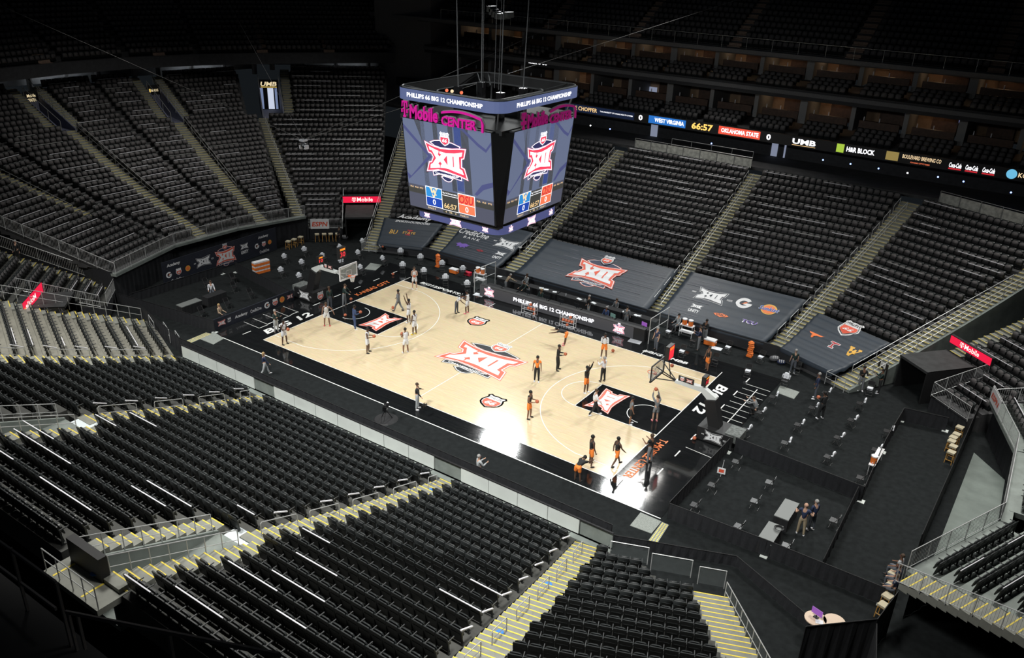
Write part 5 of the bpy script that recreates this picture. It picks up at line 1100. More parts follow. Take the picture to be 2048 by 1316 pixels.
mat('portal_floor', (.16, .17, .24), .7, noise=.2); emat('lit_bright', (.75, .82, 1.), .75); emat('lit_blue', (.35, .45, .75), .45); emat('lit_dim', (.03, .03, .04), .5); emat('sign_cream', (1, .82, .5), .8); emat('sign_gold', (.9, .62, .15), .8)
b = B['left end third']; portal(b, 2.1, 3.5, 23.5, 30.5, False, 'dark portal with small white letters at the far left', Art().text('Mobile', .5, .86, .6, .1, 'sign_cream', 2).text('CENTER', .5, .72, .6, .1, 'sign_cream', 2))
b = B['left end fifth']; portal(b, 1.9, 3.25, 22.6, 29.5, False, 'dark portal with a small yellow sign', Art().rect(.12, .76, .24, .88, 'sign_gold', 2).text('H&R BLOCK', .56, .82, .6, .09, 'sign_cream', 2))
b = B['left tunnel']; portal(b, -7.3, -5.0, 21.6, 28.2, True, 'brightly lit portal under a gold three-letter sign', Art().text('UMB', .5, .86, .8, .15, 'sign_cream', 2, .03, .18).rect(.1, .74, .9, .77, 'sign_gold', 2), slope=-.16)
# grey pier between the end deck and the suites
o = MB().hexa([(-43.5, 36.2, 8), (-36.6, 38.4, 8), (-37, 46, 8), (-47, 42, 8), (-43.5, 36.2, 26), (-36.6, 38.4, 26), (-37, 46, 26), (-47, 42, 26)]).build('corner_pier', 'deck_grey'); tag(o, 'grey concrete pier between the end deck and the suites', 'pier', kind='structure')
# --- near suite front at the lower left: black fascia with dark railing
o = MB().box((-4, -40.4, 10.2), (60, 8.4, 1.5)).build('near_deck', 'black'); tag(o, 'black suite deck edge at the lower left', 'deck', kind='structure')
mat('dark_rail', (.13, .12, .12), .5)
r = thing('deck_railing', 'dark flat bar railing on the suite deck at the lower left', 'railing', (9, -36.5, 10.95))
P0, P1, P2, P3 = [PY(u, v, -36.5) for u, v in ((15, 1093), (112, 1165), (132, 1224), (520, 1302))]
L0 = [PY(u, v, -36.5) for u, v in ((-20, 1120), (112, 1218))]
for p, q in ((PY(-30, 1062, -36.5), P1), (L0[0], L0[1]), (P2, PY(560, 1310, -36.5))): MB().beam(p, q, .05, .09).build('rail_bar', 'dark_rail', r, world=True)
for u, v, v2 in ((22, 1096, 1205), (112, 1165, 1275), (136, 1224, 1290), (155, 1232, 1290), (338, 1268, 1330)):
    p, q = PY(u, v, -36.5), PY(u+6, v2, -36.5); q = np.array([p[0], p[1], min(q[2], p[2]-.9)]); MB().beam(p, q, .06, .08).build('post', 'dark_rail', r, world=True)
# --- hanging speaker array, cable camera and its lines
c0 = PY(1000, 5, 14.0); sp = thing('speaker_array', 'curved hanging loudspeaker array at the top of the photo', 'loudspeaker', c0)
mat('spk', (.09, .10, .10), .5)
for i in range(7):
    t = math.radians(-50+13*i); q = c0+np.array([1.35*math.sin(t)+.25, 0, -1.35*math.cos(t)+.35]); MB().box(tuple(q), (.34, .9, .42)).build('cabinet', 'spk', sp, world=True)
MB().tube(c0+np.array([0, 0, .1]), c0+np.array([0, 0, 6]), .05).build('hanger', 'truss', sp, world=True)
k0 = PX(607, 287, -21.0); cc = thing('cable_camera', 'small cable-suspended camera hanging above the left court end', 'camera', k0)
MB().box(tuple(k0+np.array([0, 0, .25])), (.5, .5, .12)).build('pan_head', 'white_bar', cc, world=True); MB().sphere(k0+np.array([0, 0, -.15]), .24, 0, 10).build('gimbal', 'truss', cc, world=True)
MB().tube(k0+np.array([0, 0, -.1]), k0+np.array([.25, -.2, -.3]), .12).build('lens', 'black_gloss', cc, world=True); MB().box(tuple(k0+np.array([.3, 0, -.25])), (.16, .4, .3)).build('body', 'white_bar', cc, world=True)
MB().box(tuple(k0+np.array([-.28, 0, -.3])), (.14, .36, .26)).build('battery', 'white_bar', cc, world=True)
mat('cable', (.20, .20, .20), .5)
for (u, v), dd, lab in (((-60, -16), 70, 'left'), ((438, -30), 100, 'upper left'), ((1245, -10), 92, 'upper right'), ((1560, -28), 80, 'far right')):
    e = CAM+ray(u, v)*dd; tag(MB().tube(k0+np.array([0, 0, .3]), e, .013, 0, 4).build('camera_cable', 'cable'), 'thin suspension line from the cable camera to the %s' % lab, 'cable', 'cable camera lines')
# ---------------------------------------------------------------- courtside things
def zm(x0, y0, k): return lambda x, y: (x0+x/k, y0+y/k)
q4, q5, q6, q7 = zm(280, 420, 3.938), zm(700, 380, 5.12), zm(1300, 560, 3.871), zm(1240, 840, 3.871)
qR, qS = zm(560, 330, 7.31), zm(1780, 810, 7.642)
# --- baskets
mat('bag_grey0', (.12, .13, .125), .7, noise=.5, scale=6); mat('arm_white', (.62, .64, .62), .4); mat('rim', (.80, .14, .03), .4); mat('net', (.75, .75, .72), .8); mat('pad', (.012, .012, .013), .5); mat('clear', (.55, .60, .58), .05, alpha=.30, spec=.7); emat('clock_red', (.95, .03, .05), 1.1); emat('clock_amber', (1, .30, .02), .9); mat('clock_case', (.02, .02, .02), .4)
def hoop(sx, label, dark):
    r = thing('basketball_hoop', label, 'basketball hoop', (sx*17.2, 0, 0)); P_ = lambda x, y, z: (sx*x, y, z); fr = 'pad' if dark else 'white'
    MB().box(P_(17.5, 0, .48), (2.2, 1.5, .85)).build('base', 'pad', r, world=True)
    MB().box(P_(18.5, 0, .72), (.9, 1.2, .5)).build('weight_box', 'bag_grey0', r, world=True)
    for y in (-.62, .62):
        for x in (16.7, 18.6): MB().tube(P_(x, y-.05, .06), P_(x, y+.05, .06), .09, 0, 8).build('wheel', 'black', r, world=True)
    mb = MB(); mb.beam(P_(17.25, 0, .85), P_(16.75, 0, 2.55), .62, .7, up=(1, 0, 0)); mb.build('mast_pad', 'pad', r, world=True)
    mb = MB(); A_ = [(17.15, 2.35), (17.05, 2.75), (16.2, 3.18), (14.4, 3.08), (14.35, 2.9), (16.1, 2.85), (16.6, 2.4)]
    mb.prism(A_, lambda x, z, t: (sx*x, t, z), -.16, .16); mb.build('arm', 'arm_white', r, world=True)
    for y in (-.22, .22): MB().tube(P_(17.5, y, .9), P_(17.1, y*.6, 2.4), .05).build('rear_strut', 'arm_white', r, world=True)
    for y in (-.45, .45):
        MB().tube(P_(14.4, 0, 3.0), P_(13.2, y, 3.75), .035).build('board_strut', 'pad' if dark else 'arm_white', r, world=True); MB().tube(P_(14.4, 0, 2.95), P_(13.2, y, 2.95), .035).build('board_strut', 'pad' if dark else 'arm_white', r, world=True)
    bd = MB().box(P_(13.1, 0, 3.36), (.03, 1.8, 1.05)).build('backboard', 'clear', r, world=True)
    f = lambda y, z, t: (sx*(13.08-t), y, z); a = Art()
    for x0, y0, x1, y1 in ((-.9, 2.83, .9, 2.88), (-.9, 3.83, .9, 3.88), (-.9, 2.83, -.85, 3.88), (.85, 2.83, .9, 3.88), (-.30, 3.05, .30, 3.09), (-.30, 3.46, .30, 3.5), (-.30, 3.05, -.26, 3.5), (.26, 3.05, .30, 3.5)): a.rect(x0, y0, x1, y1, 'white', 1)
    a.place('target_lines', f, bd)
    for p, q in (((-.92, 2.82), (.92, 2.82)), ((-.92, 3.9), (.92, 3.9)), ((-.92, 2.82), (-.92, 3.9)), ((.92, 2.82), (.92, 3.9))): MB().beam(P_(13.12, *p), P_(13.12, *q), .06, .07).build('frame_bar', fr, r, world=True)
    MB().box(P_(13.1, 0, 2.84), (.1, 1.86, .1)).build('edge_pad', fr, r, world=True)
    cx = 12.72; n = 16; pts = [P_(cx+.23*math.cos(2*math.pi*i/n), .23*math.sin(2*math.pi*i/n), 3.05) for i in range(n+1)]
    rm = MB().path(pts, .018, n=5).build('rim', 'rim', r, world=True); MB().box(P_(13.0, 0, 3.02), (.15, .2, .12)).build('bracket', 'rim', r, world=True)
    mb = MB()
    for i in range(n):
        t0, t1 = 2*math.pi*i/n, 2*math.pi*(i+1)/n
        for (ra, za), (rb_, zb), tt in (((.22, 3.04), (.16, 2.82), 1), ((.16, 2.82), (.12, 2.62), 1), ((.22, 3.04), (.16, 2.82), -1), ((.16, 2.82), (.12, 2.62), -1)):
            e0, e1 = (t0, t1) if tt > 0 else (t1, t0); mb.tube(P_(cx+ra*math.cos(e0), ra*math.sin(e0), za), P_(cx+rb_*math.cos(e1), rb_*math.sin(e1), zb), .009, 0, 3, caps=False)
    mb.build('net', 'net', r, world=True)
    # shot clocks and sponsor plate on the arm
    for (x, z, w_, h_), st in (((13.75, 4.75, .75, .9), '30'), ((16.2, 3.62, .55, .6), '10')):
        ck = MB().box(P_(x, 0, z), (.25, w_, h_)).build('shot_clock', 'clock_case', r, world=True)
        for sg in (1, -1):
            f2 = lambda y, zz, t, sg=sg: (sx*x+sg*(.13+t), sg*y, z+zz)
            Art().rect(-w_*.44, -h_*.45, w_*.44, h_*.45, 'clock_red' if st == '30' and dark else 'clock_case', 0).text(st, 0, -h_*.12, w_*.7, h_*.45, 'clock_red', 1).rect(-w_*.36, h_*.22, w_*.36, h_*.4, 'clock_amber', 1).place('display', f2, ck)
        MB().tube(P_(x, 0, z-h_/2), P_(x if x > 15 else 14.0, 0, 3.1), .03).build('clock_post', 'pad', r, world=True)
    pl = MB().box(P_(15.1, -.2, 3.35), (1.0, .04, .36)).build('sponsor_plate', 'clock_case', r, world=True)
    for sg in (-1,):
        f3 = lambda x, z, t: (sx*15.1+x, -.22-t, 3.35+z); Art().put(shield(small=True), -.25, 0, .3).put(xii('red_print', 'white', 'navy_print', False), .22, 0, .4).place('emblems', f3, pl)
    f4 = lambda x, z, t: (sx*17.45+x, -.755-t, .48+z); Art().put(xii_mono('white', 'pad'), 0, 0, 1.15).place('emblem', f4, r)
    f5 = lambda y, z, t: (sx*(16.39-t), -sx*y, .48+z); Art().put(shield(), 0, 0, .72).place('emblem', f5, r)
    return r
hoop(-1, 'white framed basketball hoop at the left end of the court', False); hoop(1, 'black framed basketball hoop at the right end of the court', True)
# --- courtside lit board, tables behind it
emat('board_grey', (.055, .055, .06), .85)
A_, C_ = np.array([-7.2, 9.1]), np.array([7.75, 9.55]); u_ = (C_-A_)/np.hypot(*(C_-A_)); n_ = np.array([u_[1], -u_[0]])
bf = lambda x, y, t: (*(A_+u_*x+n_*t), y)
r = thing('courtside_board', 'long lit advertising board in front of the press tables', 'board', (.3, 9.3, 0)); LB = float(np.hypot(*(C_-A_)))
MB().prism([(0, .0), (LB, .0), (LB, 1.0), (0, 1.0)], bf, -.35, 0).build('case', 'black', r, world=True)
sc = Art().rect(.02, .06, LB-.9, .97, 'board_grey').place('lit_face', bf, r)
Art().text('PHILLIPS 66 BIG 12 CHAMPIONSHIP', LB*.47, .55, 7.4, .34, 'led_white', 1, .035, 0.).place('lettering', bf, sc)
for x in (.95, LB-2.1): Art().put(xii('led_red', 'led_white', 'led_navy', True, 'led_pink'), x, .5, 1.0).place('emblem_graphic', bf, sc)
mat('cloth_black', (.009, .0095, .011), .9, noise=.2, scale=5); mat('table_top', (.16, .17, .165), .5)
def table(cx, cy, lx, ly, rz, label, h=.75, top='cloth_black', group=None):
    r = thing('table', label, 'table', (cx, cy, -.02), rz, group)
    MB().box((0, 0, h), (lx, ly, .05)).build('table_top', top, r)
    mb = MB(); n = int(2*(lx+ly)/.14); per = [(-lx/2, -ly/2), (lx/2, -ly/2), (lx/2, ly/2), (-lx/2, ly/2), (-lx/2, -ly/2)]; pts = []
    for (x0, y0), (x1, y1) in zip(per, per[1:]):
        m = max(2, int(math.hypot(x1-x0, y1-y0)/.15))
        for i in range(m):
            t = i/m; nx, ny = (y1-y0), -(x1-x0); l = math.hypot(nx, ny); o = .02 if i % 2 else -.005; pts.append((x0+(x1-x0)*t+nx/l*o, y0+(y1-y0)*t+ny/l*o))
    k = len(pts); mb.add([(*p, .02) for p in pts]+[(p[0]*.985, p[1]*.985, h-.02) for p in pts], [(i, (i+1) % k, k+(i+1) % k, k+i) for i in range(k)]); mb.build('skirt', 'cloth_black', r)
    return r
for i in range(5): table(-5.7+3.0*i, 10.15+.06*i, 2.9, .7, .03, '%s front press table from the left behind the lit board' % ordw(i), group='press tables')
for i in range(5): table(-5.9+3.0*i, 12.1+.03*i, 2.9, .7, .01, '%s rear press table from the left below the centre tarp' % ordw(i), group='press tables')
mat('screen_dark', (.02, .022, .025), .2); mat('paper', (.7, .72, .74), .8); emat('screen_green', (.10, .18, .16), .8); emat('screen_purple', (.30, .10, .45), .8)
def monitor(x, y, z, rz, label, scr='screen_dark'):
    r = thing('monitor', label, 'monitor', (x, y, z), rz); MB().box((0, 0, .01), (.22, .16, .02)).build('stand', 'black', r); MB().box((0, .02, .1), (.03, .03, .18)).build('neck', 'black', r); MB().box((0, 0, .3), (.5, .03, .3)).build('screen', scr, r)
for i, (u, v, sc_) in enumerate(((1005, 573, 'screen_dark'), (1058, 586, 'screen_dark'), (1095, 597, 'screen_dark'), (1125, 604, 'screen_dark'), (1161, 610, 'screen_dark'), (1221, 638, 'screen_green'), (1285, 655, 'screen_purple'))):
    p = Z(u, v, .9); monitor(p[0], 10.2+p[0]*.02, .78, math.pi+rs.uniform(-.3, .3), '%s monitor from the left on the front press tables' % ordw(i), sc_)
for i, (u, v) in enumerate(((1000, 552), (1085, 575), (1090, 580), (1105, 586), (1151, 602), (1182, 609), (1245, 628), (1265, 635), (1270, 634))):
    p = Z(u, v, .8); o = MB().box((p[0], 12.1, .785), (.30+.2*rs.random(), .24, .02+.05*rs.random()), 0, rs.uniform(-.5, .5)).build('paper_stack', 'paper'); tag(o, '%s white paper stack from the left on the rear press tables' % ordw(i), 'papers')
for i, x in enumerate((-4.9, -.6, 1.2, 3.3, 6.2)):
    o = MB().lathe((x, 12.0, .775), [(.035, 0), (.035, .16), (.015, .2), (.015, .23)], 0, 8).build('water_bottle', 'paper'); tag(o, '%s water bottle from the left on the rear press tables' % ordw(i), 'bottle')
def plexi(pts, label): return rail('plexi_barrier', label, [(x, y, 0) for x, y in pts], 2.05, 1.4, mid=True, cat='barrier', m='steel', r=.035, panel='glass')
plexi([(-7.9, 9.3), (-7.7, 12.0)], 'steel framed clear barrier at the left end of the press tables'); plexi([(8.15, 9.5), (8.3, 12.4)], 'steel framed clear barrier at the right end of the press tables')
# --- low drapes around the photo pens and the left sponsor strip
for px, h, lab in (([(240, 610), (430, 665)], .95, 'low black drape along the near side of the left pen'), ([(582, 604), (472, 545)], .95, 'low black drape along the far side of the left pen'), ([(262, 606), (445, 548)], .75, 'low black drape before the sponsor banner'),
                   ([(1335, 1035), (1455, 905)], .95, 'low black drape between the court and the right pen'), ([(1468, 903), (1722, 1003)], .95, 'low black drape on the far side of the right pen'), ([(1335, 1037), (1528, 1112), (1762, 1209)], .95, 'long low black drape on the near side of the right pen'), ([(1710, 1003), (1640, 1150)], .95, 'low black drape at the right end of the right pen'), ([(1722, 1003), (1765, 905), (1802, 842), (1890, 862)], .95, 'low black drape behind the spaced chairs at the right'), ([(476, 492), (556, 470)], .9, 'low black drape by the bar stools at the left')):
    pleat('low_drape', [Z(u, v, -.02)[:2] for u, v in px], -.02, h, lab, amp=.04, step=.2)
    for w9, (u, v) in enumerate(px[1:]):
        p = Z(u, v, -.02); tag(MB().box((p[0], p[1], -.005), (.36, .36, .03)).build('base_plate', 'white_panel'), ordw(w9)+' pale foot of the '+lab.replace('low black ', '').replace('long ', ''), 'plate', 'drape base plates')
A2, C2 = np.array([-18.25, -8.9]), np.array([-18.25, -1.15]); r = thing('sponsor_strip', 'low navy sponsor strip behind the left baseline', 'board', (-18.25, -5, -.02))
f = lambda x, y, t: (-18.2+t, -8.9+x, y); MB().prism([(0, -.02), (7.75, -.02), (7.75, .9), (0, .9)], f, -.1, 0).build('case', 'banner_navy', r, world=True)
for art, x, s in ((xii('red_print', 'white', 'navy_print', False), .7, .7), (unity('white', 'banner_navy'), 1.4, .35), (Art().text('Academy', 0, 0, 1, .26, 'white', 0, .03, .18), 2.5, 1.2), (Art().text('CreditOne', 0, 0, 1, .26, 'white'), 3.9, 1.05), (g_mark(), 5.0, .55), (shield(small=True), 5.8, .6), (Art().disc(0, 0, .5, 'gold_print').disc(0, 0, .38, 'orange_print', 1), 6.5, .5), (xii('red_print', 'white', 'navy_print', False), 7.3, .6)): Art().put(art, x, .45, s, 1).place('printed_emblem', f, r)
# --- folding chairs
mat('chair_black', (.012, .012, .013), .35); mat('chair_leg', (.075, .075, .075), .4, metal=.4)
def chair_proto():
    r = thing('folding_chair', 'x', 'chair', (0, 0, -.02)); 
    MB().box((0, -.02, .45), (.42, .40, .035)).build('seat', 'chair_black', r)
    MB().prism(rrect(.43, .28, .1, .60, 3), lambda x, z, t: (x, .20+(z-.6)*.25+t, z), -.02, .015).build('backrest', 'chair_black', r)
    for x in (-.21, .21):
        MB().tube((x, -.20, 0), (x, .27, .86), .014, 0, 5).build('leg', 'chair_leg', r); MB().tube((x, .26, 0), (x, -.12, .46), .014, 0, 5).build('leg', 'chair_leg', r)
    MB().tube((-.21, -.19, .02), (.21, -.19, .02), .012, 0, 5).build('crossbar', 'chair_leg', r); MB().tube((-.21, .25, .03), (.21, .25, .03), .012, 0, 5).build('crossbar', 'chair_leg', r)
    return r
CP = chair_proto(); CT = tree_of(CP); CMESH = [(c.name.split('.')[0], c.data) for c, _ in CT]; used = [False]
def put_chair(p, rz, label, group):
    if not used[0]:
        used[0] = True; CP.location = (p[0], p[1], -.02); CP.rotation_euler = (0, 0, rz); return tag(CP, label, 'chair', group)
    r = copy_tree(CP, (p[0], p[1], -.02), rz, label, CT); tag(r, label, 'chair', group); return r
def cover_mesh():
    mb = MB(); W = .27; prof = [(-.10, .50), (-.075, .62), (-.05, .76), (-.03, .88), (.02, .925), (.06, .90), (.06, .76), (.05, .64)]; V = []
    n = 8
    for j, (y, z) in enumerate(prof):
        for i in range(n+1):
            x = -W+2*W*i/n; rr_ = 1-.25*(abs(x)/W)**3*(1 if z > .8 else .1); V.append((x*(1.0 if z < .85 else .92), .26+y+.012*math.sin(i*1.9+j), .02+z*rr_ if z > .8 else .02+z+.02*math.sin(i*2.3)))
    mb.add(V, [(j*(n+1)+i, j*(n+1)+i+1, (j+1)*(n+1)+i+1, (j+1)*(n+1)+i) for j in range(len(prof)-1) for i in range(n)]); return mb.mesh('chair_cover', 'white_cloth', True)
CV = cover_mesh(); CVL = MB().add([(-.1, .205, .78), (.1, .205, .78), (.1, .19, .66), (-.1, .19, .66)], [(0, 1, 2, 3)])
TW = MB().box((0, -.03, .49), (.36, .30, .05)); TW.box((0, -.19, .44), (.34, .02, .12)); TWM = TW.mesh('folded_towel', 'white_cloth')
def cover(p, rz, label, me=CV, nm='chair_cover', grp='white shirts over chair backs'):
    o = bpy.data.objects.new(nm, me); COL.objects.link(o); o.location = (p[0], p[1], -.02); o.rotation_euler = (0, 0, rz); tag(o, label, 'shirt' if nm == 'chair_cover' else 'towel', grp)
def chairs(px, zh, rz, lab, grp, back=True, covers=True, towels=()):
    px = sorted(px); f_ = np.array([math.sin(rz), -math.cos(rz)])  # facing direction (local -y)
    for i, (u, v) in enumerate(px):
        p = Z(u, v, zh)[:2]+(f_*.24 if back else 0); j = rs.uniform(-.12, .12)
        put_chair(p, rz+j, '%s folding chair from the left %s' % (ordw(i), lab), grp)
        if covers: cover(p, rz+j, 'white shirt over the %s chair from the left %s' % (ordw(i), lab))
Lc = [q4(*a) for a in ((1290, 300), (1135, 355), (1270, 400), (1435, 348), (1570, 285), (1580, 390), (1105, 460), (1250, 505), (1715, 325), (1750, 235), (1900, 270), (1910, 370), (1735, 440))]
Lc2 = [q5(*a) for a in ((515, 610), (720, 670), (535, 750), (755, 810), (940, 735), (1155, 790), (975, 875), (1200, 940))]
chairs(Lc, .75, math.pi/2, 'behind the left hoop', 'chairs behind the left hoop')
chairs(Lc2, .75, math.pi/4, 'left of the press tables', 'chairs left of the press tables')
Rc = [q6(*a) for a in ((985, 880), (885, 1000), (775, 1135), (1185, 1095), (1085, 1235), (1295, 965), (1395, 850), (1665, 930), (1600, 1060), (1495, 1195), (1880, 1145), (1790, 1290))]+[(1667, 907)]
chairs(Rc, .75, -math.pi/2, 'behind the right hoop', 'chairs behind the right hoop')
Bc = sorted([q6(*a) for a in ((160, 360), (265, 510), (350, 430), (620, 480), (520, 575), (875, 555), (775, 660), (1060, 735), (1440, 710), (1720, 795), (1155, 640))])
for i, (u, v) in enumerate(Bc):
    p = Z(u, v, .75)[:2]+np.array([0, -.24]); j = rs.uniform(-.15, .15); put_chair(p, j, '%s team bench chair from the left right of the press tables' % ordw(i), 'right team bench chairs')
    if i in (0, 1, 4, 5, 6, 10): cover(p, j, 'folded white towel on the %s bench chair right of the press tables' % ordw(i), TWM, 'folded_towel', 'towels on bench chairs')
    if i == 7: cover(p, j, 'white shirt over a bench chair by the right wall')
chairs([q7(*a) for a in ((715, 500), (1160, 480), (1045, 625), (580, 655), (920, 820), (1660, 775), (1290, 970), (900, 320), (1865, 445))], .45, -math.pi/2, 'in the right photo pen', 'chairs in the right pen', back=False, covers=False)
chairs([q4(*a) for a in ((525, 575), (745, 605), (875, 660), (690, 735), (490, 800), (735, 535))], .45, math.pi/2, 'in the left pen', 'chairs in the left pen', back=False, covers=False)
# --- pen tables
def ptable(pxs, label, top):
    P_ = [Z(u, v, .75)[:2] for u, v in pxs]; c = sum(P_)/4; table(c[0], c[1], .75, 1.8, 0, label, top=top)
ptable([q7(*a) for a in ((1280, 605), (1390, 645), (1310, 780), (1185, 740))], 'grey topped table with black skirt beside two standing men', 'table_top'); ptable([q7(*a) for a in ((1155, 780), (1255, 830), (1180, 970), (1060, 920))], 'grey topped table carrying a coil of black cable', 'table_top')
ptable([q4(*a) for a in ((290, 750), (440, 690), (482, 712), (330, 765))], 'empty black draped table in the left pen', 'table_top'); ptable([q4(*a) for a in ((485, 680), (640, 625), (690, 650), (520, 690))], 'black draped table with a seated person in the left pen', 'cloth_black')
p = Z(*q7(1225, 850), .8); mb = MB()
for i in range(5): mb.path([(p[0]+(.16+.02*i)*math.cos(t), p[1]+(.14+.02*i)*math.sin(t)+.1, .80+.015*i) for t in np.linspace(0, 6.28, 14)], .012, n=4)
tag(mb.build('cable_coil', 'black'), 'coil of black cable on the grey topped table', 'cable'); mat('wood_disc', (.62, .48, .36), .5)
for i, (u, v) in enumerate(((1631, 1237), (1669, 1243))):
    p = Z(u, v, 1.0); r = thing('round_table', ('left' if i == 0 else 'right')+' round pale wood table at the lower right', 'table', (p[0], p[1], -.02)); MB().lathe((0, 0, 1.0), [(.46, 0), (.46, .04)], 0, 24).build('table_top', 'wood_disc', r); MB().tube((0, 0, .03), (0, 0, 1.0), .05).build('pedestal', 'steel', r); MB().lathe((0, 0, 0), [(.3, 0), (.28, .03)], 0, 16).build('foot', 'steel', r)
    if i == 0: monitor(p[0], p[1]+.05, 1.03, -.3, 'purple lit laptop screen on the left round table', 'screen_purple'); tag(MB().box((p[0]+.2, p[1]-.15, 1.035), (.32, .24, .02), 0, .3).build('paper_stack', 'paper'), 'white papers on the left round table', 'papers')
# --- bar stools
def stool_proto():
    r = thing('bar_stool', 'x', 'stool', (0, 0, -.02)); MB().prism(rrect(.42, .40, .06, -.2, 3), lambda x, y, t: (x, y, t), .68, .78).build('seat_pad', 'tan_pad', r)
    for x in (-.17, .17):
        for y in (-.16, .16): MB().tube((x*1.15, y*1.15, 0), (x, y, .68), .022, 0, 6).build('leg', 'wood_leg', r)
    MB().box((0, -.18, .25), (.36, .03, .03)).build('foot_rail', 'wood_leg', r); MB().box((0, .18, .35), (.36, .03, .03)).build('foot_rail', 'wood_leg', r); return r
SP = stool_proto(); ST_ = tree_of(SP); sfirst = [True]
def stool(u, v, rz, label):
    p = Z(u, v, .76)
    if sfirst[0]: sfirst[0] = False; SP.location = (p[0], p[1], -.02); SP.rotation_euler = (0, 0, rz); tag(SP, label, 'stool', 'tan bar stools'); return
    tag(copy_tree(SP, (p[0], p[1], -.02), rz, label, ST_), label, 'stool', 'tan bar stools')
for i, a in enumerate(((120, 1110), (205, 1080), (300, 1045))): stool(*qR(*a), .3, '%s tan bar stool from the left by the banner end' % ordw(i))
for i, a in enumerate(((540, 1005), (645, 1003), (740, 1000), (840, 998))): stool(*qR(*a), -.7, '%s tan bar stool from the left under the network banner' % ordw(i))
for i, a in enumerate(((1075, 330), (1025, 435), (975, 485), (950, 540), (975, 620), (945, 710))): stool(*qS(*a), -.2, '%s tan bar stool from the top along the right partition' % ordw(i))
for i, (u, v) in enumerate(((1788, 1145), (1784, 1168), (1776, 1190), (1768, 1208))): stool(u, v, -.3, '%s tan bar stool from the top at the lower right rail' % ordw(i))
# --- ball racks and balls
def ball_mesh():
    mb = MB().sphere((0, 0, 0), .121, 0, 14); n = 20; R_ = .1215
    for ax in range(2): mb.path([((R_*math.cos(t), R_*math.sin(t), 0) if ax == 0 else (R_*math.cos(t), 0, R_*math.sin(t))) for t in np.linspace(0, 2*math.pi, n)], .003, 1, 3)
    return mb.mesh('basketball', ['ball', 'ball_line'], True)
BM = ball_mesh()
def ball(P_, label, grp='basketballs'):
    o = bpy.data.objects.new('basketball', BM); COL.objects.link(o); o.location = tuple(map(float, P_)); o.rotation_euler = (rs.random()*3, rs.random()*3, 0); tag(o, label, 'basketball', grp); return o
for i, (x, y) in enumerate(((-1.7, 8.3), (1.95, 8.15))):
    w_ = 'left' if i == 0 else 'right'; r = thing('ball_rack', '%s wheeled ball rack in front of the lit board' % w_, 'ball rack', (x, y, 0), .05)
    for xx in (-.6, .6):
        for yy in (-.2, .2): MB().tube((xx, yy, .05), (xx, yy*.9, 1.15), .02).build('post', 'white_bar', r)
        MB().tube((xx, -.2, 1.15), (xx, .2, 1.15), .02).build('end_bar', 'white_bar', r)
    for z in (.15, .5, .85):
        for yy in (-.12, .12): MB().tube((-.6, yy, z), (.6, yy, z), .016).build('shelf_rail', 'white_bar', r)
    for xx in (-.6, .6):
        for yy in (-.2, .2): MB().sphere((xx, yy, .05), .05, 0, 8).build('wheel', 'black', r)
    for j, (bx, bz) in enumerate(((-.1, .5), (.15, .5), (.42, .5), (.45, .15), (.1, .85)) if i == 0 else ((-.42, .5), (-.17, .5), (.08, .5), (.33, .5), (.2, .85), (-.05, .15))):
        ball((x+bx, y+bx*.05, bz+.105), '%s basketball on the %s ball rack' % (ordw(j), w_), 'balls on the racks')
for u, v, z, lab in ((690.5, 630, .121, 'basketball lying in the left key'), (702, 598, .121, 'basketball on the purple lit baseline below the left hoop'), (786, 548, .121, 'basketball behind the far left baseline'), (786, 615, .121, 'basketball beside the walking coach at the left'), (1226, 701, .121, 'basketball beside the player near the right of the board'), (1389, 876, .121, 'basketball in front of the right hoop base'), (1344, 731, 1.9, 'basketball in the air beside the right hoop'), (766, 493, .6, 'basketball on a chair by the far left wall')):
    if z > 1: P_ = PY(u, v, 1.8)
    else: P_ = Z(u, v, z)
    ball(P_, lab)
# --- coolers, carts, cones, drink boxes, bags
def cooler(p, s, body, label, z0=-.02, lid='white'):
    r = thing('cooler', label, 'cooler', (p[0], p[1], z0)); MB().box((0, 0, s*.22), (s, s*.6, s*.42)).build('body', body, r); MB().box((0, 0, s*.47), (s*1.04, s*.64, s*.1)).build('lid', lid, r); MB().box((s*.52, 0, s*.3), (.03, s*.3, .04)).build('handle', lid, r); MB().box((-s*.52, 0, s*.3), (.03, s*.3, .04)).build('handle', lid, r)
cooler(Z(908, 545), .75, 'orange', 'orange cooler with white lid left of the press tables'); cooler(Z(936, 550), .6, 'red_plastic', 'small red cooler left of the press tables', lid='red_plastic'); cooler(Z(1420, 688), .85, 'orange', 'orange cooler with white lid right of the press tables')
def jug(p, z, label):
    r = thing('drink_jug', label, 'jug', (p[0], p[1], z)); MB().lathe((0, 0, 0), [(.15, 0), (.18, .03), (.18, .38), (.17, .4)], 0, 14).build('body', 'orange', r); MB().lathe((0, 0, .4), [(.19, 0), (.19, .07), (.1, .1)], 0, 14).build('lid', 'white', r); MB().tube((0, -.18, .08), (0, -.23, .08), .025).build('tap', 'white', r)
for p, w_ in ((Z(960, 566), 'left'), (Z(1372, 672), 'right')):
    p = np.array([p[0], p[1], 0]); p[1] -= 0; r = thing('drink_cart', 'white shelf cart with orange jugs %s of the press tables' % w_, 'cart', (p[0], p[1], -.02))
    for x in (-.5, .5):
        for y in (-.22, .22): MB().tube((x, y, 0), (x, y, .95), .02).build('leg', 'white', r)
    for z in (.4, .92): MB().box((0, 0, z), (1.05, .5, .05)).build('shelf', 'white', r)
    for i, x in enumerate((-.25, .25)): jug((p[0]+x, p[1]), .925, '%s orange drink jug on the %s cart' % ('left' if i == 0 else 'right', w_))
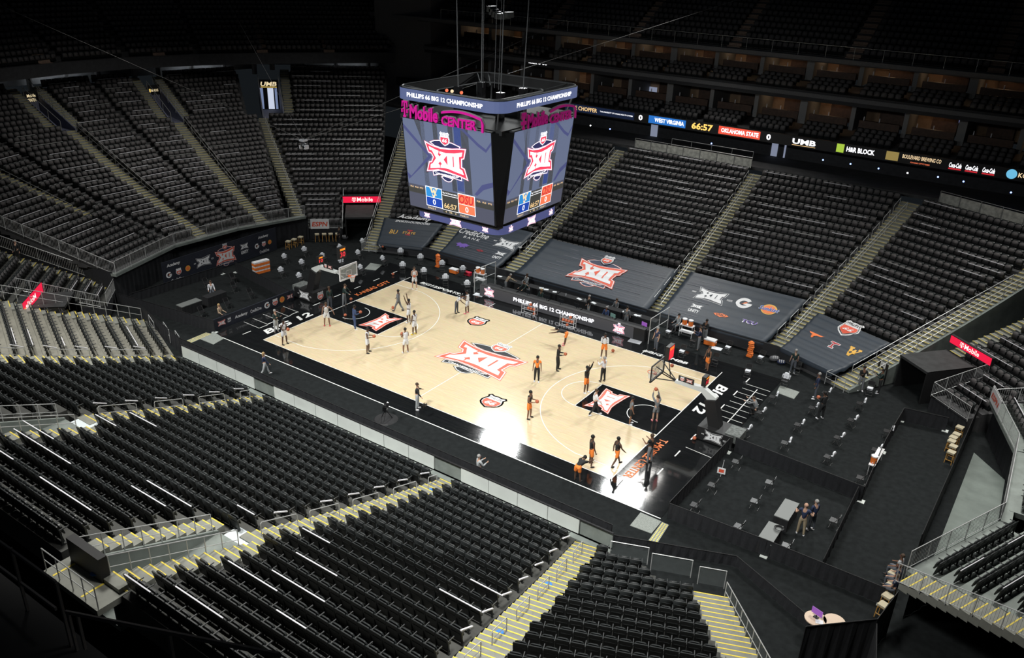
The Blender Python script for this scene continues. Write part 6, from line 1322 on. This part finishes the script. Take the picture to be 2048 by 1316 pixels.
for (u, v), w_ in (((876, 533), 'left'), ((1499, 712), 'right')):
    p = Z(u, v); r = thing('cone_stack', 'tall stack of orange markers standing %s of the press tables' % w_, 'cones', (p[0], p[1], -.02)); MB().box((0, 0, .05), (.4, .4, .1)).build('foot', 'orange', r)
    for i in range(7): MB().lathe((0.03*math.sin(i*2), 0, .1+.16*i), [(.20, 0), (.23, .03), (.10, .15)], 0, 8).build('marker', 'orange', r)
p0 = Z(508, 548); p1 = Z(538, 540); k = 0
for i in range(5):
    for j in range(3):
        q = p0+(p1-p0)*((i+.5)/5); r = thing('drink_case', '%s drink case from the left, %s layer of the orange and white stack' % (ordw(i), ('bottom', 'middle', 'top')[j]), 'case', (q[0], q[1], -.02+.36*j), math.atan2(p1[1]-p0[1], p1[0]-p0[0]), 'stacked drink cases'); L_ = np.linalg.norm(p1-p0)/5*.96
        MB().box((0, 0, .11), (L_, .5, .22)).build('carton', 'orange', r); MB().box((0, 0, .285), (L_*.96, .48, .13)).build('bottles_top', 'white', r)
mat('bag_navy', (.02, .03, .08), .7); mat('bag_grey', (.10, .10, .11), .7)
for (u, v), m, s, lab in (((1548, 722), 'bag_grey', .8, 'black duffel bag by the right far wall'), ((1562, 728), 'bag_navy', .6, 'navy bag with white bottles by the right far wall'), ((750, 495), 'bag_navy', .75, 'navy bag on the floor by the far left wall'), ((690, 478), 'bag_grey', .7, 'equipment pile beside the left tunnel mouth')):
    p = Z(u, v); r = thing('equipment_bag', lab, 'bag', (p[0], p[1], -.02), rs.random()); MB().sphere((0, 0, s*.28), s*.5, 0, 12, (1, .6, .55)).build('body', m, r, smooth=True); MB().path([(-s*.2, 0, s*.5), (-s*.1, 0, s*.66), (s*.1, 0, s*.66), (s*.2, 0, s*.5)], .015).build('strap', 'black', r)
    for i in range(3): MB().tube((-.15+.14*i, -.2, s*.4), (-.15+.14*i, -.22, s*.4+.2), .035).build('bottle', 'white', r)
# white and orange cup stack on the far side of the right pen
p0, p1 = Z(1738, 952), Z(1758, 917); r = thing('side_table', 'narrow white topped side table against the right pen drape', 'table', (*((p0+p1)/2)[:2], -.02), math.atan2((p1-p0)[1], (p1-p0)[0])); L_ = float(np.linalg.norm((p1-p0)[:2]))
MB().box((0, 0, .72), (L_, .35, .05)).build('table_top', 'white', r); [MB().tube((x, y, 0), (x, y, .7), .02).build('leg', 'white', r) for x in (-L_*.46, L_*.46) for y in (-.13, .13)]
jug(tuple((p0*.85+p1*.15)[:2]), .73, 'orange drink jug on the narrow side table')
# sign card, tripod camera, small floor things
p = Z(1441, 953); r = thing('sign_card', 'small white card with red print beside the right pen drape', 'sign', (p[0], p[1], -.02), .2); MB().box((0, 0, .4), (.45, .02, .38)).build('card', 'white', r); Art().rect(-.14, .3, .14, .5, 'red_print').place('print', lambda x, y, t: (x, -.011-t, y), r, world=False); MB().tube((0, 0, 0), (.05, .05, 1.1), .012).build('stick', 'white', r)
p = Z(772, 838); r = thing('tripod_camera', 'broadcast camera on a low tripod on the near carpet', 'camera', (p[0], p[1], -.02), .5)
for i in range(3): t = 2.1*i+.4; MB().tube((.42*math.cos(t), .42*math.sin(t), 0), (0, 0, .7), .025).build('leg', 'black', r)
MB().box((0, 0, .85), (.25, .6, .28)).build('body', 'black_gloss', r); MB().tube((0, .3, .86), (0, .52, .86), .09).build('lens', 'black_gloss', r); MB().box((0, -.2, 1.05), (.12, .2, .12)).build('viewfinder', 'black', r); MB().lathe((0, 0, 0), [(.75, 0), (.7, .04)], 0, 16).build('mat', 'black', r)
for i, (u, v) in enumerate(((515, 622), (527, 617), (537, 612), (498, 632))):
    p = Z(u, v); r = thing('camera_rig', '%s small camera rig from the left behind the left baseline' % ordw(i), 'camera', (p[0], p[1], 0), 1.4); MB().box((0, 0, .2), (.3, .2, .2)).build('body', 'black_gloss', r); MB().tube((0, -.1, .22), (0, -.35, .22), .06).build('lens', 'black', r); MB().box((0, 0, .05), (.3, .3, .1)).build('foot', 'bag_grey', r)
for i, (u, v, s) in enumerate(((1270, 683, .6), (958, 590, .55), (1553, 700, .5), (1433, 697, .5))): p = Z(u, v); tag(MB().box((p[0], p[1], .01), (s*1.6, s, .03), 0, .1).build('floor_towel', 'white_cloth'), '%s white towel from the left lying on the floor by the far sideline' % ordw(sorted([958, 1270, 1433, 1553]).index(u)), 'towel')
p = Z(1765, 735, 1.2); r = thing('notice_board', 'white notice on a black stand beside the right tunnel', 'sign', (p[0], p[1], -.02), -.6); MB().box((0, 0, 1.3), (.45, .02, .6)).build('notice', 'white', r); MB().box((0, .03, .8), (.9, .03, 1.6)).build('stand', 'black', r); Art().rect(-.12, 1.15, .1, 1.3, 'black_print').rect(-.16, 1.42, .16, 1.46, 'black_print').place('print', lambda x, y, t: (x, -.011-t, y), r, world=False)
# ---------------------------------------------------------------- people
for n_, c_ in (('skin_dark', (.10, .052, .032)), ('skin_brown', (.20, .10, .06)), ('skin_light', (.50, .30, .21)), ('hair_black', (.008, .007, .006)), ('hair_brown', (.06, .035, .02)), ('hair_blond', (.42, .28, .13)), ('hair_grey', (.30, .29, .28)), ('kit_white', (.70, .71, .74)), ('kit_black', (.010, .011, .012)), ('kit_orange', (.85, .22, .03)), ('kit_navy', (.018, .03, .075)), ('kit_grey', (.17, .18, .19)), ('kit_green', (.012, .03, .027)), ('kit_khaki', (.33, .27, .18)), ('kit_blue', (.04, .07, .17)), ('jeans', (.09, .10, .12)), ('shoe_pink', (.75, .22, .25)), ('shoe_yellow', (.75, .55, .05)), ('shoe_red', (.5, .04, .06)), ('kit_lightgrey', (.36, .38, .39)), ('tan', (.4, .3, .2)), ('teal', (.02, .05, .055))):
    mat(n_, c_, .75)
POSES = {
 'stand': dict(), 'wide': dict(la=9, ra=9, lsa=12, rsa=12), 'walk': dict(lf=24, rf=-18, lk=8, rk=16, lsf=-16, rsf=20, le=18, re=22),
 'hold': dict(lf=10, rf=4, lk=14, rk=8, la=6, ra=6, lsf=6, rsf=6, lsa=7, rsa=7, le=92, re=92, lean=5), 'high': dict(lf=12, rf=4, lk=16, rk=8, lsf=118, rsf=118, le=50, re=50, lsa=3, rsa=3),
 'shoot': dict(lf=8, rf=0, lk=12, rk=4, lsf=150, rsf=140, le=14, re=30, lsa=4, rsa=4), 'bend': dict(lean=82, lf=8, rf=8, lk=4, rk=4, la=5, ra=5, lsf=70, rsf=70, le=8, re=8), 'lean': dict(lean=40, lsf=48, rsf=48, le=20, re=20),
 'hips': dict(la=5, ra=5, lsa=38, rsa=38, lsf=-12, rsf=-12, le=95, re=95), 'sit': dict(lf=86, rf=86, lk=86, rk=86, lsf=16, rsf=16, le=50, re=50, la=6, ra=6), 'crouch': dict(lf=95, rf=80, lk=125, rk=115, lean=28, lsf=62, rsf=62, le=50, re=50),
 'reach': dict(la=8, ra=6, lsf=14, rsf=46, lsa=46, rsa=12, le=12, re=24, lean=10), 'fold': dict(lsf=28, rsf=28, le=92, re=92, lsa=10, rsa=10), 'cam': dict(lsf=-12, rsf=24, lsa=38, rsa=14, le=95, re=16, la=5, ra=5)}
def fk(pose, H):
    P = dict(lean=0, lf=3, rf=-2, lk=3, rk=3, la=3, ra=3, lsf=4, rsf=4, lsa=9, rsa=9, le=14, re=14); P.update(POSES[pose]); R_ = math.radians; J = {}
    pel = np.array([0, 0, .53]); L = R_(P['lean']); up = np.array([math.sin(L), 0, math.cos(L)])
    J['pelvis'] = pel; J['belly'] = pel+up*.10; J['chest'] = pel+up*.22; J['neck'] = pel+up*.325
    hl = R_(P['lean']*.75); hu = np.array([math.sin(hl), 0, math.cos(hl)]); J['jaw'] = J['neck']+hu*.045; J['head'] = J['neck']+hu*.10+np.array([.006, 0, 0]); J['crown'] = J['neck']+hu*.145
    for s, sg in (('l', 1), ('r', -1)):
        f, a, k = R_(P[s+'f']), R_(P[s+'a']), R_(P[s+'k']); hip = pel+np.array([0, sg*.052, -.02])
        d = np.array([math.sin(f)*math.cos(a), sg*math.sin(a), -math.cos(f)*math.cos(a)]); g = f-k; e = np.array([math.sin(g)*math.cos(a), sg*math.sin(a)*.6, -math.cos(g)*math.cos(a)])
        J[s+'hip'] = hip; J[s+'thigh'] = hip+d*.12; J[s+'knee'] = hip+d*.245; J[s+'calf'] = J[s+'knee']+e*.08; J[s+'ank'] = J[s+'knee']+e*.235; J[s+'toe'] = J[s+'ank']+np.array([.085, sg*.012, -.022]); J[s+'heel'] = J[s+'ank']+np.array([-.02, 0, -.02])
        sf, sa, el = R_(P[s+'sf']), R_(P[s+'sa']), R_(P[s+'e']); sh = pel+up*.295+np.array([0, sg*.105, 0])
        d = np.array([math.sin(sf)*math.cos(sa), sg*math.sin(sa), -math.cos(sf)*math.cos(sa)]); g = sf+el
        ins = -.45 if pose in ('hips', 'fold', 'hold', 'high', 'cam') else .0
        e = np.array([math.sin(g)*math.cos(sa*.5), sg*(math.sin(sa)*.5+ins*math.sin(el)*.6), -math.cos(g)*math.cos(sa*.5)]); e /= np.linalg.norm(e)
        J[s+'sh'] = sh; J[s+'uarm'] = sh+d*.09; J[s+'elb'] = sh+d*.175; J[s+'fore'] = J[s+'elb']+e*.07; J[s+'wri'] = J[s+'elb']+e*.145; J[s+'palm'] = J[s+'wri']+e*.03; J[s+'dir'] = e
    z0 = min(J['ltoe'][2], J['rtoe'][2], J['lheel'][2], J['rheel'][2])-.012
    if pose == 'sit': z0 = z0
    for q in J:
        if not q.endswith('dir'): J[q] = (J[q]-np.array([0, 0, z0]))*H
    return J
BODY = [('pelvis', .078, .055), ('belly', .074, .052), ('chest', .088, .058), ('neck', .032, .032), ('jaw', .040, .044), ('head', .051, .059), ('crown', .036, .042)]
def skel(J, H, parts):   # parts: list of chains [(name, rx, ry)...] with first joint possibly shared
    vs, es, rs_, idx = [], [], [], {}
    for ch in parts:
        prev = None
        for nm, rx, ry, *pos in ch:
            if nm not in idx: idx[nm] = len(vs); vs.append(tuple(pos[0] if pos else J[nm])); rs_.append((rx*H, ry*H))
            if prev is not None: es.append((idx[prev], idx[nm]))
            prev = nm
    return vs, es, rs_
def body_chains(J, H):
    out = [list(BODY)]
    for s, sg in (('l', 1), ('r', -1)):
        out.append([('pelvis', 0, 0), (s+'hip', .050, .050), (s+'thigh', .046, .046), (s+'knee', .031, .031), (s+'calf', .033, .033), (s+'ank', .020, .020), (s+'toe', .018, .016)])
        out.append([('chest', 0, 0), (s+'sh', .036, .036), (s+'uarm', .029, .029), (s+'elb', .022, .022), (s+'fore', .023, .023), (s+'wri', .015, .015), (s+'palm', .020, .012)])
        e = J[s+'dir']; side = np.cross(e, (0, 0, 1)) if abs(e[2]) < .9 else np.array([1., 0, 0]); side /= np.linalg.norm(side)+1e-9; curl = np.cross(side, e)
        for i, (o, l) in enumerate(((-.014, .030), (-.005, .036), (.005, .038), (.013, .034))):
            b0 = J[s+'palm']+side*o*H+e*.012*H; out.append([(s+'palm', 0, 0), (s+'f%da' % i, .0060, .0055, b0+e*l*.55*H), (s+'f%db' % i, .0048, .0045, b0+e*l*.9*H+curl*.010*H)])
        b0 = J[s+'wri']+side*.018*H+e*.014*H; out.append([(s+'palm', 0, 0), (s+'tha', .0065, .006, J[s+'palm']+side*.022*H+e*.004*H), (s+'thb', .005, .005, J[s+'palm']+side*.030*H+e*.024*H)])
    return out
def top_chains(kind):
    k = 1.14; o = [[('pelvis', .078*k, .058*k), ('belly', .076*k, .055*k), ('chest', .090*k, .062*k), ('neck', .036, .036)]]
    for s in 'lr':
        ch = [('chest', 0, 0), (s+'sh', .041, .041)]
        if kind != 'tank': ch.append((s+'uarm', .038, .038))
        if kind == 'long': ch += [(s+'elb', .030, .030), (s+'fore', .029, .029), (s+'wri', .021, .021)]
        o.append(ch)
    return o
def bot_chains(kind):
    o = [[('belly', .070, .052), ('pelvis', .086, .064)]]
    for s in 'lr':
        ch = [('pelvis', 0, 0), (s+'hip', .060, .060), (s+'thigh', .060 if kind == 'shorts' else .053, .060 if kind == 'shorts' else .053)]
        ch += [(s+'low', .056, .056)] if kind == 'shorts' else [(s+'knee', .041, .041), (s+'calf', .038, .038), (s+'ank', .030, .030)]
        o.append(ch)
    return o
JOBS = []
def skin_job(vs, es, rs_, name, matn, parent, smooth=True):
    me = bpy.data.meshes.new('sk'); me.from_pydata([tuple(map(float, v)) for v in vs], es, []); o = bpy.data.objects.new('sk', me); COL.objects.link(o)
    o.modifiers.new('s', 'SKIN').use_smooth_shade = True; d = me.skin_vertices[0].data
    for i, r_ in enumerate(rs_): d[i].radius = r_
    d[0].use_root = True; sb = o.modifiers.new('u', 'SUBSURF'); sb.levels = 1; sb.render_levels = 1; JOBS.append((o, name, matn, parent))
def person(u, v, face, pose, top, tk, bot, bk, shoe, label, H=1.93, skin='skin_dark', hair='hair_black', z=-.0, long=False, P0=None, hold=False, balllab=None, seat=None):
    p = Z(u, v, z)[:2] if P0 is None else np.array(P0); 
    if isinstance(face, str): t = {'L': (-12.7, 0), 'R': (12.7, 0), 'C': (CAM[0], CAM[1]), 'M': (0, 0)}[face]; rz = math.atan2(t[1]-p[1], t[0]-p[0])
    else: rz = math.radians(face)
    J = fk(pose, H); r = thing('person', label, 'person', (p[0], p[1], z if seat is None else seat), rz)
    for s in 'lr': J[s+'low'] = J[s+'hip']*.22+J[s+'knee']*.78
    vs, es, rr_ = skel(J, H, body_chains(J, H)); skin_job(vs, es, rr_, 'body', skin, r)
    vs, es, rr_ = skel(J, H, top_chains(tk)); skin_job(vs, es, rr_, 'shirt', top, r)
    vs, es, rr_ = skel(J, H, bot_chains(bk)); skin_job(vs, es, rr_, 'shorts' if bk == 'shorts' else 'trousers', bot, r)
    for s in 'lr':
        a_, b_ = J[s+'heel'], J[s+'toe']; c = (a_+b_)/2+np.array([.01*H, 0, 0]); MB().sphere(c, .07*H, 0, 8, (1, .42, .42)).build('shoe', shoe, r, smooth=True)
    h = J['head']; mb = MB().sphere(h+np.array([-.012, 0, .016])*H, .060*H, 0, 10, (1.0, .95, .98)); 
    if long: mb.sphere(h+np.array([-.035, 0, -.045])*H, .05*H, 0, 8, (.7, 1.05, 1.5))
    mb.build('hair', hair, r, smooth=True)
    mb = MB()
    for sg in (-1, 1): mb.sphere(h+np.array([.049, sg*.020, .004])*H, .007*H, 0, 6)
    mb.build('eyes', 'black', r); mb = MB().sphere(h+np.array([.058, 0, -.010])*H, .010*H, 0, 6, (1, .8, 1.3))
    for sg in (-1, 1): mb.sphere(h+np.array([0, sg*.055, -.004])*H, .013*H, 0, 6, (.7, .5, 1.2))
    mb.build('nose_and_ears', skin, r)
    MB().box(h+np.array([.050, 0, -.032])*H, (.008*H, .03*H, .006*H)).build('mouth', 'shoe_red', r)
    if hold:
        m = (J['lpalm']+J['rpalm'])/2+(J['ldir']+J['rdir'])*.055; w_ = WM(r) @ Vector(m); ball(w_, balllab or 'basketball held by the '+label.split(' near')[0])
    return r
W_, K_, O_ = 'kit_white', 'kit_black', 'kit_orange'
pp = person
# left half
pp(569, 688, 0, 'hold', W_, 'tank', W_, 'shorts', K_, 'player in white kit at the near left court corner', hold=True, balllab='basketball held by the player at the near left corner')
pp(654, 651, 'C', 'reach', W_, 'tank', W_, 'shorts', 'shoe_red', 'player in white with arms spread beside the left key', skin='skin_brown', hair='hair_brown')
pp(709, 658, 60, 'hold', 'kit_blue', 'long', 'kit_blue', 'pants', W_, 'man in blue tracksuit standing in the left key', hold=True, balllab='basketball held by the man in blue tracksuit')
pp(735, 705, 30, 'hold', W_, 'tank', W_, 'shorts', K_, 'player in white seen from behind on the left three-point line', hold=True, balllab='basketball held by the player on the left three-point line')
pp(812, 706, 'L', 'hold', W_, 'tank', W_, 'shorts', W_, 'player in white facing the left hoop right of the arc', skin='skin_brown', hold=True, balllab='basketball held by the player right of the left arc')
pp(829, 669, 'L', 'stand', W_, 'tank', W_, 'shorts', 'shoe_yellow', 'player in white with yellow shoes at the left arc')
pp(818, 645, 'L', 'shoot', W_, 'tank', W_, 'shorts', W_, 'player in white shooting with raised arms at the left')
pp(797, 622, 200, 'walk', 'kit_grey', 'long', 'kit_grey', 'pants', K_, 'coach in dark sweatshirt walking on the left court', H=1.85)
pp(829, 577, 'C', 'hold', W_, 'tank', W_, 'shorts', W_, 'player in white at the far left court corner', skin='skin_light', hair='hair_brown', hold=True, balllab='basketball held by the player at the far left corner')
pp(913, 626, 10, 'lean', W_, 'tee', 'jeans', 'pants', K_, 'man in white shirt and dark trousers by the far sideline', H=1.82)
pp(935, 627, 190, 'hold', W_, 'tank', W_, 'shorts', 'shoe_pink', 'player in white with pink shoes by the far sideline', hold=True, balllab='basketball held by the player with pink shoes')
pp(660, 617, 0, 'stand', 'kit_green', 'long', 'jeans', 'pants', K_, 'dark dressed man beside the left hoop base', H=1.85, hair='hair_brown')
pp(689, 612, 20, 'reach', 'kit_green', 'long', 'kit_grey', 'pants', K_, 'man in dark green jacket under the left hoop', H=1.88, skin='skin_light', hair='hair_brown')
pp(553, 665, 0, 'fold', 'kit_green', 'long', 'kit_lightgrey', 'pants', K_, 'grey haired man in dark top behind the left baseline', H=1.82, skin='skin_light', hair='hair_grey')
pp(531, 750, 60, 'walk', 'kit_navy', 'long', 'kit_lightgrey', 'pants', W_, 'blond woman in navy top walking on the near left carpet', H=1.72, skin='skin_light', hair='hair_blond', long=True)
pp(835, 818, 30, 'cam', K_, 'long', 'kit_lightgrey', 'pants', W_, 'man in black jacket holding a camera at the near half-court line', H=1.83, skin='skin_light', hair='hair_brown')
pp(957, 966, 60, 'fold', 'kit_lightgrey', 'long', 'kit_khaki', 'pants', K_, 'grey haired man in grey shirt standing behind the near wall', H=1.8, skin='skin_light', hair='hair_grey')
# right half
pp(1132, 690, 200, 'bend', K_, 'tee', O_, 'shorts', 'shoe_pink', 'player in black top bending forward by the right ball rack')
pp(1207, 715, 'C', 'hold', W_, 'long', O_, 'shorts', W_, 'player in white shirt and orange shorts near the far right sideline')
pp(1114, 740, 20, 'hold', K_, 'long', K_, 'pants', K_, 'player in black tracksuit right of the centre emblem', hold=True, balllab='basketball held by the player in black tracksuit')
pp(1073, 763, 300, 'stand', O_, 'tee', K_, 'pants', W_, 'bearded man in orange shirt right of the centre emblem', skin='skin_brown', H=1.9)
pp(1171, 785, 'R', 'shoot', K_, 'long', O_, 'shorts', W_, 'player in black top shooting left of the right key')
pp(1205, 763, 160, 'fold', W_, 'long', K_, 'pants', K_, 'grey haired coach in white pullover on the right arc', H=1.85, skin='skin_light', hair='hair_grey')
pp(1189, 830, 'R', 'walk', W_, 'long', K_, 'pants', W_, 'man in white pullover walking into the right key', H=1.88, skin='skin_light', hair='hair_brown')
pp(1057, 836, 10, 'hold', K_, 'tank', O_, 'shorts', K_, 'player in black and orange left of the right arc', skin='skin_brown', hold=True, balllab='basketball held by the player left of the right arc')
pp(1260, 848, 30, 'stand', 'kit_grey', 'tee', K_, 'shorts', W_, 'man in grey shirt and black shorts in the right key', H=1.9, skin='skin_brown')
pp(1310, 843, 140, 'high', 'kit_grey', 'long', 'kit_grey', 'shorts', 'shoe_pink', 'man in dark shirt and grey shorts holding a ball in the right key', H=1.85, skin='skin_light', hair='hair_brown', hold=True, balllab='basketball held up in the right key')
pp(1181, 931, 50, 'wide', K_, 'tank', O_, 'shorts', K_, 'player in black and orange seen from behind near the bottom arc', H=2.0)
pp(1232, 931, 60, 'walk', K_, 'tank', O_, 'shorts', K_, 'player in black and orange walking near the right corner')
pp(1153, 964, 90, 'bend', K_, 'tee', O_, 'shorts', K_, 'player in orange shorts bending over outside the near sideline')
pp(1298, 926, 170, 'fold', K_, 'tee', 'kit_grey', 'pants', K_, 'man in black shirt and grey trousers on the right baseline', H=1.92, hair='hair_brown', skin='skin_brown')
pp(1413, 741, 240, 'stand', K_, 'tank', O_, 'shorts', K_, 'player in black and orange at the far right corner', skin='skin_brown', hair='hair_brown', H=1.85)
pp(1311, 700, 250, 'stand', 'kit_navy', 'tee', 'jeans', 'pants', K_, 'man in navy shirt beside the right clear barrier', H=1.82, skin='skin_light', hair='hair_grey')
pp(1396, 700, 200, 'fold', 'kit_navy', 'long', 'kit_grey', 'pants', K_, 'man in navy jacket beside the right drink cart', H=1.85, skin='skin_light', hair='hair_brown')
pp(1408, 684, 250, 'fold', K_, 'long', 'kit_grey', 'pants', K_, 'man in black jacket standing below the right striped tarp', H=1.85, skin='skin_brown')
pp(1584, 746, 120, 'stand', 'kit_green', 'tee', 'jeans', 'pants', W_, 'man in dark green shirt at the bench bags', H=1.83, skin='skin_light', hair='hair_grey')
pp(1629, 797, 200, 'stand', 'kit_navy', 'long', 'jeans', 'pants', W_, 'man in navy shirt and grey trousers behind the right hoop', H=1.9, skin='skin_brown', hair='hair_grey')
pp(1719, 781, 300, 'fold', K_, 'long', 'kit_grey', 'pants', W_, 'man in black jacket left of the bench chair by the tunnel', H=1.85, skin='skin_brown')
pp(1756, 786, 200, 'fold', 'kit_green', 'long', K_, 'pants', W_, 'person in dark green top right of the bench chair by the tunnel', H=1.8, skin='skin_brown')
pp(1641, 838, 150, 'hold', K_, 'long', K_, 'pants', W_, 'player in black standing among the spaced chairs at the right', hold=True, balllab='basketball held among the spaced chairs')
pp(1512, 832, 180, 'crouch', 'kit_grey', 'long', K_, 'pants', K_, 'photographer in dark grey crouching behind the right hoop', H=1.8, skin='skin_light', hair='hair_brown')
pp(1600, 1069, 100, 'hips', 'kit_navy', 'tee', 'kit_khaki', 'pants', W_, 'bald man in navy vest and khaki trousers in the right pen', H=1.88, skin='skin_light', hair='skin_light')
pp(1621, 1060, 150, 'stand', 'kit_navy', 'long', 'jeans', 'pants', W_, 'man in navy jacket behind the bald man in the right pen', H=1.85, skin='skin_light', hair='hair_grey')
for i, (u, v, t_, sk_) in enumerate(((1790, 1165, 'kit_lightgrey', 'skin_brown'), (1786, 1186, 'kit_navy', 'skin_light'), (1780, 1206, 'kit_navy', 'skin_light'))): pp(u, v, 170, 'sit', t_, 'tee', 'jeans', 'pants', K_, '%s person from the top seated on stools at the lower right rail' % ordw(i), H=1.75, skin=sk_, hair='hair_brown', seat=.3)
# press table and others
for i, (x, y, f_, ps, t_, hr, lab, st) in enumerate(((-5.0, 12.85, 250, 'sit', 'kit_lightgrey', 'hair_brown', 'person in light grey hooded top seated at the rear press table', .0), (-5.9, 11.0, 60, 'lean', 'kit_khaki', 'hair_grey', 'person in patterned clothes at the front press table', None), (-3.7, 11.1, 250, 'lean', 'kit_green', 'hair_brown', 'person in dark green leaning over the front press table', None), (-2.2, 10.75, 260, 'sit', 'kit_green', 'hair_blond', 'blond person in dark green seated behind the left ball rack', .0),
                                     (2.0, 11.2, 230, 'stand', 'kit_black', 'hair_grey', 'person in black top and pale trousers between the press tables', None), (3.6, 12.85, 260, 'sit', 'kit_grey', 'hair_brown', 'long haired person seated at the rear press table', .0), (3.75, 10.9, 270, 'sit', 'kit_blue', 'hair_grey', 'man in blue jacket seated at the front press table', .0), (5.4, 11.15, 100, 'stand', 'kit_grey', 'hair_black', 'person in dark grey standing between the right press tables', None), (8.9, 13.0, 250, 'sit', 'kit_lightgrey', 'hair_black', 'person seated at the foot of the right aisle stairs', .1))):
    pp(0, 0, f_, ps, t_, 'long', 'kit_lightgrey' if i == 4 else 'kit_grey', 'pants', K_, lab, H=1.75, skin='skin_light' if i % 3 else 'skin_brown', hair=hr, P0=(x, y), long=i in (3, 5), seat=st)
pp(424, 592, 330, 'sit', W_, 'long', 'jeans', 'pants', K_, 'person in white shirt seated at the left pen table', H=1.7, skin='skin_light', hair='hair_brown')
pp(441, 640, 20, 'sit', 'tan', 'long', K_, 'pants', W_, 'blond person seated behind the left sponsor strip', H=1.7, skin='skin_light', hair='hair_blond', long=True)
P_ = B['near left tunnel'].at(-2.0-.2*7, 7.0); pp(0, 0, 300, 'stand', K_, 'long', K_, 'pants', K_, 'grey haired usher in black on the stairs by the left end stand', H=1.8, skin='skin_light', hair='hair_grey', P0=P_[:2], z=P_[2])
pp(680, 489, 250, 'stand', K_, 'long', K_, 'pants', W_, 'person in black standing before the stools under the network banner', H=1.8, skin='skin_brown')
dg = bpy.context.evaluated_depsgraph_get()
for o, nm, m, par in JOBS:
    me = bpy.data.meshes.new_from_object(o.evaluated_get(dg)); me.name = nm; me.materials.clear(); me.materials.append(MATS[m]); me.polygons.foreach_set('use_smooth', [True]*len(me.polygons))
    c = bpy.data.objects.new(nm, me); COL.objects.link(c); c.parent = par
for o, *_ in JOBS:
    d_ = o.data; bpy.data.objects.remove(o); bpy.data.meshes.remove(d_)
# camera in the hand of the near cameraman
p = Z(847, 812, .9); r = thing('video_camera', 'small black video camera held by the man in black jacket', 'camera', p); MB().box((0, 0, 0), (.16, .3, .16)).build('body', 'black_gloss', r); MB().tube((0, .15, .0), (0, .3, 0), .06).build('lens', 'black', r); MB().path([(0, -.1, .08), (0, -.05, .18), (0, .1, .18), (0, .12, .08)], .015).build('handle', 'black', r)
